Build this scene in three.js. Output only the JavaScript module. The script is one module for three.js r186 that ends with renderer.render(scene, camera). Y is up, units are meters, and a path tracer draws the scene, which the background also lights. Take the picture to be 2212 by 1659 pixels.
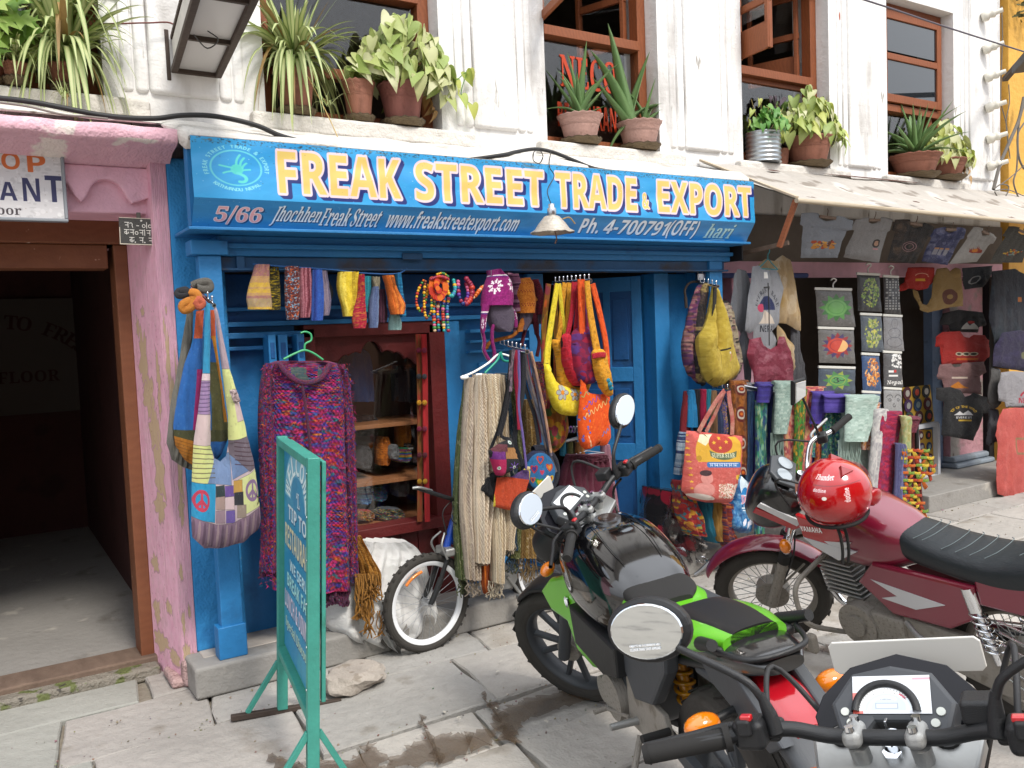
import*as THREE from 'three';
import{mergeGeometries,toCreasedNormals,mergeVertices}from 'three/addons/utils/BufferGeometryUtils.js';
import{RoundedBoxGeometry}from 'three/addons/geometries/RoundedBoxGeometry.js';
import{TessellateModifier}from 'three/addons/modifiers/TessellateModifier.js';
import{ImprovedNoise}from 'three/addons/math/ImprovedNoise.js';

// ---------- camera, sky, sun, exposure ----------
const scene=new THREE.Scene();
const EYE=1.7,FOC=1850; // eye height in metres, focal length in pixels of a 2212 pixel wide picture
const camera=new THREE.PerspectiveCamera(2*Math.atan(829.5/FOC)*180/Math.PI,4/3,0.05,300);
const yaw=32.2*Math.PI/180,pit=3.74*Math.PI/180,rol=-2.28*Math.PI/180;
const vf=new THREE.Vector3(Math.sin(yaw)*Math.cos(pit),-Math.sin(pit),-Math.cos(yaw)*Math.cos(pit));
const vr0=new THREE.Vector3().crossVectors(vf,new THREE.Vector3(0,1,0)).normalize(),vu0=new THREE.Vector3().crossVectors(vr0,vf);
const vr=vr0.clone().multiplyScalar(Math.cos(rol)).addScaledVector(vu0,Math.sin(rol)),vu=vu0.clone().multiplyScalar(Math.cos(rol)).addScaledVector(vr0,-Math.sin(rol));
camera.quaternion.setFromRotationMatrix(new THREE.Matrix4().makeBasis(vr,vu,vf.clone().negate()));
camera.position.set(0,EYE,0);

{ // bright overcast sky, brightest overhead
const w=128,h=64,d=new Float32Array(w*h*4),nz=new ImprovedNoise();
for(let j=0;j<h;j++)for(let i=0;i<w;i++){
const el=((j+.5)/h-.5)*Math.PI,az=i/w*2*Math.PI,y=Math.sin(el);
const cl=nz.noise(Math.cos(az)*Math.cos(el)*2.2,y*3,Math.sin(az)*Math.cos(el)*2.2)*.22;
const b=(y>0?(.45+.75*y)*(1+cl):.2);
d.set([b*.96,b*.995,b*1.06,1],(j*w+i)*4);
}
const t=new THREE.DataTexture(d,w,h,THREE.RGBAFormat,THREE.FloatType);
t.mapping=THREE.EquirectangularReflectionMapping;t.magFilter=t.minFilter=THREE.LinearFilter;t.needsUpdate=true;
scene.background=t;scene.environment=t;
}
const sun=new THREE.DirectionalLight(0xfff8ee,1.4);
sun.position.set(3.5,9,2.6);sun.target.position.set(3,1,-4);sun.shadow.radius=26;sun.castShadow=true;
sun.shadow.mapSize.set(2048,2048);Object.assign(sun.shadow.camera,{left:-8,right:8,top:8,bottom:-8,near:.5,far:30});
sun.name='sun';sun.target.name='sun_target';scene.add(sun,sun.target);
const renderer=new THREE.WebGLRenderer({antialias:true});
renderer.toneMapping=THREE.LinearToneMapping;renderer.toneMappingExposure=2.2;
renderer.shadowMap.enabled=true;renderer.setSize(1024,768);

// ---------- helpers ----------
const V=(x,y,z)=>new THREE.Vector3(x,y,z);
function ray(px,py){return vf.clone().addScaledVector(vr,(px-1106)/FOC).addScaledVector(vu,-(py-829.5)/FOC);}
const onZ=(px,py,z)=>{const d=ray(px,py);return d.multiplyScalar(z/d.z).add(V(0,EYE,0));}; // the wall-parallel plane z
const onY=(px,py,y)=>{const d=ray(px,py);return d.multiplyScalar((y-EYE)/d.y).add(V(0,EYE,0));}; // the level y
const crop=(x0,y0,k)=>(cx,cy,z)=>onZ((x0+cx*k)*.54,(y0+cy*k)*.54,z);
const cropY=(x0,y0,k)=>(cx,cy,y)=>onY((x0+cx*k)*.54,(y0+cy*k)*.54,y);
const k1=1024/1659,k2=800/1659,k3=1372/1659,kc=1024/1662;
const A1=crop(0,0,k1),A2=crop(1000,0,k1),A3=crop(2000,0,k1),A4=crop(3000,0,1096/1776);
const B1=crop(0,1000,k1),B2=crop(900,1000,k1),B3=crop(1700,1000,k1),B4=crop(2600,900,k2),B5=crop(3300,800,796/1651);
const C1=crop(0,2050,kc),C2=crop(900,2050,kc),C3=crop(1900,1700,k3),C4=crop(2800,1700,1296/1567);
const C1y=cropY(0,2050,kc),C2y=cropY(900,2050,kc),C3y=cropY(1900,1700,k3),C4y=cropY(2800,1700,1296/1567);
let seed=7;
const rnd=()=>{seed=(seed+0x6d2b79f5)|0;let t=Math.imul(seed ^(seed>>>15),1|seed);t=(t+Math.imul(t ^(t>>>7),61|t))^ t;return((t ^(t>>>14))>>>0)/4294967296;};
const rr=(a,b)=>a+(b-a)*rnd(),pick=(a)=>a[Math.floor(rnd()*a.length)];
const NZ=new ImprovedNoise();
const fbm=(x,y,z=0,o=4)=>{let s=0,a=.5;for(let i=0;i<o;i++,a*=.5,x*=2.03,y*=2.03,z*=2.03)s+=a*NZ.noise(x,y,z);return s;};
const smooth=(a,b,x)=>{const t=Math.min(1,Math.max(0,(x-a)/(b-a)));return t*t*(3-2*t);};
const lerp=(a,b,t)=>a+(b-a)*t;

const taken=new Map();
function numbered(name){const n=taken.get(name)??0;taken.set(name,n+1);return n?name+'_'+String(n).padStart(3,'0'):name;}
function tag(o,label,category,group){o.userData={label,category};if(group)o.userData.group=group;return o;}
function thing(name,label,category,at=[0,0,0],group){
const o=new THREE.Group();o.name=numbered(name);o.position.set(...(at.isVector3?at.toArray():at));scene.add(o);return tag(o,label,category,group);
}
function mesh(name,g,m,parent){ // a mesh as part of parent; geometry given in world coordinates is moved into a group's own frame
if(Array.isArray(g))g=merge(g);
const o=new THREE.Mesh(g,m);o.name=parent?name:numbered(name);o.castShadow=o.receiveShadow=true;
(parent??scene).add(o);return o;
}
// part given in world coordinates while its parent stands somewhere (no rotation)
function wpart(name,g,m,parent){
if(Array.isArray(g))g=merge(g);
const off=V(0,0,0);for(let p=parent;p&&p!==scene;p=p.parent)off.add(p.position);
g.translate(-off.x,-off.y,-off.z);
return mesh(name,g,m,parent);
}
function struct(name,g,m){const o=mesh(name,g,m);o.userData={kind:'structure'};return o;}
function strip(g){for(const n of Object.keys(g.attributes))if(!['position','normal','uv'].includes(n))g.deleteAttribute(n);return g;}
function merge(list){
return mergeGeometries(list.map((g)=>{g=g.index?g.toNonIndexed():g;if(!g.attributes.normal)g.computeVertexNormals();if(!g.attributes.uv)tri(g);return strip(g);}));
}
function tri(g,s=1){ // uv in metres by the face's main direction
if(g.index)g=g.toNonIndexed();
const p=g.attributes.position,uv=new Float32Array(p.count*2),a=V(),b=V(),c=V(),n=V();
for(let i=0;i<p.count;i+=3){
a.fromBufferAttribute(p,i);b.fromBufferAttribute(p,i+1);c.fromBufferAttribute(p,i+2);
n.crossVectors(b.clone().sub(a),c.clone().sub(a));const x=Math.abs(n.x),y=Math.abs(n.y),z=Math.abs(n.z);
[a,b,c].forEach((q,k)=>{const u=x>y&&x>z?[q.z,q.y]:y>z?[q.x,q.z]:[q.x,q.y];uv[(i+k)*2]=u[0]*s;uv[(i+k)*2+1]=u[1]*s;});
}
g.setAttribute('uv',new THREE.BufferAttribute(uv,2));return g;
}
function bx(x0,x1,y0,y1,z0,z1,r=.004){
const w=Math.abs(x1-x0),h=Math.abs(y1-y0),d=Math.abs(z1-z0);
r=Math.min(r,w*.45,h*.45,d*.45);
const g=r>0?new RoundedBoxGeometry(w,h,d,1,r):new THREE.BoxGeometry(w,h,d);
g.translate((x0+x1)/2,(y0+y1)/2,(z0+z1)/2);return tri(g);
}
// beam of rectangular section from a to b; up gives the direction of h
function beam(a,b,w,h,r=.003,up=V(0,1,0)){
const L=a.distanceTo(b),g=r?new RoundedBoxGeometry(w,h,L,1,Math.min(r,w*.4,h*.4)):new THREE.BoxGeometry(w,h,L),t=tri(g);
const z=b.clone().sub(a).normalize();let x=V().crossVectors(up,z);if(x.lengthSq()<1e-6)x=V(1,0,0);x.normalize();const y=V().crossVectors(z,x);
t.applyMatrix4(new THREE.Matrix4().makeBasis(x,y,z).setPosition(a.clone().add(b).multiplyScalar(.5)));return t;
}
const curve=(pts,closed=false)=>new THREE.CatmullRomCurve3(pts.map((p)=>p.isVector3?p:V(...p)),closed,'centripetal');
function tube(pts,r,n=24,rs=8,closed=false){return new THREE.TubeGeometry(curve(pts,closed),n,r,rs,closed);}
function rod(a,b,r,r2=r,n=10){
if(!a.isVector3)a=V(...a);if(!b.isVector3)b=V(...b);
const g=new THREE.CylinderGeometry(r2,r,a.distanceTo(b),n),q=new THREE.Quaternion().setFromUnitVectors(V(0,1,0),b.clone().sub(a).normalize());
return g.applyQuaternion(q).translate((a.x+b.x)/2,(a.y+b.y)/2,(a.z+b.z)/2);
}
function ball(c,r,sx=1,sy=1,sz=1,n=12){return new THREE.SphereGeometry(r,n,Math.round(n*.7)).scale(sx,sy,sz).translate(c.x,c.y,c.z);}
const lathe=(pts,n=24)=>new THREE.LatheGeometry(pts.map((p)=>new THREE.Vector2(p[0],p[1])),n);
// surface through rings of points; u runs along the ring, v along the rings
function loft(rings,{closed=true,caps=false,uv}={}){
const m=rings.length,n=rings[0].length,cols=closed?n+1:n,pos=[],uvs=[],idx=[];
for(let j=0;j<m;j++)for(let i=0;i<cols;i++){
const p=rings[j][i%n];pos.push(p.x,p.y,p.z);const t=uv?uv(i/(cols-1),j/(m-1),p):[i/(cols-1),1-j/(m-1)];uvs.push(t[0],t[1]);
}
for(let j=0;j<m-1;j++)for(let i=0;i<cols-1;i++){const a=j*cols+i,b=a+1,c=a+cols,d=c+1;idx.push(a,c,b,b,c,d);}
let g=new THREE.BufferGeometry();g.setAttribute('position',new THREE.Float32BufferAttribute(pos,3));g.setAttribute('uv',new THREE.Float32BufferAttribute(uvs,2));g.setIndex(idx);
if(closed){ // weld normals over the seam
g.computeVertexNormals();const nn=g.attributes.normal,a=V(),b=V();
for(let j=0;j<m;j++){a.fromBufferAttribute(nn,j*cols);b.fromBufferAttribute(nn,j*cols+cols-1);a.add(b).normalize();nn.setXYZ(j*cols,a.x,a.y,a.z);nn.setXYZ(j*cols+cols-1,a.x,a.y,a.z);}
}else g.computeVertexNormals();
if(caps){
const parts=[g.toNonIndexed()];
for(const[ring,flip]of[[rings[0],1],[rings[m-1],0]]){
const c=V();ring.forEach((p)=>c.add(p));c.multiplyScalar(1/n);const q=[],qu=[];
for(let i=0;i<n;i++){const p=ring[i],p2=ring[(i+1)%n],t=flip?[c,p,p2]:[c,p2,p];t.forEach((s)=>{q.push(s.x,s.y,s.z);qu.push(.5,flip?.98:.02);});}
const k=new THREE.BufferGeometry();k.setAttribute('position',new THREE.Float32BufferAttribute(q,3));k.setAttribute('uv',new THREE.Float32BufferAttribute(qu,2));k.computeVertexNormals();parts.push(k);
}
g=mergeGeometries(parts);
}
return g;
}
// flat band swept along a path: w across, t thick; side gives the band's width direction at each end
function band(pts,w,t=.004,side=V(1,0,0),n=20,w2=w,side2=side){
const c=curve(pts),rings=[];
for(let i=0;i<=n;i++){
const s=i/n,p=c.getPointAt(s),T=c.getTangentAt(s),sd=side.clone().lerp(side2,s),x=sd.addScaledVector(T,-sd.dot(T)).normalize(),y=V().crossVectors(T,x),ww=lerp(w,w2,s)/2;
const q=(a,b)=>p.clone().addScaledVector(x,a*ww).addScaledVector(y,b*t/2);
rings.push([q(-1,-.5),q(-.8,-1),q(0,-1.25),q(.8,-1),q(1,-.5),q(1,.5),q(.8,1),q(0,1.25),q(-.8,1),q(-1,.5)]);
}
return loft(rings,{caps:true});
}
// hanging cloth: rows [y, left, right, depth?, dz?] in pixels of one of the views; closed, rounded in section, with folds
function hang(view,z,rows,{d=.03,folds=3,amp=.25,n=40,sub=5,seed:sd=1,twist=0,dz=0,top=1,pow=.7,front=true}={}){
const R=rows.map((r)=>{const a=view(r[1],r[0],z),b=view(r[2],r[0],z);return{x:(a.x+b.x)/2,y:(a.y+b.y)/2,w:Math.abs(b.x-a.x)/2,sl:(b.y-a.y)/Math.max(1e-4,b.x-a.x),d:(r[3]??d)/2,dz:r[4]??0};});
const key=(k)=>new THREE.CatmullRomCurve3(R.map((r,i)=>V(r[k],i,0)),false,'catmullrom',.5),C={x:key('x'),y:key('y'),w:key('w'),sl:key('sl'),d:key('d'),dz:key('dz')};
const m=(R.length-1)*sub,rings=[],nr=R.length-1;
for(let j=0;j<=m;j++){
const s=j/m,get=(k)=>C[k].getPoint(s).x,cx=get('x'),cy=get('y'),hw=Math.max(.002,get('w')),hd=Math.max(.002,get('d')),sl=get('sl'),dzz=get('dz'),ring=[],f=lerp(top,1,Math.min(1,s*2));
for(let i=0;i<n;i++){
const a=i/n*2*Math.PI,ca=Math.cos(a),sa=Math.sin(a);
const x=-ca*hw,e=Math.sign(sa)*Math.pow(Math.abs(sa),pow)*hd;
const wob=amp*f*hd*(Math.sin(folds*ca*Math.PI+sd*2.1+s*1.4+fbm(sd,s*2.2,ca)*2.5)*.8+fbm(ca*2+sd*7,s*4,sa)*1.6)*(Math.abs(sa)+.15);
const zz=e+wob;
ring.push(V(cx+x+fbm(s*5,sa,sd*3)*.006,cy+sl*x+fbm(ca*2.4,sd,s)*.004,z+zz+dz+dzz));
}
rings.push(ring);
}
return loft(rings,{caps:true,uv:(u,v)=>[u<.5?u*2:2-u*2,1-v]});
}
// ---------- textures and materials ----------
const atlases=[];
function cell(w,h){ // room for one picture in a shared sheet
for(const a of atlases){let sh=a.shelves.find((q)=>q.h>=h+4&&q.h<h*1.5+20&&q.x+w+4<=2048);if(!sh&&a.y+h+4<=2048){sh={x:0,y:a.y,h:h+4};a.shelves.push(sh);a.y+=h+4;}if(sh){const x=sh.x+2;sh.x+=w+4;return[a,x,sh.y+2];}}
const c=document.createElement('canvas');c.width=c.height=2048;const t=new THREE.CanvasTexture(c);t.colorSpace=THREE.SRGBColorSpace;t.magFilter=THREE.LinearFilter;atlases.push({c,t,shelves:[],y:0});return cell(w,h);
}
function tex(w,h,draw,rep){ // flat print or cloth pattern, drawn on its own canvas and placed in a shared sheet
const c=document.createElement('canvas');c.width=w;c.height=h;draw(c.getContext('2d'),w,h);
if(w>1100){const t=new THREE.CanvasTexture(c);t.colorSpace=THREE.SRGBColorSpace;t.magFilter=THREE.LinearFilter;return t;}
const[a,x,y]=cell(w,h),q=a.c.getContext('2d'),rx=Math.max(1,Math.round(rep?.[0]??1)),ry=Math.max(1,Math.round(rep?.[1]??rep?.[0]??1));
for(let i=0;i<rx;i++)for(let k=0;k<ry;k++)q.drawImage(c,x+i*w/rx,y+k*h/ry,w/rx,h/ry);
const t=a.t.clone();t.repeat.set((w-1.5)/2048,(h-1.5)/2048);t.offset.set((x+.75)/2048,1-(y+h-.75)/2048);return t;
}
function dataTex(n,f,srgb,rep=1,n2=n){ // f(u, v) -> [r, g, b] 0..1, periodic by itself or not
const d=new Uint8Array(n*n2*4);
for(let j=0;j<n2;j++)for(let i=0;i<n;i++){const c=f(i/n,j/n2);for(let k=0;k<3;k++)d[(j*n+i)*4+k]=Math.max(0,Math.min(255,c[k]*255));d[(j*n+i)*4+3]=255;}
const t=new THREE.DataTexture(d,n,n2);t.wrapS=t.wrapT=THREE.RepeatWrapping;t.magFilter=t.minFilter=THREE.LinearFilter;t.repeat.set(rep,rep);t.needsUpdate=true;if(srgb)t.colorSpace=THREE.SRGBColorSpace;return t;
}
// periodic gradient noise on a wrapped lattice
const PT=new Uint16Array(4096),GRX=new Float32Array(256),GRY=new Float32Array(256);
for(let i=0;i<4096;i++)PT[i]=Math.floor(rnd()*256);for(let i=0;i<256;i++){GRX[i]=Math.cos(i*2.39996);GRY[i]=Math.sin(i*2.39996);}
function pn(u,v,f,s=0,o=4){
let sum=0,a=.5;f=Math.max(2,Math.round(f*.5));const sd=Math.floor(s*131)&1023;
for(let k=0;k<o;k++,a*=.5,f*=2){
const x=u*f,y=v*f,ix=Math.floor(x),iy=Math.floor(y),fx=x-ix,fy=y-iy,x0=ix%f,y0=iy%f,x1=(x0+1)%f,y1=(y0+1)%f;
const h=(p,q)=>PT[(PT[(p+sd+k*57)&4095]*13+q*7+sd)&4095],g=(i,dx,dy)=>GRX[i]*dx+GRY[i]*dy;
const sx=fx*fx*(3-2*fx),sy=fy*fy*(3-2*fy),A=g(h(x0,y0),fx,fy),B=g(h(x1,y0),fx-1,fy),C=g(h(x0,y1),fx,fy-1),D=g(h(x1,y1),fx-1,fy-1),t=A+(B-A)*sx;
sum+=a*(t+(C+(D-C)*sx-t)*sy);
}
return sum;
}
const grainBump=dataTex(256,(u,v)=>{const g=.5+pn(u,v,22,1,4)*.8+pn(u,v,90,5,2)*.35;return[g,g,g];},false,2);
const weaveBump=dataTex(64,(u,v)=>{const g=.5+.25*Math.sin(u*100.53)*Math.sin(v*100.53)+pn(u,v,20,3,2)*.5;return[g,g,g];},false,10);
const crumpleBump=dataTex(512,(u,v)=>{const r=1-Math.abs(pn(u,v,9,3,3))*2.2,r2=1-Math.abs(pn(u,v,22,8,2))*2,g=.35*r+.2*r2+.12*Math.sin(u*804.2)*Math.sin(v*804.2)+pn(u,v,120,3,2)*.12+.2;return[g,g,g];},false,1);
const hex=(h)=>new THREE.Color(h);
function mottle(base,spots,{rep=.7,n=256,vary=.1,s=0}={}){ // base colour with grain and blotches of other matter: [colour, threshold, frequency, softness]
const b=hex(base),S=spots.map(([c,th,f,so=.04])=>[hex(c),th,f,so]);
return dataTex(n,(u,v)=>{
const q=1+pn(u,v,9,s,4)*vary*1.6+pn(u,v,70,s+4,2)*vary;let r=[b.r*q,b.g*q,b.b*q];
S.forEach(([c,th,f,so],k)=>{const t=smooth(th,th+so,pn(u,v,f,s+11+k*7,5));r=[lerp(r[0],c.r,t),lerp(r[1],c.g,t),lerp(r[2],c.b,t)];});
return r.map((x)=>Math.pow(Math.max(0,x),1/2.2));
},true,rep);
}
const std=(o)=>new THREE.MeshStandardMaterial(o),phy=(o)=>new THREE.MeshPhysicalMaterial(o);
const shared=[[.1,9,.3],[.16,14,.25],[.12,6,.22],[.2,18,.3]].map(([th,f,k],i)=>dataTex(256,(u,v)=>{const q=.9+pn(u,v,8,i*3,4)*.3+pn(u,v,70,i+4,2)*.14,t=smooth(th,th+.18,pn(u,v,f,i*7+2,5)),g=Math.max(0,q*(1-t*k));return[Math.pow(g,1/2.2),Math.pow(g*(1-t*.04),1/2.2),Math.pow(g*(1-t*.1),1/2.2)];},true,1));
let nextShared=0;
function paintMat(base,spots=[],o={}){
let map,color='#ffffff';if(o.n>=512)map=mottle(base,spots,o);else{const c=shared[nextShared++%4];map=c.clone();map.repeat.set(o.rep??.7,o.rep??.7);color=new THREE.Color(base).multiplyScalar(1.12);}
return std({map,color,roughness:o.rough??.75,bumpMap:grainBump,bumpScale:o.bump??.003,metalness:o.metal??0});
}
const cloth=(color,o={})=>phy({color,roughness:.95,sheen:.25,sheenColor:new THREE.Color(color).lerp(new THREE.Color('#ffffff'),.3),sheenRoughness:.6,bumpMap:crumpleBump,bumpScale:.014,...o});
const printed=(map,o={})=>phy({map,roughness:.95,sheen:.15,sheenColor:new THREE.Color('#cccccc'),bumpMap:crumpleBump,bumpScale:.02,...o});
const MT={
steel:std({color:'#b9bcc0',metalness:1,roughness:.28}),chrome:std({color:'#dfe2e6',metalness:1,roughness:.12}),alloy:std({color:'#a7a8a6',metalness:.85,roughness:.5,bumpMap:grainBump,bumpScale:.001}),
dustyAlloy:paintMat('#8f8a82',[['#6a6156',.1,12,.2]],{rep:3,rough:.65,metal:.35,vary:.15}),
iron:paintMat('#4a3f38',[['#6b4630',.05,9,.15],['#2b2826',.18,14,.1]],{rough:.8,metal:.3}),
blackPlastic:std({color:'#17181a',roughness:.5,bumpMap:grainBump,bumpScale:.0006}),greyPlastic:std({color:'#3a3d41',roughness:.55,bumpMap:grainBump,bumpScale:.0006}),
rubber:std({color:'#1b1a19',roughness:.85}),dustyRubber:paintMat('#3a3733',[['#5c564d',.05,10,.25]],{rep:4,rough:.95,vary:.15}),
wire:std({color:'#202021',roughness:.6}),glass:phy({color:'#ffffff',transmission:1,thickness:0,roughness:.03,ior:1.5}),
mirror:std({color:'#dfe5ea',metalness:1,roughness:.02}),
};
// ---------- building shells ----------
const ZW=-4.64,ZS=-4.45,ZST=-4.15,STEP=.155;
const plasterM=paintMat('#e4e3e1',[['#bdbab6',.06,10,.25],['#8f8a82',.27,22,.08],['#a5523a',.36,7,.01]],{rep:.42,n:512,vary:.07,bump:.005,rough:.9});plasterM.map.repeat.set(.9,.22);
const ledgeM=paintMat('#d3cfc8',[['#a8a29a',.12,11,.2],['#6d6256',.3,18,.08],['#8a5a48',.42,8,.02]],{rep:.6,n:512,vary:.12,bump:.012,rough:.95});
const pinkM=paintMat('#dfb0c0',[['#e0b3c0',.15,8,.2],['#c08f96',.25,16,.15]],{rep:.5,vary:.06,bump:.006,rough:.9});
const blueM=paintMat('#1f76b0',[['#135c90',.15,9,.2],['#4b5f66',.38,22,.05],['#1b6cab',.2,6,.2]],{rep:.8,n:512,vary:.1,bump:.003,rough:.55});
const blueWallM=paintMat('#2a85c0',[['#1b6aa6',.12,7,.25],['#6c8393',.34,24,.08]],{rep:.8,n:512,vary:.12,bump:.007,rough:.85});
const blueDarkM=paintMat('#0c4f88',[['#093f6e',.12,9,.2],['#3e4a4e',.36,20,.05]],{rep:.9,vary:.12,bump:.003,rough:.6});
const woodM=std({map:dataTex(256,(u,v)=>{const g=pn(u,v,6,2,3)*.4+.12*Math.sin((u*9+pn(u,v,5,9,3)*1.5)*12)+pn(u,v,60,4,2)*.12;return[.52+g*.16,.285+g*.11,.15+g*.08];},true,2),roughness:.6,bumpMap:grainBump,bumpScale:.0015});
const doorWoodM=std({map:dataTex(256,(u,v)=>{const g=pn(u,v,6,2,3)*.5+.08*Math.sin((v*7+pn(u,v,5,9,3)*2)*12),w=smooth(.3,.36,pn(u,v,30,14,4));return[lerp(.45+g*.12,.75,w),lerp(.265+g*.1,.68,w),lerp(.16+g*.08,.62,w)];},true,1.4),roughness:.65,bumpMap:grainBump,bumpScale:.002});
const redWoodM=paintMat('#5a1616',[['#3c0d0d',.15,9,.2]],{rep:1.2,vary:.14,rough:.5});
const greyWoodM=std({map:dataTex(256,(u,v)=>{const g=pn(u,v*.3,30,2,4)*.5;return[.42+g*.3,.35+g*.28,.3+g*.25];},true,1),roughness:.9,bumpMap:grainBump,bumpScale:.004});
const concreteM=paintMat('#8d8a85',[['#6f6a63',.12,10,.25],['#aaa59c',.2,14,.2],['#4d4a45',.36,30,.06]],{rep:.8,n:512,vary:.1,bump:.005,rough:.92});
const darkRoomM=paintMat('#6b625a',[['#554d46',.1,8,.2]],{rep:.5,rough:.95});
const panes=phy({color:'#ffffff',transmission:1,thickness:0,roughness:.02,ior:1.5});

function wall(x0,x1,y0,y1,holes,zf,th){
const s=new THREE.Shape([[x0,y0],[x1,y0],[x1,y1],[x0,y1]].map((p)=>new THREE.Vector2(...p)));
for(const[a,b,c,d]of holes)s.holes.push(new THREE.Path([[a,c],[a,d],[b,d],[b,c]].map((p)=>new THREE.Vector2(...p))));
return tri(new THREE.ExtrudeGeometry(s,{depth:th,bevelEnabled:false}).translate(0,0,zf-th));
}
// the white upper storey over all three shops
const house=thing('white_house','white plastered upper storey with brown wooden windows above the blue signboard','building',[0,0,ZW]);
const OP=[[-.42,.64],[1.43,2.5],[3.27,4.245],[5.09,6.12],[6.9,7.92]];
wpart('wall',wall(-2.6,8.72,2.45,6.4,OP.map(([a,b])=>[a,b,2.9,4.45]),ZW,.36),plasterM,house);
wpart('roof',[bx(-2.6,8.72,6.4,6.55,-9,ZW+.5)],plasterM,house);
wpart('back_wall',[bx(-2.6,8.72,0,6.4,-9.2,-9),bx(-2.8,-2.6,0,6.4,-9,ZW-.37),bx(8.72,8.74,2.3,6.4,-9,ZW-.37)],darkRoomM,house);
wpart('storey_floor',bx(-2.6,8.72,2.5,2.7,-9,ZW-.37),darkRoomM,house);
// fluted pilasters between the openings
for(const[a,b]of[[.68,1.36],[2.56,3.2],[4.3,5.03],[6.18,6.84],[7.98,8.66]]){
const c=(a+b)/2,w=(b-a)/2;
for(const[o,ww,pr]of[[0,w*.5,.03],[-w*.6,w*.1,.02],[w*.6,w*.1,.02],[-w*.8,w*.09,.013],[w*.8,w*.09,.013]])
wpart('pilaster',bx(c+o-ww,c+o+ww,2.94,6.3,ZW-.03,ZW+pr,.024),plasterM,house);
}
for(let k=0;k<5;k++){ // sills
const[a,b]=OP[k],g=bx(a-.09,Math.min(b+.2,8.3),2.8,2.9,ZW-.34,ZW+.06,.02);
const p=g.attributes.position;for(let i=0;i<p.count;i++)p.setXYZ(i,p.getX(i),p.getY(i)+fbm(p.getX(i)*3,p.getZ(i)*4,k)*.012,p.getZ(i));
wpart('window_sill',g,ledgeM,house);
}
{ // sloping weathered ledge between wall and shop signs
const rings=[],n=120;
for(const[y,z]of[[2.6,-4.66],[2.82,-4.655],[2.8,-4.55],[2.735,-4.32],[2.68,-4.14],[2.635,-4.06],[2.6,-4.06],[2.58,-4.12]]){
const r=[];for(let i=0;i<=n;i++){const x=-2.6+i/n*7.1;const b=fbm(x*2.2,z*4,y)*.03+fbm(x*9,z*9,y)*.012;const k=x<.87?1:0;r.push(V(x,k&&z>-4.4?2.725+b*.5:y+(z>-4.6?b:0),k&&z>-4.4?-4.34+(y-2.6)*.1:z+(z>-4.3?b*.8:0)));}rings.push(r);
}
wpart('ledge',tri(loft(rings,{closed:false})),ledgeM,house);
}
const tinM=std({color:'#15181a',roughness:.9});
// windows: frame, rails, panes; z of the frame is 14 cm behind the wall face
function windowAt(k,build){
const[a,b]=OP[k],zf=ZW-.12,g=new THREE.Group();g.name='window';g.position.set(a,2.9,0);house.add(g);
const part=(n,geo,m)=>{if(Array.isArray(geo))geo=merge(geo);geo.translate(-a,-2.9,-ZW);return mesh(n,geo,m,g);};
const f=.075;
part('frame',[bx(a,a+f,2.9,4.45,zf-.09,zf),bx(b-f,b,2.9,4.45,zf-.09,zf),bx(a+f,b-f,2.9,2.97,zf-.09,zf),bx(a+f,b-f,4.38,4.45,zf-.09,zf)],woodM);
build(a+f,b-f,zf,part);
}
const sash=(part,x0,x1,y0,y1,z,n=1,w=.055,glass=panes)=>{
part('sash',[bx(x0,x0+w,y0,y1,z-.035,z),bx(x1-w,x1,y0,y1,z-.035,z),bx(x0+w,x1-w,y0,y0+w,z-.035,z),bx(x0+w,x1-w,y1-w,y1,z-.035,z),
...Array.from({length:n-1},(_,i)=>{const y=lerp(y0,y1,(i+1)/n);return bx(x0+w,x1-w,y-w*.4,y+w*.4,z-.035,z);})],woodM);
for(let i=0;i<n;i++){const u=lerp(y0,y1,i/n)+w,v=lerp(y0,y1,(i+1)/n)-w*.6;part('pane',bx(x0+w,x1-w,u-.02,v+.02,z-.02,z-.016,0),glass);}
};
const railAt=(part,a,b,zf,y=3.63)=>part('rail',bx(a,b,y-.03,y+.035,zf-.08,zf+.02),woodM);
windowAt(0,(a,b,zf,part)=>{railAt(part,a,b,zf);sash(part,a,b,2.97,3.6,zf-.03);});
windowAt(1,(a,b,zf,part)=>{railAt(part,a,b,zf,3.7);part('rail',bx(a,b,3.17,3.23,zf-.08,zf-.01),woodM);part('pane',bx(a,b,3.23,3.67,zf-.05,zf-.046,0),panes);part('mullion',bx(b-.2,b-.15,3.735,4.38,zf-.08,zf-.01),woodM);part('pane',bx(a,b-.2,3.735,4.38,zf-.05,zf-.046,0),panes);});
const necoTex=tex(512,384,(c,w,h)=>{
c.clearRect(0,0,w,h);c.fillStyle='#bf3e18';c.textAlign='center';
c.save();c.translate(w*.5,h*.42);c.scale(.82,1.35);c.font='bold 150px serif';c.fillText('NECO',0,0);c.restore();
c.save();c.translate(w*.5,h*.9);c.scale(.62,1.5);c.font='bold 105px sans-serif';c.fillText('RESTAURANT',0,0);c.restore();
});
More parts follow.
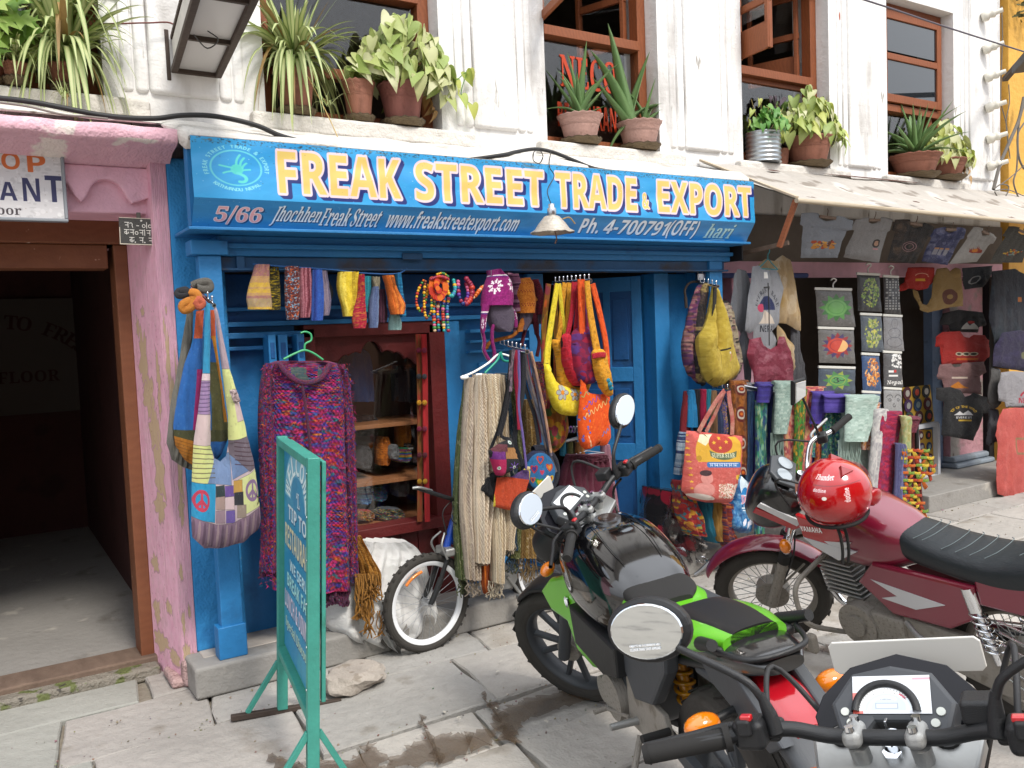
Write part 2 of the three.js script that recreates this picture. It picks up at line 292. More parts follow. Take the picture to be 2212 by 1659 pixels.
windowAt(2,(a,b,zf,part)=>{
railAt(part,a,b,zf,3.66);part('pane',bx(a,b,2.97,3.63,zf-.05,zf-.046,0),panes);
const g=new THREE.PlaneGeometry(b-a-.1,.56).translate((a+b)/2,3.28,zf-.042);
part('painted_lettering',g,std({map:necoTex,alphaTest:.5,transparent:true,roughness:.6,side:THREE.DoubleSide}));
// left leaf swung out into the street, right leaf folded inwards
const leaf=(h,d,dir,m=woodM)=>{const o=h.clone().addScaledVector(dir,d);const y0=3.71,y1=4.36,w=.05;const P=(s,y)=>h.clone().lerp(o,s).setY(y);
part('casement',[beam(P(.05,y0),P(.05,y1),w,.03,.003,dir),beam(P(.95,y0),P(.95,y1),w,.03,.003,dir),beam(P(0,y0),P(1,y0),.03,w),beam(P(0,y1),P(1,y1),.03,w),beam(P(0,(y0+y1)/2),P(1,(y0+y1)/2),.03,w)],m);
part('casement_pane',beam(P(0,(y0+y1)/2),P(1,(y0+y1)/2),.004,y1-y0-.05,0),panes);};
leaf(V(a-.05,0,zf+.04),.42,V(-.25,0,1).normalize());leaf(V(b-.02,0,zf-.1),.42,V(-.35,0,-1).normalize());
});
windowAt(3,(a,b,zf,part)=>{
railAt(part,a,b,zf,3.63);sash(part,a,b,2.97,3.6,zf-.03,1,.04);
const leaf=(h,d,dir)=>{const o=h.clone().addScaledVector(dir,d),y0=3.68,y1=4.36,P=(s,y)=>h.clone().lerp(o,s).setY(y);
part('casement',[beam(P(.05,y0),P(.05,y1),.05,.03,.003,dir),beam(P(.95,y0),P(.95,y1),.05,.03,.003,dir),beam(P(0,y0+.1),P(1,y0+.1),.02,.2),beam(P(0,y1),P(1,y1),.03,.05),beam(P(0,y0+.36),P(1,y0+.36),.03,.05)],woodM);
part('casement_pane',beam(P(0,y0+.5),P(1,y0+.5),.004,.5,0),panes);};
leaf(V(b-.02,0,zf-.1),.44,V(-.4,0,-1).normalize());leaf(V(a-.02,0,zf+.03),.36,V(-.1,0,1).normalize());
});
windowAt(4,(a,b,zf,part)=>{
railAt(part,a,b,zf,3.53);
sash(part,a-.02,b+.01,3.575,4.37,zf+.045,2,.07,phy({color:'#20262b',roughness:.03,metalness:0,clearcoat:1}));
part('pane',bx(a,b,2.97,3.5,zf-.05,zf-.046,0),panes);part('mullion',bx(b-.12,b-.06,2.97,3.5,zf-.08,zf-.01),woodM);
});
// ---------- pink doorway on the left ----------
const ZP=-4.76;
const pink=thing('pink_doorway_wall','pink plastered wall around a dark open doorway beside the blue shop','wall',[0,0,ZP]);
wpart('wall',wall(-2.6,.74,0,2.62,[[-1.0,.71,.0,2.2]],ZP,.3),pinkM,pink);
const peelTex=tex(256,1024,(c,w,h)=>{
c.fillStyle='#dfacbe';c.fillRect(0,0,w,h);
for(let i=0;i<2500;i++){c.fillStyle=`rgba(${pick(['225,180,195', '200,140,160', '190,150,150'])},.12)`;c.beginPath();c.ellipse(rnd()*w,rnd()*h,rr(2,14),rr(2,18),0,0,7);c.fill();}
const blot=(x,y,rx,ry,col)=>{c.fillStyle=col;c.beginPath();for(let i=0;i<=40;i++){const a=i/40*6.283,q=1+fbm(Math.cos(a)*2+x,Math.sin(a)*2+y,3)*1.3;c.lineTo(x+Math.cos(a)*rx*q,y+Math.sin(a)*ry*q);}c.fill();};
for(const[x,y,rx,ry]of[[90,395,34,55],[115,470,45,40],[150,545,40,60],[165,620,36,60],[150,680,45,30],[210,420,14,38],[205,480,10,26],[60,330,12,18],[110,300,14,8],[70,800,30,16],[60,900,26,22],[170,880,22,12],[80,960,60,18],[190,975,40,14]]){blot(x,y,rx+4,ry+4,'#b9919a');blot(x,y,rx,ry,'#bfa587');}
for(let i=0;i<500;i++){c.fillStyle=pick(['rgba(120,95,80,.5)','rgba(230,215,190,.4)']);c.fillRect(rnd()*w,h*rr(.28,1),rr(1,4),rr(1,5));}
});
{ // return wall between doorway and shop front, peeling
const g=new THREE.BoxGeometry(.07,2.62,.38),p=g.attributes.position;g.translate(.815,1.31,-4.57);for(let i=0;i<p.count;i++)if(p.getZ(i)<-4.6&&p.getX(i)<.8)p.setX(i,.708);g.computeVertexNormals();wpart('return_wall',g,std({map:peelTex,roughness:.9,bumpMap:grainBump,bumpScale:.006}),pink);
wpart('foot',[bx(.72,.84,0,.05,-4.6,-4.36,.02),bx(.77,.86,0,.14,-4.42,-4.33,.03)],paintMat('#a98d8a',[['#59603a',.05,10,.12],['#c79aa6',.2,9,.1]],{rep:2,vary:.2,bump:.02}),pink);
}
{ // cornice over the door, scalloped moulding under it
const prof=[[2.62,-4.76],[2.72,-4.76],[2.695,-4.5],[2.675,-4.2],[2.665,-4.165],[2.61,-4.17],[2.6,-4.2],[2.585,-4.3],[2.54,-4.4],[2.5,-4.5],[2.48,-4.72],[2.48,-4.8]],n=70,rings=prof.map(([y,z])=>Array.from({length:n+1},(_,i)=>{const x=-2.6+i/n*3.47;const b=fbm(x*4,y*9,z*5)*.014;return V(x,y+b,z+b-smooth(-4.5,-4.3,z)*0);}));
wpart('cornice',tri(loft(rings,{closed:false})),paintMat('#dcb0bd',[['#e8dcd6',.08,12,.08],['#b98c93',.3,14,.1]],{rep:.7,n:512,vary:.08,bump:.01}),pink);
const s=new THREE.Shape();s.moveTo(-2.6,2.52);s.lineTo(-2.6,2.37);
const q=.22;for(let x=-2.6;x<.55;x+=q){s.bezierCurveTo(x+.04,2.41,x+.03,2.47,x+q/2,2.475);s.bezierCurveTo(x+q-.03,2.47,x+q-.04,2.41,x+q,2.37);}
s.lineTo(.835,2.42);s.lineTo(.835,2.52);wpart('scalloped_moulding',tri(new THREE.ExtrudeGeometry(s,{depth:.035,bevelEnabled:true,bevelSize:.008,bevelThickness:.008,bevelSegments:2}).translate(0,0,-4.46)),pinkM,pink);
wpart('pelmet',bx(-2.6,.845,2.315,2.6,-4.77,-4.46,.01),pinkM,pink);
}
// wooden door frame, threshold and passage behind
wpart('lintel_beam',bx(-1.1,.72,2.2,2.36,ZP-.2,ZP+.03,.01),doorWoodM,pink);
wpart('frame_head',bx(-.98,.62,2.08,2.2,ZP-.16,ZP+.0,.006),doorWoodM,pink);
wpart('frame_post',bx(.645,.712,.06,2.2,ZP-.16,ZP+.015,.008),doorWoodM,pink);
wpart('frame_post',bx(-.98,-.9,.06,2.2,ZP-.16,ZP+.015,.008),doorWoodM,pink);
wpart('threshold',bx(-1.0,.74,.0,.075,ZP-.16,ZP+.05,.012),greyWoodM,pink);
{const g=bx(-2.6,.72,-.03,.045,ZP-.1,ZP+.13,.02),p=g.attributes.position;for(let i=0;i<p.count;i++)p.setZ(i,p.getZ(i)+fbm(p.getX(i)*5,p.getY(i)*9,2)*.05);
wpart('mossy_kerb',g,paintMat('#7d776c',[['#5c6436',.06,13,.08],['#3a3630',.25,16,.06]],{rep:1.2,n:512,vary:.2,bump:.02}),pink);}
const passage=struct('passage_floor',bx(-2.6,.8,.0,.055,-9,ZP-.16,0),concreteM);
const arcTex=tex(512,256,(c,w,h)=>{
c.fillStyle='#5c5550';c.fillRect(0,0,w,h);c.fillStyle='#3f1d18';c.textAlign='center';c.font='bold 42px serif';
const t='WELCOME TIP TO FRESH';[...t].forEach((ch,i)=>{const a=lerp(-1.25,.9,i/(t.length-1));c.save();c.translate(w*.55+Math.sin(a)*210,h*1.0-Math.cos(a)*190);c.rotate(a);c.fillText(ch,0,0);c.restore();});
c.font='bold 34px serif';c.fillText('1ST FLOOR',w*.58,h*.72);
});
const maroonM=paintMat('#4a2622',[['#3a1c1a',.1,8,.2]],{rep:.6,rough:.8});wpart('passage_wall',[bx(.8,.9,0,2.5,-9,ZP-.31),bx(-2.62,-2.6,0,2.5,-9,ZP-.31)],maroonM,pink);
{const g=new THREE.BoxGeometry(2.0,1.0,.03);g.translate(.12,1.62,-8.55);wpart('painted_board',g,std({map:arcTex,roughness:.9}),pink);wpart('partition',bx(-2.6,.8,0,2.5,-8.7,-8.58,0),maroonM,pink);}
// ---------- blue shop front ----------
const shop=thing('blue_shop_front','blue painted wooden shop front with posts, lintel and display cabinet opening','shop front',[0,0,ZS]);
wpart('wall_strip',bx(.851,1.1,STEP,2.58,-4.62,-4.38,.01),blueWallM,shop);
wpart('post',[bx(.935,1.04,STEP+.1,2.1,-4.27,-4.2,.006),bx(.915,1.05,STEP,STEP+.16,-4.28,-4.19,.006),bx(.9,1.07,2.1,2.17,-4.3,-4.18,.006)],blueM,shop);
wpart('lintel',[bx(1.04,4.5,2.1,2.2,-4.6,-4.24,.006),bx(.87,4.5,2.2,2.215,-4.62,-4.05,.004),bx(1.04,4.5,2.135,2.16,-4.24,-4.21,.004)],blueM,shop);
wpart('iron_lintel',[bx(1.04,4.46,2.035,2.1,-4.32,-4.26,.004),bx(1.04,4.46,2.03,2.042,-4.34,-4.22,.003),bx(1.12,1.16,2.04,2.1,-4.26,-4.235),bx(2.0,2.12,2.09,2.125,-4.24,-4.225)],paintMat('#1d4f78',[['#3c3430',.0,7,.25],['#5c4636',.2,13,.1]],{rep:.9,n:512,vary:.2,rough:.7}),shop);
wpart('head_panel',bx(1.1,3.02,1.78,2.03,ZS-.08,ZS-.02),blueDarkM,shop);
wpart('head_moulding',[bx(1.1,3.02,1.76,1.785,ZS-.02,ZS+.03),bx(1.1,3.02,1.84,1.86,ZS-.02,ZS+.01),bx(1.07,1.48,1.7,1.73,ZS-.02,ZS+.05),bx(1.07,1.48,1.64,1.66,ZS-.02,ZS+.03),bx(2.5,2.92,1.68,1.7,ZS-.02,ZS+.04),bx(2.5,2.92,1.62,1.635,ZS-.02,ZS+.03),bx(2.5,2.92,1.56,1.575,ZS-.02,ZS+.02)],blueM,shop);
wpart('pilaster',[bx(1.05,1.47,STEP,1.76,ZS-.1,ZS-.04),bx(1.05,1.11,STEP,1.64,ZS-.04,ZS+.0),bx(1.42,1.5,STEP,1.64,ZS-.04,ZS+.01)],blueM,shop);
wpart('pilaster',[bx(2.34,3.03,STEP,1.76,ZS-.1,ZS-.03),bx(2.34,2.44,STEP,1.76,ZS-.03,ZS+.02),bx(2.93,3.05,STEP,2.03,ZS-.14,ZS+.02),bx(2.58,2.8,.5,1.5,ZS-.03,ZS-.01)],blueM,shop);
wpart('pilaster',[bx(3.93,4.06,STEP,2.03,ZS-.12,ZS+.06),bx(4.06,4.3,STEP,2.03,ZS-.12,ZS-.02),bx(4.3,4.42,STEP,2.1,ZS-.12,-4.24)],blueM,shop);
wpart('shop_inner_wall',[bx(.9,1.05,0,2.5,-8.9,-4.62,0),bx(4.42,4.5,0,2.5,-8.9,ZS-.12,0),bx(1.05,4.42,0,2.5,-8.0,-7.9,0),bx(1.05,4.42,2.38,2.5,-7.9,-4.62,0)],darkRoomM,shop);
// open blue door leaf, hinged on the right post and swung inwards
{const h=V(3.9,0,ZS-.04),o=V(3.6,0,ZS-.42),P=(s,y)=>h.clone().lerp(o,s).setY(y);
const d=new THREE.Group();d.name='door_leaf';d.position.set(0,0,-ZS+0);d.position.set(0,0,-ZS);shop.add(d);const part=(n,g,m)=>mesh(n,g,m,d);
const bc=(s0,s1,y0,y1,t)=>beam(P((s0+s1)/2,(y0+y1)/2).addScaledVector(P(0,0).sub(P(1,0)),(s1-s0)/2),P((s0+s1)/2,(y0+y1)/2).addScaledVector(P(1,0).sub(P(0,0)),(s1-s0)/2),t,y1-y0,.004);
part('panel_board',bc(0,1,STEP+.02,2.02,.02),blueDarkM);
for(const g of[bc(0,.14,STEP+.02,2.02,.045),bc(.86,1,STEP+.02,2.02,.045),bc(.45,.55,STEP+.02,2.02,.04)])part('stile',g,blueM);
for(const g of[bc(.14,.86,STEP+.02,.32,.044),bc(.14,.86,.75,.87,.044),bc(.14,.86,1.3,1.4,.044),bc(.14,.86,1.92,2.02,.044)])part('cross_rail',g,blueM);
for(const g of[bc(.2,.42,.37,.7,.035),bc(.58,.8,.37,.7,.035),bc(.2,.42,.92,1.25,.035),bc(.58,.8,.92,1.25,.035),bc(.2,.42,1.45,1.87,.035),bc(.58,.8,1.45,1.87,.035)])part('raised_panel',g,blueDarkM);
part('handle',[tube([P(.93,1.02).add(V(-.03,0,.03)),P(.93,1.02).add(V(-.06,0,.05)),P(.93,1.12).add(V(-.06,0,.05)),P(.93,1.12).add(V(-.03,0,.03))],.006)],MT.iron);
}
wpart('shop_floor',bx(1.05,4.42,.02,STEP+.002,-7.9,-4.62,0),concreteM,shop);
wpart('padlock_bolt',[tube([B4(410,470,-4.3),B4(330,480,-4.3),B4(290,540,-4.3),B4(295,600,-4.3)],.008),rod(B4(295,600,-4.3),B4(302,690,-4.3),.011)],MT.iron,shop);
wpart('padlock',[bx(B4(380,0,-4.28).x,B4(445,0,-4.28).x,B4(400,460,-4.28).y,B4(400,400,-4.28).y,-4.3,-4.27,.006),tube([B4(395,400,-4.285),B4(400,365,-4.285),B4(430,370,-4.285),B4(435,410,-4.285)],.005)],MT.steel,shop);
// folded blue shutter boards leaning by the cabinet
for(const[a,b,y0,y1]of[[278,328,550,1900],[344,404,550,1900],[464,513,545,1900]]){
const p=B2(a,y0,ZS+.12),q=B2(b,y0,ZS+.12),o=thing('shutter_board',`blue folded shutter board ${a < 300 ? 'outermost beside the blue pilaster' : a < 400 ? 'in the middle of the three by the cabinet' : 'beside the green hanger hook'}`,'shutter',[p.x,STEP,ZS+.1],'folded shutter boards');
wpart('board',bx(p.x,q.x,STEP,p.y,ZS+.02,ZS+.12,.004),blueM,o);wpart('tongue',bx(q.x-.002,q.x+.02,STEP+.02,p.y-.03,ZS+.03,ZS+.06,.003),blueDarkM,o);
wpart('hinge',bx(lerp(p.x,q.x,.25),lerp(p.x,q.x,.75),p.y-.12,p.y-.04,ZS+.118,ZS+.124,.001),blueDarkM,o);
}
// ---------- display cabinet ----------
{const c=thing('display_cabinet','dark red wooden display cabinet with scalloped arch and glass','cabinet',[1.5,STEP,ZS]),x0=1.5,x1=2.34,y1=1.74,zb=ZS-.5;
wpart('frame',[bx(x0,x0+.06,STEP,y1,ZS-.08,ZS+.02),bx(x1-.1,x1,STEP,y1,ZS-.08,ZS+.02),bx(x0,x1,y1-.05,y1+.02,ZS-.08,ZS+.02),bx(x0,x1,.56,.62,ZS-.08,ZS+.05)],redWoodM,c);
for(let i=0;i<6;i++)wpart('base_board',bx(x0+.06+i*.114,x0+.06+(i+1)*.114-.004,STEP,.56,ZS-.05,ZS-.02,.003),redWoodM,c);
const s=new THREE.Shape();s.moveTo(x0+.06,y1-.05);s.lineTo(x0+.06,1.44);const cx=(x0+x1-.04)/2,W=(x1-.1-x0-.06)/2;
const lob=[[-1,1.44],[-.8,1.52],[-.6,1.555],[-.4,1.59],[-.2,1.6],[0,1.66],[.2,1.6],[.4,1.59],[.6,1.555],[.8,1.52],[1,1.44]];
for(let i=1;i<lob.length;i++){const a=lob[i-1],b=lob[i];s.quadraticCurveTo(cx+(a[0]+b[0])/2*W,Math.max(a[1],b[1])+.015,cx+b[0]*W,b[1]);}
s.lineTo(x1-.1,y1-.05);wpart('scalloped_arch',tri(new THREE.ExtrudeGeometry(s,{depth:.02,bevelEnabled:true,bevelSize:.006,bevelThickness:.006,bevelSegments:1}).translate(0,0,ZS-.05)),redWoodM,c);
wpart('case',[bx(x0-.04,x0-.01,STEP,y1,zb,ZS-.08,0),bx(x1,x1+.03,STEP,y1,zb,ZS-.08,0),bx(x0-.04,x1+.03,STEP,y1,zb-.02,zb,0),bx(x0-.01,x1,y1-.02,y1,zb,ZS-.08,0)],std({color:'#54403a',roughness:.9}),c);
for(const y of[.6,.845,1.17])wpart('shelf',bx(x0,x1-.01,y-.012,y+.012,zb+.02,ZS-.09,.003),paintMat('#8a5a35',[['#6b4226',.1,8,.2]],{rep:1.5}),c);
wpart('pane',bx(x0+.06,x1-.1,.62,y1-.05,ZS-.066,ZS-.062,0),panes,c);
}
// steps
{const st=(a,b,z0,h,sd)=>{const g=bx(a,b,0,h,-4.7,z0,.018);const p=g.attributes.position;for(let i=0;i<p.count;i++){const n=fbm(p.getX(i)*4,p.getY(i)*6,sd)*.02;p.setZ(i,p.getZ(i)+n);}return g;};
const step=thing('shop_step','long low grey stone step under the blue shop front','step',[0,0,0]);
let x=.79,k=0;for(const L of[1.02,.82,.9,.74]){mesh('stone_block',st(x,x+L-.008,ZST+(k%2?.006:0),STEP-(k%3?.004:0),k++),concreteM,step);x+=L;}
mesh('step_tread',bx(.86,4.3,.05,STEP+.004,-4.66,-4.28,.004),paintMat('#a8a096',[['#c9bcae',.1,8,.25],['#77706a',.25,14,.15]],{rep:.8,vary:.12}),step);
const s2=thing('neighbour_step','grey concrete step in front of the souvenir clothes shop','step');mesh('step_block',bx(4.32,6.7,0,.12,-5.2,-4.4,.01),concreteM,s2);mesh('step_block',bx(6.72,9.4,0,.15,-5.4,-4.17,.01),concreteM,s2);
}
// ---------- street ----------
struct('street',tri(new THREE.BoxGeometry(60,.2,40).translate(4,-.13,2)),paintMat('#877f72',[['#5f574c',.1,10,.2]],{rep:.5,n:512,vary:.15,bump:.01}));
{const pave=new THREE.Group();pave.name='stone_paving';pave.userData={kind:'structure'};scene.add(pave);
const tones=[['#a09c96','#8b8478'],['#a9a49d','#948a7d'],['#989590','#827b72'],['#a39e97','#aca395'],['#9c9791','#877b70']].map(([a,b],i)=>paintMat(a,[[b,.0,6+i,.3],['#756c61',.26,22,.12],['#b5ada2',.26,30,.1]],{rep:.55,n:256,vary:.11,bump:.008,rough:.9,s:i*3}));
const slateM=paintMat('#96968f',[['#a49c90',.12,7,.2]],{rep:.6,vary:.1,bump:.006});
const slab=(q,m,dy=0)=>{ // q: four corners [x, z]
const h=.0+dy,b=.008,c=q.reduce((s,p)=>[s[0]+p[0]/4,s[1]+p[1]/4],[0,0]),pos=[];
const n=3,ringO=[],ringI=[];
for(let i=0;i<4;i++){const a=q[i],d=q[(i+1)%4];for(let k=0;k<n;k++){const t=k/n,j=k?fbm(a[0]*9+k,a[1]*9,i)*.035:0;const x=lerp(a[0],d[0],t)+j*(i%2?1:0),z=lerp(a[1],d[1],t)+j*(i%2?0:1);ringO.push([x,z]);const L=Math.hypot(c[0]-x,c[1]-z);ringI.push([x+(c[0]-x)/L*b,z+(c[1]-z)/L*b]);}}
const P=(p,y)=>V(p[0],y,p[1]),T=(a,d,e)=>pos.push(a.x,a.y,a.z,d.x,d.y,d.z,e.x,e.y,e.z),N=ringO.length;
const hh=(p)=>h+fbm(p[0]*2,p[1]*2,4)*.008;
for(let i=0;i<N;i++){const j=(i+1)%N;const a=P(ringO[i],hh(ringO[i])-b),d=P(ringO[j],hh(ringO[j])-b),e=P(ringI[i],hh(ringI[i])),f=P(ringI[j],hh(ringI[j])),g0=P(ringO[i],-.04),g1=P(ringO[j],-.04);T(a,e,d);T(d,e,f);T(g0,a,g1);T(g1,a,d);T(P(c,h),f,e);}
let g=new THREE.BufferGeometry();g.setAttribute('position',new THREE.Float32BufferAttribute(pos,3));g=tri(g);g.computeVertexNormals();
mesh('paving_slab',g,m,pave);
};
const Z=[-4.9,-4.34,-3.86,-3.29,-2.93,-2.5,-2.02,-1.6,-1.1,-.6,-.1,.5];
for(let r=0;r<Z.length-1;r++){
let x=r<2?-2.2:-1.2+rr(-.3,0);const x1=r<2?9.4:9.6;
while(x<x1){
const L=r===3?rr(.42,.62):rr(.4,.85),g=.006,zz=(xx,z)=>z+fbm(xx*.8,z*3,9)*.07,sk=rr(-.03,.03)-.05;
const a=x+g,d=x+L-g,q=[[a,zz(a,Z[r])+g],[d,zz(d,Z[r])+g],[d+sk,zz(d,Z[r+1])-g],[a+sk,zz(a,Z[r+1])-g]];
if(!(r<2&&x>.7&&r===0))slab(q,r<4&&x<.3&&rnd()<.35?slateM:pick(tones),r===3?-.006:rr(-.004,.006));
x+=L;
}
}
// wet stains along the gutter course
const wetM=phy({map:mottle('#574430',[['#3d2f22',.08,8,.2],['#7a5c3a',.15,10,.15]],{rep:.8,vary:.2}),roughness:.28,bumpMap:grainBump,bumpScale:.004,transparent:true,opacity:.55});
const wet=(outline,sd)=>{const pts=[];const n=outline.length;for(let i=0;i<n;i++){const a=outline[i],b=outline[(i+1)%n];for(let k=0;k<16;k++){const t=k/16,x=lerp(a[0],b[0],t),y=lerp(a[1],b[1],t),p=onY(x,y,.012);pts.push(new THREE.Vector2(p.x+fbm(x*.06,y*.06,sd)*.09,-(p.z+fbm(x*.09,y*.09,sd+3)*.09)));}}
const g=new THREE.ShapeGeometry(new THREE.Shape(pts)).rotateX(-Math.PI/2).translate(0,.014,0);struct('wet_stain',tri(g),wetM);};
wet([[1065,1545],[1120,1515],[1200,1495],[1290,1465],[1310,1500],[1200,1535],[1130,1560],[1110,1600],[1080,1600]],1);
wet([[840,1640],[900,1605],[960,1590],[1030,1580],[1090,1570],[1060,1610],[990,1640],[900,1659],[830,1665]],2);
wet([[905,1560],[915,1545],[935,1590],[960,1640],[940,1650],[925,1600]],3);
wet([[1035,1500],[1048,1495],[1085,1545],[1125,1600],[1105,1605],[1070,1560]],4);
wet([[580,1628],[660,1650],[760,1640],[800,1600],[840,1640],[800,1680],[600,1700]],5);
wet([[1700,1380],[1760,1395],[1840,1390],[1800,1412],[1720,1402]],6);
// scraps of litter
const scrapM=std({color:'#bcb6aa',roughness:.8});
for(const[x,y]of[[1082,1430],[1075,1452],[993,1556],[1096,1502],[1072,1532],[960,1540],[905,1590],[1656,1363],[1690,1372],[1745,1368],[990,1552],[1620,1380],[1500,1490],[1180,1560]]){
const p=onY(x,y,.012),g=new THREE.PlaneGeometry(rr(.01,.024),rr(.006,.014),3,2);const q=g.attributes.position;for(let i=0;i<q.count;i++)q.setZ(i,fbm(q.getX(i)*90,q.getY(i)*90,x)*.01);
const o=mesh('paper_scrap',g.rotateX(-Math.PI/2).rotateY(rr(0,6)).translate(p.x,p.y+.006,p.z),scrapM);tag(o,'small pale scrap of litter on the paving','litter','scraps of litter on the street');scrapM.side=THREE.DoubleSide;
}
}
{ // grit and small stones lying in the joints
const n=1300,g=new THREE.IcosahedronGeometry(1,0),m=new THREE.InstancedMesh(g,paintMat('#8a8074',[],{rep:9}),n),M=new THREE.Matrix4(),q=new THREE.Quaternion(),c=new THREE.Color();m.name='grit';m.userData={kind:'stuff',label:'loose grit and pebbles scattered over the paving',category:'grit'};
for(let i=0;i<n;i++){const k=i%3,z=k?pick([-4.13,-3.86,-3.29,-2.93,-2.5,-2.02])+rr(-.05,.05):rr(-4.1,-.8),r=rr(.002,.006)*(rnd()<.04?2:1);M.compose(V(rr(-.5,7.5),.008,z),q.setFromEuler(new THREE.Euler(rr(0,6),rr(0,6),0)),V(r,r*.6,r));m.setMatrixAt(i,M);m.setColorAt(i,c.setRGB(rr(.8,1.5),rr(.8,1.45),rr(.75,1.4)));}m.castShadow=m.receiveShadow=true;scene.add(m);
}
{ // loose stone by the step
const g0=new THREE.IcosahedronGeometry(1,4),p=g0.attributes.position,c=onY(765,1458,.06);
for(let i=0;i<p.count;i++){const v=V().fromBufferAttribute(p,i),n=1+fbm(v.x*1.3+3,v.y*1.3,v.z*1.3)*.5+fbm(v.x*6,v.y*6,v.z*6)*.12;v.multiplyScalar(n);v.y=Math.max(-.6,Math.min(.62,v.y))+fbm(v.x*3,v.z*3,5)*.12;p.setXYZ(i,v.x*.155,v.y*.07,v.z*.12);}
const g=mergeVertices((g0.deleteAttribute('normal'),g0.deleteAttribute('uv'),g0),1e-4);g.computeVertexNormals();g.rotateY(.3).translate(c.x,.052,c.z);
tag(mesh('loose_stone',tri(toCreasedNormals(g,.6)),paintMat('#a39a90',[['#8f8073',.05,9,.2],['#cbbcab',.2,12,.1]],{rep:3,vary:.15,bump:.008})),'rough broken pinkish stone lying on the paving by the step','stone');
}
{ // houses across the street, behind the photographer: seen in the glass, mirrors and paint
const o=thing('opposite_house','brick house across the street mirrored in window glass and fuel tank','building',[4,0,6.2]);
mesh('wall',tri(wall(-8,10,0,5.2,[],0,.3).translate(0,0,.3)),paintMat('#94715c',[['#7b5b49',.1,12,.2]],{rep:.4}),o);
for(let i=0;i<7;i++)for(const y of[1,3.4]){for(const q of[0,1.4])mesh('window_rail',bx(-7+i*2.4,-5.9+i*2.4,y+q,y+q+.08,-.06,0),woodM,o);mesh('window_pane',bx(-7+i*2.4,-5.9+i*2.4,y+.08,y+1.4,-.02,0,0),std({color:'#22282c',roughness:.1}),o);}
mesh('eave',bx(-8.2,10.2,5.2,5.3,-.6,.4),woodM,o);
const y=thing('yellow_house','yellow plastered house wall beyond the white house','building',[8.75,0,-4.6]);
mesh('wall',tri(new THREE.BoxGeometry(5,7,.3).translate(2.55,3.5,-.15)),paintMat('#d9a648',[['#c9953d',.12,9,.2],['#b48b50',.3,18,.1]],{rep:.5,bump:.006}),y);
}
// ---------- signs, awning, lamps, cables ----------
function fit(c,txt,x0,x1,y0,y1,font,{fill,stroke,sw=0,shadow,sx=0,sy=0,slant=0}){
c.save();c.font=font;c.textBaseline='alphabetic';const m=c.measureText(txt),w=m.actualBoundingBoxRight+m.actualBoundingBoxLeft,h=m.actualBoundingBoxAscent+m.actualBoundingBoxDescent;
c.translate(x0,y1);c.transform((x1-x0)/w,0,-slant,(y1-y0)/h,0,0);c.translate(m.actualBoundingBoxLeft,-m.actualBoundingBoxDescent);c.lineJoin='round';
const kx=w/(x1-x0),ky=h/(y1-y0);
if(shadow){c.fillStyle=c.strokeStyle=shadow;c.lineWidth=sw;for(let i=1;i<=6;i++){c.fillText(txt,sx*kx*i/6,sy*ky*i/6);if(sw)c.strokeText(txt,sx*kx*i/6,sy*ky*i/6);}}
if(sw){c.strokeStyle=stroke;c.lineWidth=sw;c.strokeText(txt,0,0);}c.fillStyle=fill;c.fillText(txt,0,0);c.restore();
}
const speck=(c,w,h,n,cols,r0=.5,r1=2)=>{for(let i=0;i<n;i++){c.fillStyle=pick(cols);c.beginPath();c.ellipse(rnd()*w,rnd()*h,rr(r0,r1),rr(r0,r1),0,0,7);c.fill();}};
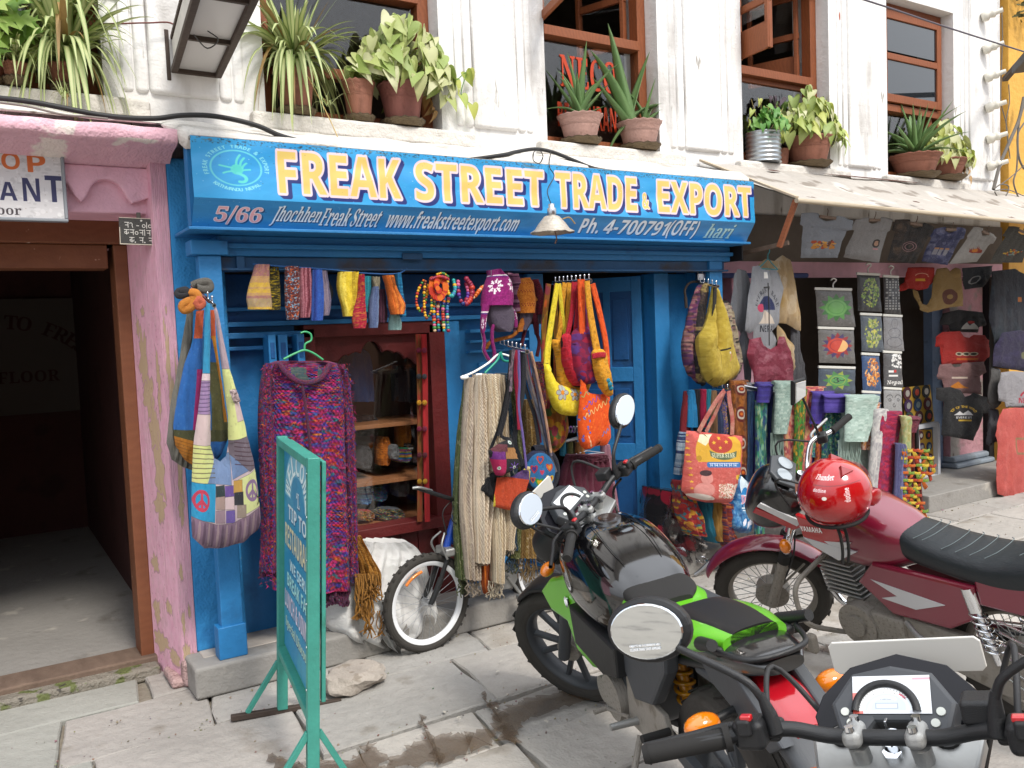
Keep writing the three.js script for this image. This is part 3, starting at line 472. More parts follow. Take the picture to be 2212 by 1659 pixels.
{
const SX=.893,SL=3.617,ZF=-4.02,u=(view,cx,cy)=>(view(cx,cy,ZF).x-SX)/SL;
const o=thing('shop_signboard','long bright blue folded tin signboard with yellow painted shop lettering','sign',[SX,2.2,ZF]);
const up=tex(2048,256,(c,w,h)=>{
c.fillStyle='#2c98d0';c.fillRect(0,0,w,h);
for(let i=0;i<260;i++){c.fillStyle=pick(['rgba(30,150,220,.06)','rgba(10,110,180,.07)','rgba(90,180,230,.05)']);c.beginPath();c.ellipse(rnd()*w,rnd()*h,rr(20,160),rr(8,60),rr(-.6,.6),0,7);c.fill();}
const Y0=h*.14,Y1=h*.86,st={fill:'#d8bc68',stroke:'#e0c8ce',sw:15,shadow:'#12246b',sx:11,sy:15};
const word=(t,a,b,y0=Y0,y1=Y1)=>fit(c,t,a*w+6,b*w-12,y0,y1,'bold 160px sans-serif',st);
word('FREAK',u(A2,165,1000),u(A2,1000,1100));word('STREET',u(A2,1065,1200),u(A3,303,1200));word('TRADE',u(A3,355,1200),u(A3,905,1200));word('&',u(A3,915,1200),u(A3,985,1200),h*.45,h*.8);word('EXPORT',u(A3,1015,1200),u(A3,1645,1300));
// round emblem with a scorpion
const ex=u(A1,1535,1110)*w,ey=h*.48,rx=70,ry=82;c.strokeStyle='#5cc3d2';c.lineWidth=6;c.save();c.translate(ex,ey);c.scale(.88,1);c.beginPath();c.arc(0,0,74,0,7);c.stroke();
c.fillStyle='#4fc6c0';c.beginPath();c.ellipse(2,6,19,22,0,0,7);c.fill();c.strokeStyle='#58cbc6';c.lineCap='round';c.lineWidth=11;c.beginPath();c.moveTo(4,22);c.quadraticCurveTo(34,34,26,52);c.quadraticCurveTo(20,62,8,58);c.stroke();
c.lineWidth=7;for(const[a,b,d,e]of[[0,-16,12,-56],[-12,0,-48,-8],[18,0,30,-22],[20,8,40,4],[-12,14,-38,24],[12,-12,24,-44]]){c.beginPath();c.moveTo(a,b);c.quadraticCurveTo((a+d)/2-6,(b+e)/2,d,e);c.stroke();}
c.fillStyle='#7fcfdc';c.font='bold 19px sans-serif';c.textAlign='center';const ring=(t,r,a0,a1)=>[...t].forEach((ch,i)=>{const a=lerp(a0,a1,i/(t.length-1));c.save();c.rotate(a);c.translate(0,-r);c.fillText(ch,0,0);c.restore();});
ring('FREAK STREET TRADE & EXPORT',84,-1.9,1.7);c.save();const t2='KATHMANDU NEPAL';[...t2].forEach((ch,i)=>{const a=lerp(.75,-.75,i/(t2.length-1));c.save();c.rotate(a);c.translate(0,99);c.fillText(ch,0,0);c.restore();});c.restore();c.restore();
speck(c,w,26,900,['rgba(40,40,45,.55)','rgba(90,80,70,.4)','rgba(20,60,90,.5)'],.5,4);speck(c,w,h,260,['rgba(230,235,240,.55)','rgba(40,50,60,.4)'],.5,2.2);
for(let i=0;i<14;i++){c.fillStyle='rgba(120,90,70,.5)';c.beginPath();c.ellipse(rnd()*w,rr(0,20),rr(4,22),rr(2,6),0,0,7);c.fill();}
});
const lo=tex(2048,160,(c,w,h)=>{
c.fillStyle='#2a83bd';c.fillRect(0,0,w,h);for(let i=0;i<160;i++){c.fillStyle=pick(['rgba(30,140,210,.06)','rgba(10,90,150,.08)']);c.beginPath();c.ellipse(rnd()*w,rnd()*h,rr(20,160),rr(8,40),0,0,7);c.fill();}
const wht={fill:'#dfe6ec',shadow:'#14406f',sx:4,sy:5,slant:.18},T=(t,a,b,y0,y1,f,s=wht)=>fit(c,t,a*w,b*w,h*y0,h*y1,f,s);
T('5/66',u(A1,1400,1420),u(A2,85,1420),.2,.78,'bold 90px serif',{fill:'#dca0a6',stroke:'#e9e6e8',sw:4,shadow:'#14406f',sx:5,sy:5,slant:.12});
T('Jhochhen',u(A2,150,1450),u(A2,455,1450),.14,.8,'bold 90px serif',{...wht,slant:.25});T('Freak',u(A2,472,1450),u(A2,655,1450),.12,.74,'bold 90px serif',{...wht,slant:.25});T('Street',u(A2,672,1450),u(A2,850,1450),.12,.74,'bold 90px serif',{...wht,slant:.25});
T('www.freakstreetexport.com',u(A2,895,1480),u(A3,130,1480),.12,.92,'bold 90px sans-serif',{...wht,slant:.2});
T('Ph.',u(A3,545,1500),u(A3,672,1500),.1,.72,'bold 90px sans-serif',{...wht,slant:.14});T('4-700791',u(A3,700,1500),u(A3,1110,1500),.12,.72,'bold 90px sans-serif',wht);T('(OFF)',u(A3,1112,1500),u(A3,1298,1500),.04,.82,'bold 90px sans-serif',wht);
const hari={fill:'#a9cfcf',shadow:'#1b4f6f',sx:4,sy:4,slant:.3};T('hari',u(A3,1360,1500),u(A3,1530,1500),.1,.76,'bold 90px serif',hari);c.strokeStyle='#a9cfcf';c.lineWidth=5;c.beginPath();c.moveTo(u(A3,1358,1500)*w,h*.92);c.quadraticCurveTo(u(A3,1440,1500)*w,h*.8,u(A3,1510,1500)*w,h*.84);c.stroke();
speck(c,w,h,300,['rgba(20,50,80,.5)','rgba(220,230,235,.4)'],.5,2);
});
const panel=(p0,p1,amp,sd)=>{ // sheet between two edges [y, z], dented
const nx=90,ny=10,rings=[];for(let j=0;j<=ny;j++){const r=[];for(let i=0;i<=nx;i++){const s=i/nx,t=j/ny,e=Math.min(1,Math.min(t,1-t)*6);r.push(V(SX+s*SL,lerp(p0[0],p1[0],t),lerp(p0[1],p1[1],t)+fbm(s*14,t*2.4,sd)*amp*e+Math.abs(fbm(s*5+3,t*1.2,sd+5))*-amp*e));}rings.push(r);}
return loft(rings,{closed:false});
};
const paint=(map)=>phy({map,roughness:.42,clearcoat:.25,clearcoatRoughness:.35,side:THREE.DoubleSide});
wpart('upper_panel',panel([2.613,-4.025],[2.34,-4.02],.014,1),paint(up),o);wpart('lower_panel',panel([2.34,-4.02],[2.205,-4.11],.007,4),paint(lo),o);
wpart('backing',[bx(SX+.005,SX+SL-.005,2.23,2.6,-4.2,-4.13,0)],blueM,o);wpart('top_flashing',bx(SX,SX+SL,2.6,2.618,-4.2,-4.03,.004),paintMat('#7d7a74',[['#5b4a3e',.05,10,.15]],{rep:1,vary:.2}),o);
wpart('end_cap',[tri(new THREE.ExtrudeGeometry(new THREE.Shape([[0,2.61],[0,2.34],[-.09,2.205],[-.18,2.205],[-.18,2.61]].map((p)=>new THREE.Vector2(p[0],p[1]))),{depth:.006,bevelEnabled:false}).rotateY(-Math.PI/2).scale(1,1,1).translate(0,0,0)).rotateY(0)].map((g)=>{const p=g.attributes.position;for(let i=0;i<p.count;i++){const x=p.getX(i),z=p.getZ(i);p.setXYZ(i,SX+SL+.002+x,p.getY(i),-4.03+z);}g.computeVertexNormals();return g;}),blueM,o);
}
{ // restaurant sign over the pink doorway
const p=A1(395,955,-4.4),q=A1(410,1430,-4.4),W=1.1,H=p.y-q.y,o=thing('restaurant_sign','white enamel restaurant sign with orange and navy lettering over the doorway','sign',[p.x-W/2,q.y,-4.4]);
const t=tex(1024,340,(c,w,h)=>{
c.fillStyle='#c9c8ca';c.fillRect(0,0,w,h);speck(c,w,h,700,['rgba(150,145,150,.25)','rgba(230,230,232,.3)'],2,14);
fit(c,'TIP',w*.42,w*.6,h*.12,h*.34,'bold 90px sans-serif',{fill:'#c2622a'});fit(c,'T',w*.7,w*.76,h*.12,h*.34,'bold 90px sans-serif',{fill:'#c2622a'});fit(c,'O',w*.785,w*.845,h*.13,h*.34,'90px sans-serif',{fill:'#c2622a',stroke:'#c2622a',sw:5});fit(c,'P',w*.875,w*.935,h*.14,h*.36,'90px sans-serif',{fill:'#c2622a',stroke:'#c2622a',sw:5});
const t='RESTAURANT';[...t].forEach((ch,i)=>{const s=i/(t.length-1),x=lerp(.2,.93,s)*w;fit(c,ch,x,x+w*.062,h*(.5+.05*Math.sin(s*3.1)-smooth(.7,1,s)*.1),h*.76,'bold 110px sans-serif',{fill:'#2a2d55'});});
fit(c,'1st Floor',w*.62,w*.84,h*.82,h*.95,'bold 60px serif',{fill:'#3a3338'});c.strokeStyle='#8b9096';c.lineWidth=10;c.strokeRect(3,3,w-6,h-6);speck(c,w,h,120,['rgba(110,80,60,.5)'],.5,2.5);
});
const g=new THREE.BoxGeometry(W,H,.03).translate(0,H/2,0);const side=std({color:'#8b9096',roughness:.6,metalness:.4});
mesh('face',g,[side,side,side,side,std({map:t,roughness:.5}),side],o);mesh('rim',merge([bx(-W/2-.008,W/2+.008,-.008,.006,-.02,.022),bx(-W/2-.008,W/2+.008,H-.006,H+.008,-.02,.022),bx(W/2-.006,W/2+.008,.006,H-.006,-.02,.022)]),side,o);
}
{ // small house number plate
const p=A1(765,1410,-4.42),q=A1(1045,1590,-4.42),W=q.x-p.x,H=p.y-q.y,o=thing('number_plate','small black house number plate with white script below the pink scallops','plate',[p.x+W/2,q.y,-4.42]);
const t=tex(256,164,(c,w,h)=>{
c.fillStyle='#3b3a38';c.fillRect(0,0,w,h);speck(c,w,h,300,['rgba(80,78,74,.5)','rgba(30,30,30,.5)'],1,5);c.strokeStyle=c.fillStyle='#d8d6cf';c.lineWidth=4;c.lineCap='round';
const row=(y,spec,x=30)=>{for(const k of spec){c.beginPath();if(k==='l'){c.moveTo(x,y-18);c.lineTo(x,y+18);x+=12;}else if(k==='o'){c.arc(x+8,y+4,9,0,6.3);x+=26;}else if(k==='-'){c.moveTo(x,y+4);c.lineTo(x+14,y+4);x+=22;}else if(k==='2'){c.arc(x+6,y-4,8,3.6,7);c.lineTo(x+16,y+16);x+=26;}else if(k==='k'){c.moveTo(x,y-14);c.lineTo(x+28,y-14);c.moveTo(x+14,y-14);c.lineTo(x+14,y+16);c.arc(x+8,y+3,6,0,5);c.moveTo(x+26,y);c.arc(x+20,y+2,6,0,3);x+=34;}else if(k==='n'){c.moveTo(x,y-14);c.lineTo(x+26,y-14);c.moveTo(x+20,y-14);c.lineTo(x+20,y+16);c.moveTo(x+4,y+2);c.lineTo(x+20,y+2);x+=32;}else if(k==='.'){c.arc(x,y+14,2,0,6.3);x+=12;}else x+=14;c.stroke();}};
row(44,['n','2',' ','-',' ','o','l','o'],34);row(88,['k','n','o','n','l','n',' ','2'],30);row(134,['k','.',' ','n','.',' ','n','.'],60);
c.beginPath();for(let i=0;i<10;i++){const a=i*.628-1.57,r=i%2?4:10;c.lineTo(136+Math.cos(a)*r,16+Math.sin(a)*r);}c.fill();c.fillStyle='#c9bfae';c.fillRect(0,0,w,4);c.fillRect(0,60,5,104);c.fillRect(0,h-6,w,6);
});
const dk=std({color:'#55514b',roughness:.7});mesh('face',new THREE.BoxGeometry(W,H,.012).translate(0,H/2,0),[dk,dk,dk,dk,std({map:t,roughness:.6}),dk],o).rotation.z=-.02;mesh('nail',rod([0,H*.5,-.04],[0,H*.5,.0],.004),MT.iron,o);mesh('bracket',bx(-.01,.01,H-.01,2.32-A1(765,1410,-4.42).y+H,-.012,-.004),dk,o);
}
// ---------- striped of colour: awning of the neighbour ----------
const AW={l:V(4.62,2.86,-4.62),fl:V(4.57,2.455,-3.72),fr:V(9.3,2.37,-3.72),r:V(9.3,2.84,-4.62)};
{const o=thing('awning','dirty off-white sheet awning sloping over the souvenir clothes','awning',[0,0,0]);
const nx=70,ny=12,top=[],bot=[];for(let j=0;j<=ny;j++){const a=[],b=[];for(let i=0;i<=nx;i++){const s=i/nx,t=j/ny,p=AW.l.clone().lerp(AW.r,s).lerp(AW.fl.clone().lerp(AW.fr,s),t);const w=fbm(s*12,t*3,2)*.03+Math.sin(t*Math.PI)*-.012;a.push(p.clone().add(V(0,w+.004,0)));b.push(p.clone().add(V(0,w-.004,0)));}top.push(a);bot.push(b);}
mesh('sheet',merge([tri(loft(top,{closed:false})),tri(loft(bot.reverse(),{closed:false}))]),paintMat('#aea8a0',[['#c6c1ba',.06,8,.2],['#857c72',.12,12,.14],['#5f4a3e',.3,18,.03]],{rep:.8,n:512,vary:.12,bump:.008}),o);
mesh('front_pipe',rod(AW.fl.clone().add(V(-.02,-.01,.01)),AW.fr.clone().add(V(0,-.01,.01)),.016,.016,14),paintMat('#b5a892',[['#8d7f6b',.1,12,.2]],{rep:2}),o);
mesh('edge_batten',beam(AW.l.clone().add(V(-.0,.012,0)),AW.fl.clone().add(V(0,.012,0)),.03,.016),paintMat('#b9aa94',[['#8d7f6b',.1,12,.2]],{rep:2}),o);
for(const[x0,x1,z]of[[5.2,5.34,-4.5],[5.9,7.3,-4.56],[6.05,6.12,-3.86]])mesh('tear',tri(new THREE.CircleGeometry(.5,14).rotateX(-Math.PI/2).scale(x1-x0,1,.045).rotateX(.44).translate((x0+x1)/2,lerp(2.86,2.45,(z+4.62)/.9)+.012,z)),std({color:'#4a2418',roughness:1}),o);
const D=crop(2850,700,650/1797);
const st=thing('awning_strut','brown wooden strut propping up the corner of the awning','strut',D(930,270,-3.74));wpart('pole',beam(D(925,275,-3.74),D(738,800,-3.86),.032,.032),woodM,st);
const bar=thing('wooden_batten','pale wooden batten holding clothes hangers under the awning strut','batten',D(840,745,-3.9));wpart('batten',beam(D(842,748,-3.9),D(230,890,-4.35),.022,.03),greyWoodM,bar);
// ground floor of the neighbour: side wall cloth, dark inside, pink piers
const n=thing('souvenir_shop_front','open souvenir clothes shop with pink walls under the awning','shop front',[4.5,0,-4.6]);
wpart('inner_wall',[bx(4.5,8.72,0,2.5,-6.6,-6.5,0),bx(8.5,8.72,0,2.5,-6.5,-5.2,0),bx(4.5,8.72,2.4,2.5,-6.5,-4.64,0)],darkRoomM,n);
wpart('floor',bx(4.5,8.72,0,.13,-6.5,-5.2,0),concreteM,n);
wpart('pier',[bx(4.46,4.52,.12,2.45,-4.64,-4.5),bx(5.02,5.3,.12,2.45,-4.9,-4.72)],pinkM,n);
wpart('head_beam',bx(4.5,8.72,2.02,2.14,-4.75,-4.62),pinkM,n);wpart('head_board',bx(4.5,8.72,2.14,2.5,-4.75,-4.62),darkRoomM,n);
wpart('side_cloth',bx(4.53,4.545,2.1,2.6,-4.6,-4.16),std({color:'#16161a',roughness:.9}),n);
wpart('blue_rail',rod([4.6,2.02,-4.48],[5.6,2.02,-4.48],.02),std({color:'#39477a',roughness:.7}),n);
const E=crop(3600,1300,496/968);
const pl=E(395,900,-4.8),pr=E(650,1000,-4.8);wpart('pier',[bx(pl.x,pr.x,.15,2.45,-5.0,-4.8),],paintMat('#b98a92',[['#8f8a84',-.02,6,.12],['#5c4b44',.2,9,.1]],{rep:.8,n:512,vary:.15,bump:.012}),n);
wpart('pier_base',[bx(pl.x-.05,pr.x+.05,.15,.2,-5.0,-4.7,.02),bx(pl.x-.03,pr.x+.02,.2,.26,-5.0,-4.74,.025)],paintMat('#7f8a94',[['#9c8c88',.1,9,.2]],{rep:2}),n);
wpart('dark_post',bx(pr.x+.03,pr.x+.13,.15,2.45,-4.9,-4.75),std({color:'#17181b',roughness:.7}),n);
wpart('blue_jamb',bx(pl.x-.2,pl.x-.02,.15,2.45,-4.95,-4.86),paintMat('#6a7f9c',[['#5a6a84',.1,8,.2]],{rep:1}),n);
}
{ // tall welcome board on splayed feet
const o=thing('welcome_board','tall narrow green framed standing board with painted restaurant welcome','sign',[1.06,0,-3.5]),gm=paintMat('#3a8a7c',[['#5aa796',.1,10,.15],['#3f5c50',.3,22,.08]],{rep:2,vary:.14,rough:.5,bump:.002});
const zr=-3.79,zf=-3.02,yb=.3,yt=1.235;
const t=tex(384,700,(c,w,h)=>{
c.fillStyle='#1b7ea6';c.fillRect(0,0,w,h);for(let i=0;i<120;i++){c.fillStyle=pick(['rgba(60,150,185,.15)','rgba(15,90,130,.12)','rgba(80,160,170,.12)']);c.beginPath();c.ellipse(rnd()*w,rnd()*h,rr(10,80),rr(10,80),0,0,7);c.fill();}
c.fillStyle='#6fafc4';c.beginPath();c.arc(w/2,h*.22,w*.46,3.14,0);c.arc(w/2,h*.22,w*.24,0,3.14,true);c.fill();
const s={fill:'#c3d3d6',shadow:'#13466b',sx:5,sy:4},L='WELCOME';[...L].forEach((ch,i)=>{const a=lerp(-1.35,1.35,i/6);c.save();c.translate(w/2+Math.sin(a)*w*.35,h*.225-Math.cos(a)*w*.35);c.rotate(a);fit(c,ch,-24,24,-34,34,'bold 70px sans-serif',{fill:'#cfe0e0',shadow:'#2a6f96',sx:4,sy:3});c.restore();});
fit(c,'\u2018L',w*.46,w*.58,h*.16,h*.23,'bold 70px serif',s);fit(c,'TIP TOP',w*.16,w*.92,h*.255,h*.33,'bold 70px sans-serif',s);fit(c,'RESTAURANT',w*.04,w*.96,h*.36,h*.475,'bold 70px sans-serif',{fill:'#cfc79a',shadow:'#13466b',sx:5,sy:4});
fit(c,'WE SERVE',w*.22,w*.9,h*.52,h*.575,'bold 70px sans-serif',{...s,fill:'#b9d9da'});fit(c,'BREAK FAST',w*.12,w*.95,h*.6,h*.67,'bold 70px sans-serif',{...s,fill:'#9fd3c9'});fit(c,'LUNCH & DINNER',w*.03,w*.97,h*.7,h*.79,'bold 70px sans-serif',{...s,fill:'#d3c6cf'});fit(c,'Special Discount',w*.06,w*.92,h*.83,h*.9,'bold 70px serif',{...s,fill:'#bcd6b4'});speck(c,w,h,300,['rgba(200,210,210,.4)','rgba(20,50,60,.4)'],.5,2);
});
const g=new THREE.PlaneGeometry(zf-zr-.06,yt-yb-.06).rotateY(-Math.PI/2).translate(1.058,(yt+yb)/2,(zr+zf)/2);
wpart('painted_panel',g,std({map:t,roughness:.5,side:THREE.DoubleSide}),o);wpart('panel_back',bx(1.062,1.07,yb,yt,zr,zf,.001),gm,o);
wpart('frame_post',bx(1.03,1.075,.02,yt+.025,zr-.02,zr+.02),gm,o);wpart('frame_post',bx(1.03,1.075,.02,yt+.025,zf-.02,zf+.02),gm,o);wpart('frame_rail',bx(1.03,1.075,yt-.015,yt+.02,zr+.02,zf-.02),gm,o);wpart('frame_rail',bx(1.03,1.075,yb-.02,yb+.015,zr+.02,zf-.02),gm,o);
wpart('rear_frame_post',bx(1.082,1.098,.35,yt+.01,zf-.018,zf+.014),gm,o);wpart('rear_frame_rail',bx(1.082,1.098,yt-.01,yt+.01,zr,zf-.02),gm,o);
for(const z of[zr,zf]){wpart('foot',bx(.83,1.32,.0,.026,z-.014,z+.014),MT.iron,o);wpart('brace',beam(V(.9,.025,z),V(1.035,.24,z),.022,.022),gm,o);wpart('brace',beam(V(1.2,.025,z),V(1.075,.24,z),.022,.022),gm,o);}
for(let i=0;i<6;i++)wpart('screw',rod([1.027,lerp(.4,1.2,i/5),zf],[1.032,lerp(.4,1.2,i/5),zf],.005),MT.steel,o);
o.children.forEach((q)=>q.position.set(0,0,0));o.position.set(1.03,0,-3.405);o.children.forEach((q)=>q.geometry.translate(0,0,-3.5+3.405));o.rotation.y=-.16;o.rotation.z=-.055;
}
{ // tin shaded lamp hanging before the sign
const z=-3.86,c=A3(338,1455,z),o=thing('pendant_lamp','dented tin shaded lamp on a wire in front of the signboard','lamp',c),rw=(A3(455,1490,z).x-A3(220,1490,z).x)/2,h=c.y-A3(338,1510,z).y,ht=A3(338,1400,z).y-c.y;
const sh=lathe([[rw,-h],[rw*1.0,-h+.004],[rw*.8,-h+.018],[rw*.62,ht*.1],[rw*.34,ht*.95],[rw*.2,ht],[.012,ht]],36),p=sh.attributes.position;for(let i=0;i<p.count;i++)p.setY(i,p.getY(i)+fbm(p.getX(i)*30,p.getZ(i)*30,3)*.012);
mesh('shade',sh,paintMat('#b6aea2',[['#7d736a',.05,10,.15],['#5d4a3c',.25,12,.1]],{rep:4,metal:.5,rough:.45,vary:.2}),o).material.side=THREE.DoubleSide;
mesh('neck',lathe([[.018,ht],[.026,ht+.01],[.024,ht+.04],[.016,ht+.045],[.016,ht+.065],[.0,ht+.068]],16),MT.steel,o);mesh('bulb',ball(V(0,-h*.35,0),.026,1,1.25,1),std({color:'#d9d4c4',roughness:.25}),o);
const top=A3(330,975,-4.12).sub(c),bot=V(0,ht+.06,0);mesh('wire',tube([bot,V(-.01,ht+.13,-.02),bot.clone().lerp(top,.55).add(V(.02,0,0)),bot.clone().lerp(top,.62).add(V(-.015,.01,.01)),top],.0028,30,6),MT.wire,o);
mesh('wire_coil',tube(Array.from({length:9},(_,i)=>{const a=i/8*6.28*1.6;return A3(245+Math.cos(a)*34,1015+Math.sin(a)*45,-4.0).sub(c);}),.0025,40,5),MT.wire,o);
mesh('feather_scrap',tube([V(rw*.4,ht*.6,.03),V(rw*.8,ht*.8,.03),V(rw*1.1,ht*.1,.03)],.004,12,5),paintMat('#a38a5c',[],{rep:3}),o);mesh('rag',tube([V(.0,-h*.7,.02),V(.012,-h-.03,.02),V(0,-h-.06,.02)],.004,10,5),paintMat('#8d6f62',[],{rep:3}),o);
}
{ // projecting light box
const o=thing('light_box','rusty framed light box projecting from the white wall','light box',[1.07,3.06,-4.6]),d=V(-.11,.0,1).normalize(),L=1.25,w=.215,hh=.16,a=V(-.105,0,0),b=V(.11,0,0),E=(p,s,y)=>p.clone().addScaledVector(d,s*L).add(V(0,y,0));
for(const p of[a,b]){mesh('side_rail',beam(E(p,0,0),E(p,1,0),.03,.03),MT.iron,o);mesh('side_rail',beam(E(p,0,hh),E(p,1,hh),.02,.02),MT.iron,o);mesh('side_panel',beam(E(p,0,hh/2),E(p,1,hh/2),.006,hh-.03),paintMat('#c9c6c0',[['#9a948a',.1,8,.2]],{rep:1}),o);}
for(const s of[0,.42,.84,1])mesh('cross_bar',beam(E(a,s,0),E(b,s,0),.024,.024),MT.iron,o);
mesh('diffuser',beam(E(a,.0,.012).lerp(E(b,0,.012),.5),E(a,1,.012).lerp(E(b,1,.012),.5),w-.03,.006),std({color:'#b9b7b5',roughness:.35}),o);mesh('lid',beam(E(a,0,hh).lerp(E(b,0,hh),.5),E(a,1,hh).lerp(E(b,1,hh),.5),w,.008),MT.iron,o);
mesh('wall_bracket',beam(V(-.13,-.05,-.03),V(-.13,.2,-.03),.02,.05),MT.iron,o);mesh('wire',tube([E(a,.5,.0).add(V(.03,-.02,0)),E(a,.4,-.03).add(V(.1,0,0)),E(a,.52,-.03).add(V(.13,0,0)),E(a,.56,-.02).add(V(.08,0,0))],.003,20,5),MT.wire,o);
}
// ---------- cables ----------
const cable=(name,label,pts,r,m=MT.wire)=>tag(mesh(name,tube(pts,r,pts.length*10,7),m),label,'cable');
cable('black_cable','thick black cable sagging along the ledge above the pink cornice and the blue sign',[A1(-60,630,-4.3),A1(200,660,-4.25),A1(700,752,-4.2),A1(1000,768,-4.16),A1(1180,748,-4.14),A1(1380,752,-4.12),A1(1659,812,-4.1),A2(200,880,-4.1),A2(440,942,-4.1)],.012);
cable('black_cable','black cable looped up over the ledge above the word trade',[A2(1400,1038,-4.05),A2(1659,1000,-4.08),A3(100,985,-4.12),A3(240,966,-4.16),A3(340,985,-4.14),A3(480,1040,-4.1),A3(600,1088,-4.06),A3(730,1112,-4.05)],.011);
cable('thin_wire','thin grey wires tangled on the ledge below the far window',[A1(0,665,-4.28),A1(180,690,-4.24),A1(420,745,-4.2),A1(560,755,-4.2),A1(700,770,-4.18)],.005,std({color:'#77706a',roughness:.8}));
cable('thin_wire','thin red wire strung from the window to the light box',[A1(610,155,-4.55),A1(800,152,-4.55),A1(960,148,-4.55),A1(1120,155,-4.55),A1(1165,270,-4.5)],.004,std({color:'#6b3a34',roughness:.8}));
cable('overhead_wire','single taut wire crossing in front of the window with two panes',[A4(650,-30,-3.6),A4(900,50,-3.6),A4(1240,165,-3.6),A4(1776,335,-3.6)],.006,std({color:'#57525c',roughness:.7}));
{const Y=crop(3800,0,296/578),wm=std({color:'#6b6660',roughness:.85}),ins=std({color:'#d8d4c8',roughness:.35});
for(const[x,y]of[[270,130],[280,385],[295,605],[300,842],[310,1085],[315,1300]]){const p=Y(x,y,-4.58),o=thing('insulator','white ceramic insulator on the corner of the white house','insulator',p,'column of ceramic insulators');
const q=new THREE.Quaternion().setFromUnitVectors(V(0,1,0),V(.55,.25,1).normalize());const L=(pts,m,n)=>{const g=lathe(pts,16).scale(1.3,1.3,1.3);g.applyQuaternion(q);return mesh(n,g,m,o);};
L([[0,-.02],[.028,-.02],[.036,0],[.036,.02],[.024,.035],[.03,.05],[.03,.065],[.018,.075],[.016,.12],[.01,.12],[.01,.1]],ins,'body');L([[0,.1],[.009,.1],[.009,.101]],MT.blackPlastic,'bore');}
const b=thing('street_lamp_arm','rusty lamp arm on the yellow wall','lamp',Y(430,610,-4.5));wpart('arm',beam(Y(430,620,-4.45),Y(640,380,-3.9),.05,.04),MT.iron,b);wpart('lamp_head',beam(Y(540,540,-4.2),Y(660,420,-3.9),.12,.07),std({color:'#3a3a3c',roughness:.6}),b);
for(const[r,pts]of[[.016,[[578,760],[540,930],[460,1120],[390,1290],[340,1480]]],[.01,[[578,820],[540,960],[530,1150],[545,1250],[578,1320]]],[.008,[[578,960],[530,1050],[528,1200],[520,1330],[498,1420],[540,1560]]],[.005,[[405,50],[410,300],[400,620],[400,800],[440,970],[455,1110]]],[.005,[[460,660],[465,800],[440,950],[470,1240]]],[.006,[[340,1480],[400,1440],[460,1460],[430,1540],[380,1545],[350,1500]]],[.005,[[350,1490],[440,1480],[578,1530]]],[.005,[[400,1440],[480,1380],[578,1290]]]])
cable('hanging_cable','dusty cable in the tangle hanging down the yellow wall corner',pts.map(([x,y])=>Y(x,y,-4.5)),r,wm).userData.group='cables on the yellow wall';
const bush=thing('wall_plant','dark bushy plant clinging to the top of the yellow wall','plant',Y(540,60,-4.5));const lf=[];for(let i=0;i<160;i++)lf.push(new THREE.PlaneGeometry(.05,.03).rotateX(rr(-1,1)).rotateY(rr(0,6)).translate(rr(-.1,.5),rr(-.1,.4),rr(-.05,.12)));mesh('foliage',lf,std({color:'#4c4a26',roughness:.9,side:THREE.DoubleSide}),bush).userData.kind='stuff';
}
// ---------- cloth helpers ----------
const FW=crop(2700,1450,1100/2212),HW=crop(1780,1400,700/1056),PB=crop(600,1050,500/691),EW=crop(3600,1300,496/968),DW=crop(2850,700,650/1797);
// flat garment from an outline in pixels of a view: real thickness, folds, print by its own outline box
function garment(view,z,outline,{t=.012,fold=.012,fq=5,sd=1,tess=.05,smoothIt=false,zf,bulge=0,fy=.6}={}){
const X=outline.map((p)=>p[0]),Y=outline.map((p)=>p[1]),x0=Math.min(...X),x1=Math.max(...X),y0=Math.min(...Y),y1=Math.max(...Y);
let pts=outline.map(([x,y])=>new THREE.Vector2((x-x0)/(x1-x0),(y-y0)/(y1-y0)));
if(smoothIt)pts=new THREE.CatmullRomCurve3(pts.map((p)=>V(p.x,p.y,0)),true,'centripetal').getPoints(pts.length*4).slice(0,-1).map((p)=>new THREE.Vector2(p.x,p.y));
let g=new THREE.ShapeGeometry(new THREE.Shape(pts)).toNonIndexed();g.deleteAttribute('normal');g.deleteAttribute('uv');
g=new TessellateModifier(tess,7).modify(g);
const edge=(u,v)=>{let m=9;for(let i=0;i<pts.length;i++){const a=pts[i],b=pts[(i+1)%pts.length],dx=b.x-a.x,dy=b.y-a.y,q=Math.max(0,Math.min(1,((u-a.x)*dx+(v-a.y)*dy)/(dx*dx+dy*dy+1e-9))),d=Math.hypot(u-a.x-q*dx,v-a.y-q*dy);if(d<m)m=d;}return m;};
const at=(u,v,side)=>{
const x=lerp(x0,x1,u),y=lerp(y0,y1,v),zz=zf?zf(u,v):z,p=view(x,y,zz);
const f=fold*(Math.sin(u*fq*6.283+sd*1.7+fbm(u*2,v*2,sd)*5)*.6*(.3+v*.7)+fbm(u*4+sd,v*4*fy,sd)*1.5-Math.abs(fbm(u*8+sd*3,v*7,sd+4))*1.1);
const e=Math.min(1,edge(u,v)*9),th=t*.5*Math.sqrt(Math.max(0,1-(1-e)*(1-e)))+bulge*Math.sqrt(e)*Math.min(1,v*2);
p.z+=f+(side>0?th:-th*.7);return p;
};
const src=g.attributes.position,build=(side)=>{const pos=[],uv=[];for(let i=0;i<src.count;i++){const u=src.getX(i),v=src.getY(i),p=at(u,v,side);pos.push(p.x,p.y,p.z);uv.push(u,1-v);}let h=new THREE.BufferGeometry();h.setAttribute('position',new THREE.Float32BufferAttribute(pos,3));h.setAttribute('uv',new THREE.Float32BufferAttribute(uv,2));h=mergeVertices(h,1e-5);h.computeVertexNormals();return h;};
return mergeGeometries([build(1),build(-1)]);
}
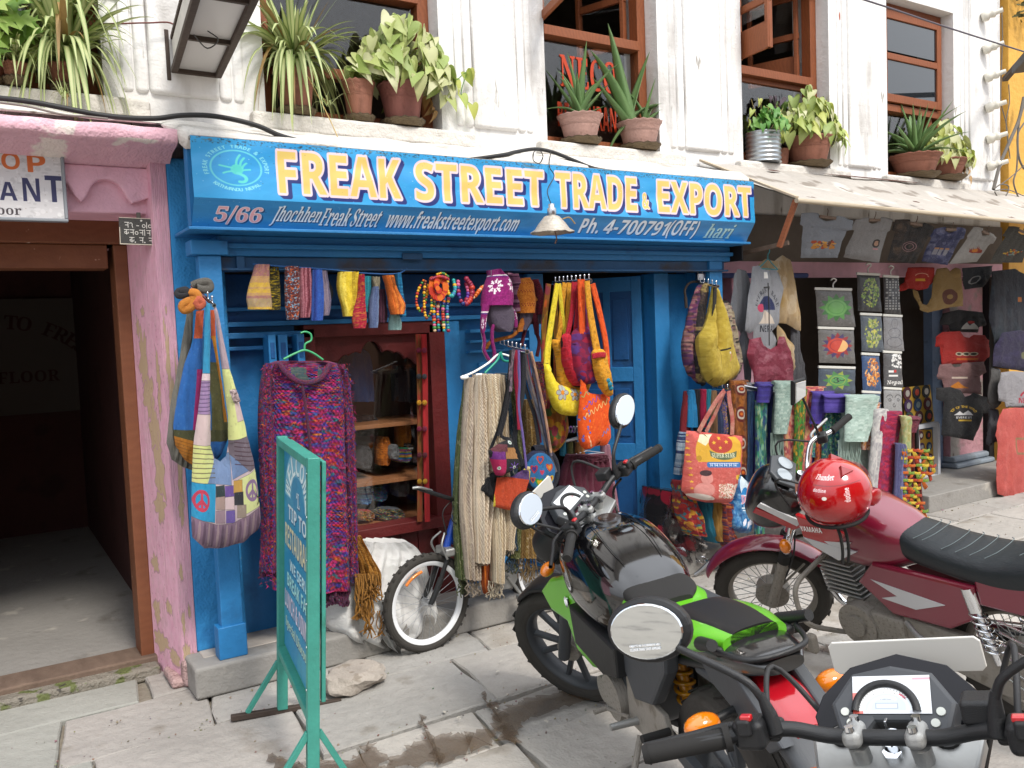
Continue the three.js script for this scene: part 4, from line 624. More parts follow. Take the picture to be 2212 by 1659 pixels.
// colour tables for yarn: streaks, nubs, stripes or plain weave with flecks
function yarn(cols,mode='streak',{w=128,h=256,rep=[1,1],s=6,ch}={}){
return tex(w,h,(c)=>{
c.fillStyle=cols[0];c.fillRect(0,0,w,h);
if(mode==='streak')for(let y=0;y<h;y+=2){for(let x=-20;x<w;){const L=rr(4,26);c.fillStyle=pick(cols);c.globalAlpha=rr(.5,1);c.beginPath();c.ellipse(x+L/2,y+rr(-1,1)+Math.sin(x*.1)*1.5,L/2,rr(1,2.4),rr(-.2,.2),0,7);c.fill();x+=L*.8;}}
if(mode==='nub')for(let i=0;i<w*h/(s*s)*2.6;i++){c.fillStyle=pick(cols);c.globalAlpha=rr(.6,1);c.beginPath();c.ellipse(rnd()*w,rnd()*h,rr(s*.35,s*.9),rr(s*.3,s*.6),rr(0,3),0,7);c.fill();}
if(mode==='stripe'){let y=0;while(y<h){const q=rr(4,18);c.fillStyle=pick(cols);c.fillRect(0,y,w,q);y+=q;}c.globalAlpha=.25;for(let i=0;i<1500;i++){c.fillStyle=pick(cols);c.fillRect(rnd()*w,rnd()*h,3,2);}}
if(mode==='vstripe'){let x=0;while(x<w){const q=rr(3,14);c.fillStyle=pick(cols);c.fillRect(x,0,q,h);x+=q;}c.globalAlpha=.3;for(let i=0;i<1500;i++){c.fillStyle=pick(cols);c.fillRect(rnd()*w,rnd()*h,2,4);}}
if(mode==='knit')for(let y=0;y<h;y+=s)for(let x=0;x<w;x+=s){c.fillStyle=pick(cols);c.beginPath();c.ellipse(x+s*.3+(y/s%2)*s*.2,y+s/2,s*.22,s*.5,.5,0,7);c.ellipse(x+s*.75,y+s/2,s*.22,s*.5,-.5,0,7);c.fill();}
if(mode==='lace'){for(let x=0;x<w;x+=14){c.fillStyle=cols[1];c.fillRect(x,0,4,h);}for(let i=0;i<900;i++){c.strokeStyle=pick(cols);c.lineWidth=rr(.8,2);c.globalAlpha=rr(.4,.9);const x=rnd()*w,y=rnd()*h;c.beginPath();c.arc(x,y,rr(2,6),rr(0,3),rr(3,6));c.stroke();}}
if(mode==='plain')for(let i=0;i<3000;i++){c.fillStyle=pick(cols);c.globalAlpha=.22;c.fillRect(rnd()*w,rnd()*h,rr(1,4),rr(1,9));}
if(mode==='dye'){for(let i=0;i<160;i++){c.fillStyle=pick(cols);c.globalAlpha=rr(.08,.3);c.beginPath();const x=rnd()*w,y=rnd()*h,r=rr(4,34);for(let k=0;k<12;k++){const a=k*.52,q=r*rr(.5,1.1);c.lineTo(x+Math.cos(a)*q,y+Math.sin(a)*q);}c.fill();}}
c.globalAlpha=1;if(ch)ch(c,w,h);
},rep);
}
const knitBump=dataTex(128,(u,v)=>{const g=.5+.3*Math.sin(u*6.283*12+Math.sin(v*6.283*24)*.9)*Math.cos(v*6.283*24)+pn(u,v,30,2,2)*.4;return[g,g,g];},false,2);
const yarnM=(t,o={})=>phy({map:t,roughness:.95,sheen:.3,sheenColor:new THREE.Color('#999999'),sheenRoughness:.7,bumpMap:knitBump,bumpScale:.004,...o});
// loose threads below an edge
function fringe(view,z,x0,x1,y0,y1,n,r=.003,curl=.012,sd=1){
const out=[];for(let i=0;i<n;i++){const x=lerp(x0,x1,(i+.5)/n)+rr(-2,2),e=y1+rr(-.18,.1)*(y1-y0),pts=[];for(let k=0;k<=5;k++){const p=view(x+rr(-3,3),lerp(y0,e,k/5),z);p.x+=fbm(i*3.1,k*.9,sd)*curl*2*(k/5);p.z+=fbm(i*5.7,k*.9,sd+9)*curl*2+.004;pts.push(p);}out.push(tube(pts,r,10,4));}
return out;
}
const mid=(view,rows,z)=>{const r=rows[0];return view((r[1]+r[2])/2,r[0],z);};
// one hanging piece as a thing of its own
function hung(name,label,cat,view,z,rows,mat,opt={},group){
const o=thing(name,label,cat,mid(view,rows,z),group);wpart(opt.part??'cloth',hang(view,z,rows,opt),mat,o);return o;
}
function hanger(o,a,b,hook,r=.004,m=MT.steel){ // wire clothes hanger between shoulder points, in world coordinates
const top=a.clone().lerp(b,.5).setY(hook.y-.09);wpart('hanger',[tube([a,a.clone().lerp(top,.6),top,b.clone().lerp(top,.6),b],r,30,6),tube([top,top.clone().add(V(0,.03,0)),top.clone().add(V(.018,.055,0)),top.clone().add(V(0,.09,0)),top.clone().add(V(-.022,.07,0))],r,20,6),rod(a,b,r)],m,o);
}
function pegBar(o,a,b,n,r=.011){ // tube with little pegs on top
wpart('bar',rod(a,b,r,r,12),MT.chrome,o);wpart('end_plug',rod(b.clone().lerp(a,.01),b.clone().lerp(a,-.004),r*.7,r*.7,10),MT.blackPlastic,o);
for(let i=0;i<n;i++){const p=a.clone().lerp(b,(i+.6)/n);wpart('peg',[rod(p,p.clone().add(V(0,.03,0)),.003),ball(p.clone().add(V(0,.032,0)),.0065,1,1,1,8)],MT.chrome,o);}
}
// ---------- patchwork shoulder bags on the left post ----------
{const zz=-4.04;
const hk=thing('peg_rail','chrome peg rail on the blue post holding the patchwork bags','hook rail',PB(250,180,-4.15));pegBar(hk,PB(235,130,-4.2),PB(355,238,-3.98),5,.01);
const N=(x,y,dz=0)=>PB(x,y,zz+dz);
const knot=(name,label,c,pts,r)=>{const o=thing(name,label,'fabric',N(...pts[0]));wpart('cloth',[tube(pts.map((p)=>N(...p)),r,40,8)],cloth(c),o);};
knot('knotted_strap','black strap wound into a knot beside the peg rail','#2c2c30',[[150,160,-.02],[200,150],[205,175,.02],[160,185,.02],[150,165],[195,160,.02],[215,165]],.014);
knot('knotted_strap','orange and yellow cloth strap knotted over the peg rail','#d98a35',[[225,165,.02],[260,175,.04],[265,210,.04],[215,215,.04],[180,240,.03],[190,262,.03],[235,240,.05],[245,190,.05]],.02);
knot('knotted_strap','salmon strap end tied under the orange knot','#d26a4c',[[245,215,.06],[270,245,.06],[290,225,.06],[270,205,.06],[250,230,.06]],.017);
knot('knotted_strap','grey cloth strap knotted at the back of the peg rail','#6c6962',[[235,130,-.03],[270,115,-.02],[320,110,-.02],[330,140,-.02],[290,150,-.01],[250,140,0]],.02);
// grey bag furthest back
const g3=thing('shoulder_bag','plain grey cotton shoulder bag behind the blue one','bag',N(215,290,-.1));wpart('body',garment(PB,zz-.1,[[205,270],[240,270],[235,420],[180,700],[140,960],[230,1000],[235,1150],[180,1130],[120,1090],[92,1000],[110,800],[150,600],[185,400]],{t:.05,bulge:.02,sd:3}),printed(yarn(['#77756c','#6a685f','#858379','#5d5b52'],'plain')),g3);
// blue bag
const b2=tex(256,512,(c,w,h)=>{const P=(pts,col)=>{c.fillStyle=col;c.beginPath();pts.forEach(([x,y])=>c.lineTo((x-125)/310*w,(y-260)/900*h));c.fill();};
c.fillStyle='#1f63ad';c.fillRect(0,0,w,h);P([[235,260],[440,260],[440,425],[200,425]],'#c95a33');P([[250,600],[290,600],[250,960],[225,950]],'#9c1b66');P([[330,560],[440,560],[440,1000],[330,1000]],'#57562f');P([[340,410],[380,410],[430,900],[400,900]],'#cf8519');P([[125,945],[440,945],[440,1010],[125,1010]],'#454726');P([[125,980],[240,1010],[235,1160],[125,1100]],'#b77318');c.strokeStyle='#5e3b12';for(let i=0;i<9;i++){c.beginPath();c.moveTo(0,h*(.82+i*.02));c.lineTo(w*.4,h*(.86+i*.022));c.stroke();}speck(c,w,h,600,['rgba(10,30,60,.12)','rgba(255,255,255,.06)'],1,5);});
const bb=thing('shoulder_bag','blue shoulder bag with orange strap and olive lining','bag',N(290,280,-.05));wpart('body',garment(PB,zz-.05,[[255,270],[240,430],[190,560],[150,760],[128,900],[130,950],[140,1010],[190,1090],[250,1130],[330,1120],[400,1060],[435,960],[425,850],[390,620],[365,420],[360,262],[335,262],[340,420],[335,560],[330,700],[300,700],[285,560],[290,420],[300,262]],{t:.04,bulge:.02,sd:5,tess:.06}),printed(b2),bb);
// patchwork bag in front
const pw=tex(512,1024,(c,w,h)=>{
const X0=228,X1=612,Y0=225,Y1=1585,X=(x)=>(x-X0)/(X1-X0)*w,Y=(y)=>(y-Y0)/(Y1-Y0)*h,P=(pts,col)=>{c.fillStyle=col;c.beginPath();pts.forEach(([x,y])=>c.lineTo(X(x),Y(y)));c.fill();c.strokeStyle='rgba(70,60,50,.5)';c.lineWidth=2;c.stroke();};
c.fillStyle='#c9b3b8';c.fillRect(0,0,w,h);P([[280,225],[345,225],[340,615],[280,615]],'#2e8fb9');P([[275,615],[340,615],[335,655],[270,655]],'#d9c5c8');P([[260,655],[335,655],[332,840],[255,840]],'#9a7fa6');P([[250,840],[335,840],[335,1010],[240,1010]],'#cfb9b6');P([[235,1010],[350,1010],[345,1110],[300,1215],[228,1215]],'#d5d98c');P([[228,1215],[345,1215],[340,1430],[228,1410]],'#2596c4');P([[345,1090],[430,1050],[430,1225],[300,1215]],'#7288ad');P([[430,1055],[530,1140],[435,1195]],'#6c82a8');P([[345,260],[400,225],[445,600],[395,600]],'#b49ea6');P([[395,590],[450,590],[540,955],[430,985]],'#d9de92');P([[430,985],[540,955],[575,1060],[575,1130],[530,1150],[430,1060]],'#6b5f69');P([[465,1195],[575,1135],[612,1330],[510,1380]],'#d6db97');
for(const[x,y,col]of[[345,1230,'#2d3a3c'],[395,1230,'#6b4f96'],[440,1200,'#c79b4b'],[345,1290,'#a98f86'],[395,1290,'#d8bfc0'],[445,1265,'#2c2e33'],[345,1365,'#9c838e'],[400,1365,'#6e59a0'],[460,1335,'#9a8a7c']])P([[x,y],[x+48,y-6],[x+50,y+66],[x,y+68]],col);
c.strokeStyle='rgba(90,80,60,.8)';c.lineWidth=4;for(let i=0;i<7;i++){c.beginPath();c.moveTo(X(232),Y(1030+i*27));c.quadraticCurveTo(X(290),Y(1020+i*27),X(345),Y(1040+i*24));c.stroke();}c.strokeStyle='rgba(60,30,40,.7)';for(let i=0;i<6;i++){c.beginPath();c.moveTo(X(450),Y(990+i*24));c.lineTo(X(565),Y(1000+i*24));c.stroke();}c.strokeStyle='rgba(85,60,100,.8)';for(let i=0;i<8;i++){c.beginPath();c.moveTo(X(262),Y(670+i*22));c.lineTo(X(330),Y(664+i*22));c.stroke();}
for(const[x,y,col]of[[270,1310,'#c23b56'],[545,1252,'#8e6f93']]){c.strokeStyle=col;c.lineWidth=15;c.beginPath();c.ellipse(X(x),Y(y),46,38,0,0,7);c.moveTo(X(x),Y(y)-38);c.lineTo(X(x),Y(y)+38);c.moveTo(X(x),Y(y));c.lineTo(X(x)-34,Y(y)+26);c.moveTo(X(x),Y(y));c.lineTo(X(x)+34,Y(y)+26);c.stroke();}
P([[228,1405],[345,1440],[430,1435],[520,1390],[612,1330],[612,1585],[228,1585]],'#8a6f83');for(let i=0;i<16;i++){const x=lerp(235,605,i/15),y=1415+25*Math.sin(i/15*3.1)-Math.max(0,i-8)*11;c.fillStyle=i%2?'#a98f95':'#6d5468';c.beginPath();c.ellipse(X(x),Y(y+70),9,52,0,0,7);c.fill();}
P([[440,700],[480,705],[515,870],[465,880]],'#cfb6b3');speck(c,w,h,800,['rgba(60,50,40,.08)','rgba(255,255,255,.08)'],1,6);
});
const pb=thing('patchwork_bag','patchwork shoulder bag with peace sign patches hanging foremost on the post','bag',N(330,300,.03));
wpart('body',garment(PB,zz+.05,[[308,225],[292,600],[262,840],[240,1010],[230,1215],[228,1420],[235,1520],[300,1580],[400,1580],[520,1545],[600,1470],[612,1420],[598,1300],[575,1100],[535,950],[480,720],[440,590],[375,270],[362,240],[352,250],[400,600],[430,850],[432,1000],[420,1070],[390,1100],[355,1080],[335,1010],[332,800],[335,225]],{t:.05,bulge:.045,sd:2,tess:.05,fold:.008}),printed(pw),pb);
wpart('pocket_flap',garment(PB,zz+.11,[[438,705],[480,705],[500,770],[462,775]],{t:.012,sd:9}),cloth('#cdb6b6'),pb);
}
// ---------- headbands and scarves along the lintel ----------
{const z=-4.2,HB=(label,rows,cols,mode,o={})=>hung('headband',label,'headband',B2,z+(o.dz??0),rows,yarnM(yarn(cols,mode,{rep:o.rep??[1,1.5],w:64,h:128,s:5}),{bumpScale:.002}),{d:.05,folds:o.folds??3,amp:.3,n:28,...o},'headbands hung along the lintel');
HB('beige and mauve striped knitted headband beside the blue post',[[95,195,290],[200,165,288],[300,140,300],[385,148,305]],['#b08a5a','#8f5f62','#c2a03a','#9d8a6a'],'stripe',{rep:[1,1]});
HB('black and yellow streaked headband',[[100,290,355],[200,265,362],[300,272,365],[388,292,366]],['#17160f','#2a2412','#b59a1c','#3f3a12'],'streak',{dz:-.02});
HB('dark maroon headband with pale blue embroidered loops',[[108,386,475],[220,384,478],[330,385,478],[452,396,470]],['#4a2026','#3c191f','#c05a28','#7aa7c2','#55262b'],'nub',{dz:.01});
HB('pink and maroon striped headband',[[118,478,556],[220,474,562],[330,478,566],[438,482,548]],['#7d2f3c','#a9707a','#5c1d2a','#8e4a54'],'vstripe');
HB('royal blue crinkled headband beside the pink one',[[130,560,622],[240,558,630],[350,556,632],[458,553,626]],['#24408f','#2c57a8','#1c2f70'],'vstripe',{dz:.012});
HB('greyish mauve crinkled headband',[[135,620,662],[240,622,676],[330,622,688],[424,628,676]],['#7a7086','#8f7f8c','#5f5a72'],'vstripe',{dz:-.01});
HB('black mesh headband behind the mauve one',[[200,655,690],[270,650,715],[330,665,700]],['#20242c','#14161c'],'plain',{dz:-.04});
HB('bright yellow gathered headband',[[143,735,864],[220,726,868],[300,738,866],[370,758,850],[430,770,832]],['#c9a61c','#dcc132','#a88a1c','#e3cf5a'],'vstripe',{folds:5,d:.07});
HB('crimson headband with gold flecks',[[160,860,890],[290,852,892],[370,830,897],[450,816,905],[508,826,898]],['#a01733','#c0243f','#7d1029','#b8862e'],'streak',{dz:.02});
HB('teal silk headband beside the crimson one',[[170,890,950],[270,888,945],[350,892,938],[402,897,930]],['#1f7d8c','#2f97a0','#175f70'],'vstripe',{dz:-.01});
HB('beige crinkled headband beside the orange one',[[172,948,1010],[235,962,1008],[300,975,1000]],['#a39a80','#8a8270'],'vstripe',{dz:-.02});
HB('pale blue grey headband hanging beside the plum one',[[238,955,985],[330,932,986],[420,926,984],[505,928,980]],['#5f7096','#7a8aa8','#4c5a80'],'vstripe',{dz:.012});
HB('dark plum headband behind the orange one',[[255,1000,1038],[340,992,1046],[420,985,1054],[470,990,1050]],['#3c1a2c','#52263c','#2c1422'],'vstripe',{dz:-.012});
HB('bright orange gathered headband with loose folds',[[168,1012,1074],[240,1034,1090],[300,1044,1120],[360,1050,1148],[418,1066,1140]],['#c05a18','#d9792c','#9c4512','#e08a3c'],'vstripe',{dz:.025,d:.07,folds:5});
HB('olive green checked headband near the row end',[[163,1068,1106],[230,1082,1114],[300,1092,1122]],['#7d7a3a','#9a9350','#5c5c2c'],'stripe',{dz:-.015});
HB('sky blue headband at the end of the row',[[153,1104,1136],[260,1112,1146],[350,1122,1160],[434,1132,1170]],['#1f7cab','#2c93bf','#14608c'],'stripe',{dz:.0});
HB('grey green headband looped below the orange one',[[410,1078,1120],[460,1066,1140],[518,1062,1142]],['#7a9a98','#8fb0ab','#5f8280'],'vstripe',{dz:-.005});
const ln=thing('hanging_line','thin line strung under the lintel for headbands','line',B2(200,90,z-.01));wpart('line',tube([B2(180,92,z-.01),B2(400,108,z-.01),B2(700,128,z-.01),B2(900,150,z-.01),B2(1130,150,z-.01),B2(1180,120,z-.03)],.004,40,6),std({color:'#2f63a0',roughness:.6}),ln);
}
// ---------- bead necklaces ----------
{const z=-4.16,sph=new THREE.SphereGeometry(1,10,7),cyl=new THREE.CylinderGeometry(1,1,.5,10).rotateX(Math.PI/2),BM=Object.fromEntries(['#b5321f','#d0641d','#d9a51e','#2f6e9a','#5b2d8a','#8a1d3a','#3f7d3a','#2a9a97','#c2577e','#d9b48c','#7a3d1c','#1c2e6b'].map((c)=>[c,std({color:c,roughness:.45})])),all=Object.keys(BM);
const neck=(label,pts,n,r,cols,geo=sph)=>{const o=thing('bead_necklace',label,'necklace',B2(...pts[0],z),'bead necklaces'),c=curve(pts.map(([x,y,d=0])=>B2(x,y,z+d).sub(o.position)));
mesh('cord',new THREE.TubeGeometry(c,24,.002,4),MT.wire,o);for(let i=0;i<n;i++){const p=c.getPointAt((i+.5)/n),b=mesh('bead',geo,BM[pick(cols)],o),s=r*rr(.8,1.15);b.scale.set(s,s,s);b.position.copy(p);}};
neck('long yellow and red tubular bead necklace',[[1290,190],[1250,270],[1242,350],[1270,400],[1300,330],[1320,220]],22,.0085,['#d9a51e','#b5321f','#d0641d','#3f7d3a']);neck('green and yellow bead necklace',[[1300,195,.02],[1290,300,.02],[1305,440,.02],[1335,400,.02],[1335,260,.02]],24,.008,['#3f7d3a','#d9a51e','#7a3d1c']);
neck('cluster of flat orange disc beads',[[1345,185,.02],[1335,240,.03],[1350,290,.03],[1385,310,.04],[1420,280,.03],[1425,220,.03],[1390,185,.02],[1370,230,.05],[1390,270,.05]],26,.017,['#d0641d','#b5321f','#c2577e'].slice(0,2),cyl);neck('string of red felt beads over the discs',[[1330,190,.03],[1390,172,.04],[1450,190,.04]],12,.01,['#b5321f','#8a1d3a']);
for(const[x,l]of[[1352,'beside the discs'],[1378,'in dark tones'],[1412,'with pale wooden balls'],[1440,'ending in a brown ball']])neck('long string of many coloured felt balls '+l,[[x+10,310],[x,380,.01],[x+3,460,.01],[x+8,530,.01]],13,.0105,all);
neck('blue and gold bead necklace',[[1445,185],[1440,260,.02],[1465,300,.03],[1490,260,.02],[1480,190]],16,.011,['#2f6e9a','#d9a51e','#1c2e6b','#2a9a97']);neck('purple and pink bead necklace',[[1510,195],[1515,290,.02],[1545,350,.03],[1575,290,.02],[1560,190]],16,.013,['#5b2d8a','#c2577e','#1c2e6b','#8a1d3a']);neck('dark red bead necklace',[[1560,180,.02],[1600,240,.03],[1590,320,.03],[1560,355,.03]],12,.015,['#8a1d3a','#b5321f']);neck('orange wooden chunk necklace',[[1585,320,.01],[1620,300,.02],[1650,260,.02],[1690,230,.0]],9,.013,['#d0641d','#d9b48c']);
neck('small bead strand with bright yellow balls',[[1450,175],[1410,150],[1370,160,-.01]],8,.008,['#d9a51e','#3f7d3a']);
}
// ---------- knitted hats with ear flaps ----------
{const hat=(label,rows,flaps,braids,t,z,inner)=>{const o=thing('knitted_hat',label,'hat',mid(B3,rows,z)),m=yarnM(t);
wpart('crown',hang(B3,z,rows,{d:.16,folds:2,amp:.06,n:36,pow:.9}),m,o);if(inner)wpart('lining',hang(B3,z-.005,inner,{d:.12,folds:2,amp:.05,n:24}),cloth('#5a5060'),o);
for(const f of flaps)wpart('ear_flap',hang(B3,z+(f.z??.03),f.r,{d:.03,folds:1,amp:.1,n:20}),m,o);for(const b of braids)wpart('braid',tube(b.map(([x,y])=>B3(x,y,z+.02)),.011,30,7),m,o);};
const star=yarn(['#8a1668','#7a1260','#9a2378'],'knit',{w:256,h:256,s:8,ch:(c,w,h)=>{c.fillStyle='#efe6ea';for(const[x,y]of[[70,150],[190,140]])for(let k=0;k<8;k++){c.save();c.translate(x,y);c.rotate(k*.785);c.fillRect(-6,-46,11,30);c.fillRect(-13,-34,8,8);c.restore();}c.fillRect(0,60,w,12);c.fillStyle='#4a2f86';c.fillRect(0,74,w,8);}});
hat('purple knitted hat with white snowflake pattern and ear flaps',[[128,436,446],[160,425,500],[190,408,535],[240,388,552],[300,376,560],[360,370,560]],[{r:[[350,368,430],[420,364,402],[500,360,392],[540,366,380]]},{r:[[360,520,562],[420,552,592],[500,575,598]],z:.0}],[[[372,530],[385,600],[380,640],[400,690],[430,725],[450,690],[435,580],[440,500],[480,440]],[[440,130],[442,200],[462,250]]],star,-4.1,[[350,400,550],[420,400,570],[500,430,560],[530,480,540]]);
hat('orange knitted hat with fine red pattern',[[185,610,650],[215,590,680],[270,584,692],[340,585,700],[410,590,695]],[{r:[[400,650,695],[470,612,660],[530,596,630]]}],[[[600,530],[560,560],[500,575],[420,600],[395,640]],[[650,195],[690,230],[700,290],[720,330]]],yarn(['#b8681a','#a95c14','#c9812a'],'knit',{w:256,h:256,s:8,ch:(c,w)=>{c.fillStyle='#7d1d1d';for(const y of[60,120,200])for(let x=0;x<w;x+=22){c.fillRect(x,y,8,6);c.fillRect(x+8,y+10,8,6);}}}),-4.16,[[400,600,690],[470,600,670],[520,600,630]]);
hat('dark mauve striped knitted hat between the purple and orange ones',[[160,525,580],[220,548,590],[300,555,592],[400,540,598]],[{r:[[390,560,598],[460,580,600],[530,575,588]]}],[[[530,155],[570,165],[605,205]]],yarn(['#6a2b4f','#8d5a74','#46203a','#a87f8f'],'stripe'),-4.2);
hat('maroon knitted hat beyond the orange one',[[195,665,700],[260,680,730],[330,690,745],[420,690,748]],[{r:[[410,690,735],[500,705,735],[550,715,735]]}],[[[690,450],[650,520],[625,620]],[[725,540],[740,600],[725,690]]],yarn(['#5c1226','#741a30','#430c1c'],'knit',{s:8}),-4.2,[[420,690,740],[480,700,735]]);
}
// ---------- felt bags on the peg bar by the door ----------
{const z=-3.92,pb=thing('peg_rail','chrome peg rail by the doorway holding the felt bags','hook rail',B3(960,210,z));pegBar(pb,B3(830,215,-4.25),B3(1075,198,-3.84),9,.011);
const felt=(c,extra)=>phy({map:yarn([c,c,extra??c],'plain',{ch:(q,w,h)=>speck(q,w,h,900,['rgba(255,255,255,.05)','rgba(0,0,0,.08)'],1,6)}),roughness:1,sheen:.5,sheenColor:new THREE.Color(c),sheenRoughness:.8,bumpMap:grainBump,bumpScale:.004});
const bag=(label,body,straps,mat,dz,t=.05,opt={})=>{const o=thing('felt_bag',label,'bag',B3(...body[0],z+dz),'felt bags by the doorway');wpart('body',garment(B3,z+dz,body,{t,bulge:.018,smoothIt:true,tess:.09,fold:.006,...opt}),mat,o);for(const[pts,w,w2]of straps)wpart('strap',band(pts.map(([x,y,d=0])=>B3(x,y,z+dz+d)),w,.012,V(1,0,0),24,w2??w),opt.sm??mat,o);return o;};
const yel=felt('#d8c22a','#e3d24a'),mus=felt('#c98a1d','#d99b2e'),red=felt('#a81426','#8c1030'),mar=felt('#5c1238','#7d1a4a'),org=felt('#cf4a12','#e0601f'),brn=felt('#7a3a18','#6a4a1c');
bag('brown and orange felt bag with round handle furthest back',[[780,880],[770,1050],[790,1220],[830,1290],[890,1240],[905,1100],[890,960],[840,880]],[[[[800,220],[770,520],[775,900]],.035],[[[850,220],[845,520],[850,900]],.03],[[[905,1080],[910,1180],[870,1260],[820,1300]],.04]],phy({map:yarn(['#7a4a18','#b5501c','#3f5a2a','#7d2a3a','#a8801c'],'nub',{s:30}),roughness:1}),-.16);
const yb=tex(256,256,(c,w,h)=>{c.fillStyle='#d8c22a';c.fillRect(0,0,w,h);speck(c,w,h,500,['rgba(255,250,160,.2)','rgba(160,130,0,.12)'],2,8);for(const[x,y,k]of[[105,140,1],[195,150,.8]]){for(let i=0;i<6;i++){c.fillStyle='#9fa8a0';c.strokeStyle='#7a4a5c';c.lineWidth=3;c.beginPath();c.ellipse(x+Math.cos(i*1.05)*24*k,y+Math.sin(i*1.05)*24*k,17*k,12*k,i*1.05,0,7);c.fill();c.stroke();}c.fillStyle='#c97a1c';c.beginPath();c.arc(x,y,12*k,0,7);c.fill();}c.fillStyle='#a8324a';c.fillRect(88,70,26,18);});
bag('bright yellow felt bag with grey flower appliques',[[768,740],[785,880],[815,980],[850,1045],[910,1072],[985,1070],[1000,1000],[1000,910],[930,890],[860,860],[822,800],[808,740]],[[[[858,218],[830,400],[800,600],[788,760]],.03,.042],[[[868,218,-.02],[900,500,-.03],[960,900,-.02]],.026]],phy({map:yb,roughness:1,sheen:.5,sheenColor:new THREE.Color('#e8d870')}),-.04,.05,{sm:yel});
bag('mustard felt bag with plain thick strap',[[820,585],[850,700],[865,880],[890,915],[960,925],[1050,915],[1060,820],[960,700],[880,580]],[[[[905,212],[890,350],[868,560],[840,640]],.032],[[[935,212],[925,400],[915,560],[930,700]],.03]],mus,-.07,.06);
bag('scarlet felt bag with curved edges',[[885,560],[890,690],[915,800],[960,880],[1030,880],[1050,800],[990,700],[950,560],[920,540]],[[[[965,208],[955,380],[930,520],[910,600]],.03],[[[985,208],[985,400],[970,560]],.028]],red,-.01,.06);
bag('dark maroon felt bag with purple blotches',[[960,530],[940,640],[950,760],[990,860],[1060,870],[1105,840],[1100,740],[1070,620],[1060,510],[1010,500]],[[[[1010,205],[1010,380],[1000,540]],.028],[[[1030,205],[1050,400],[1050,540]],.026]],phy({map:yarn(['#5c1238','#7a1a3a','#4a2a6a','#8c1030'],'nub',{s:26}),roughness:1,sheen:.4,sheenColor:new THREE.Color('#a04060')}),.02,.07);
const ob=tex(256,384,(c,w,h)=>{c.fillStyle='#c9480f';c.fillRect(0,0,w,h);speck(c,w,h,600,['rgba(255,180,80,.12)','rgba(120,20,0,.12)'],2,8);const sq=(x0,y0,x1,y1,n,a,col)=>{c.strokeStyle=col;c.lineWidth=5;c.beginPath();for(let i=0;i<=n*8;i++){const s=i/(n*8);c.lineTo(lerp(x0,x1,s),lerp(y0,y1,s)+Math.sin(s*n*6.28)*a);}c.stroke();};sq(20,75,140,30,3,12,'#8a9a5c');sq(40,130,190,70,4,14,'#6a3f9a');sq(20,200,230,100,6,14,'#c9a86a');sq(60,300,90,370,3,9,'#d9b08a');sq(170,300,240,250,3,10,'#5a6aa0');speck(c,90,h,20,['#5a5aa8'],5,9);});
bag('orange felt bag with wavy stitched lines',[[1012,860],[1002,960],[992,1120],[1000,1240],[1035,1292],[1110,1270],[1188,1250],[1192,1100],[1182,945],[1120,935],[1060,920],[1035,860]],[[[[1012,190],[1016,400],[1020,640],[1022,900]],.05,.03],[[[1085,220,-.02],[1130,400,-.02],[1175,640,-.02],[1180,980,-.02]],.038]],phy({map:ob,roughness:1,sheen:.4,sheenColor:new THREE.Color('#e08050')}),.05,.035,{sm:org});
const sm=bag('small mustard felt pouch with blue flower',[[1082,660],[1100,780],[1130,880],[1170,940],[1200,945],[1200,860],[1180,760],[1165,660],[1120,640]],[[[[1050,200],[1065,360],[1090,520],[1120,680]],.034,.05]],mus,.09,.05);wpart('red_band',band([B3(1085,690,z+.125),B3(1130,680,z+.135),B3(1168,680,z+.12)],.03,.01,V(0,1,0),10),red,sm);wpart('felt_flower',[ball(B3(1195,870,z+.13),.018),ball(B3(1185,845,z+.13),.014),ball(B3(1205,895,z+.13),.014)],cloth('#2a8fa8'),sm);
}
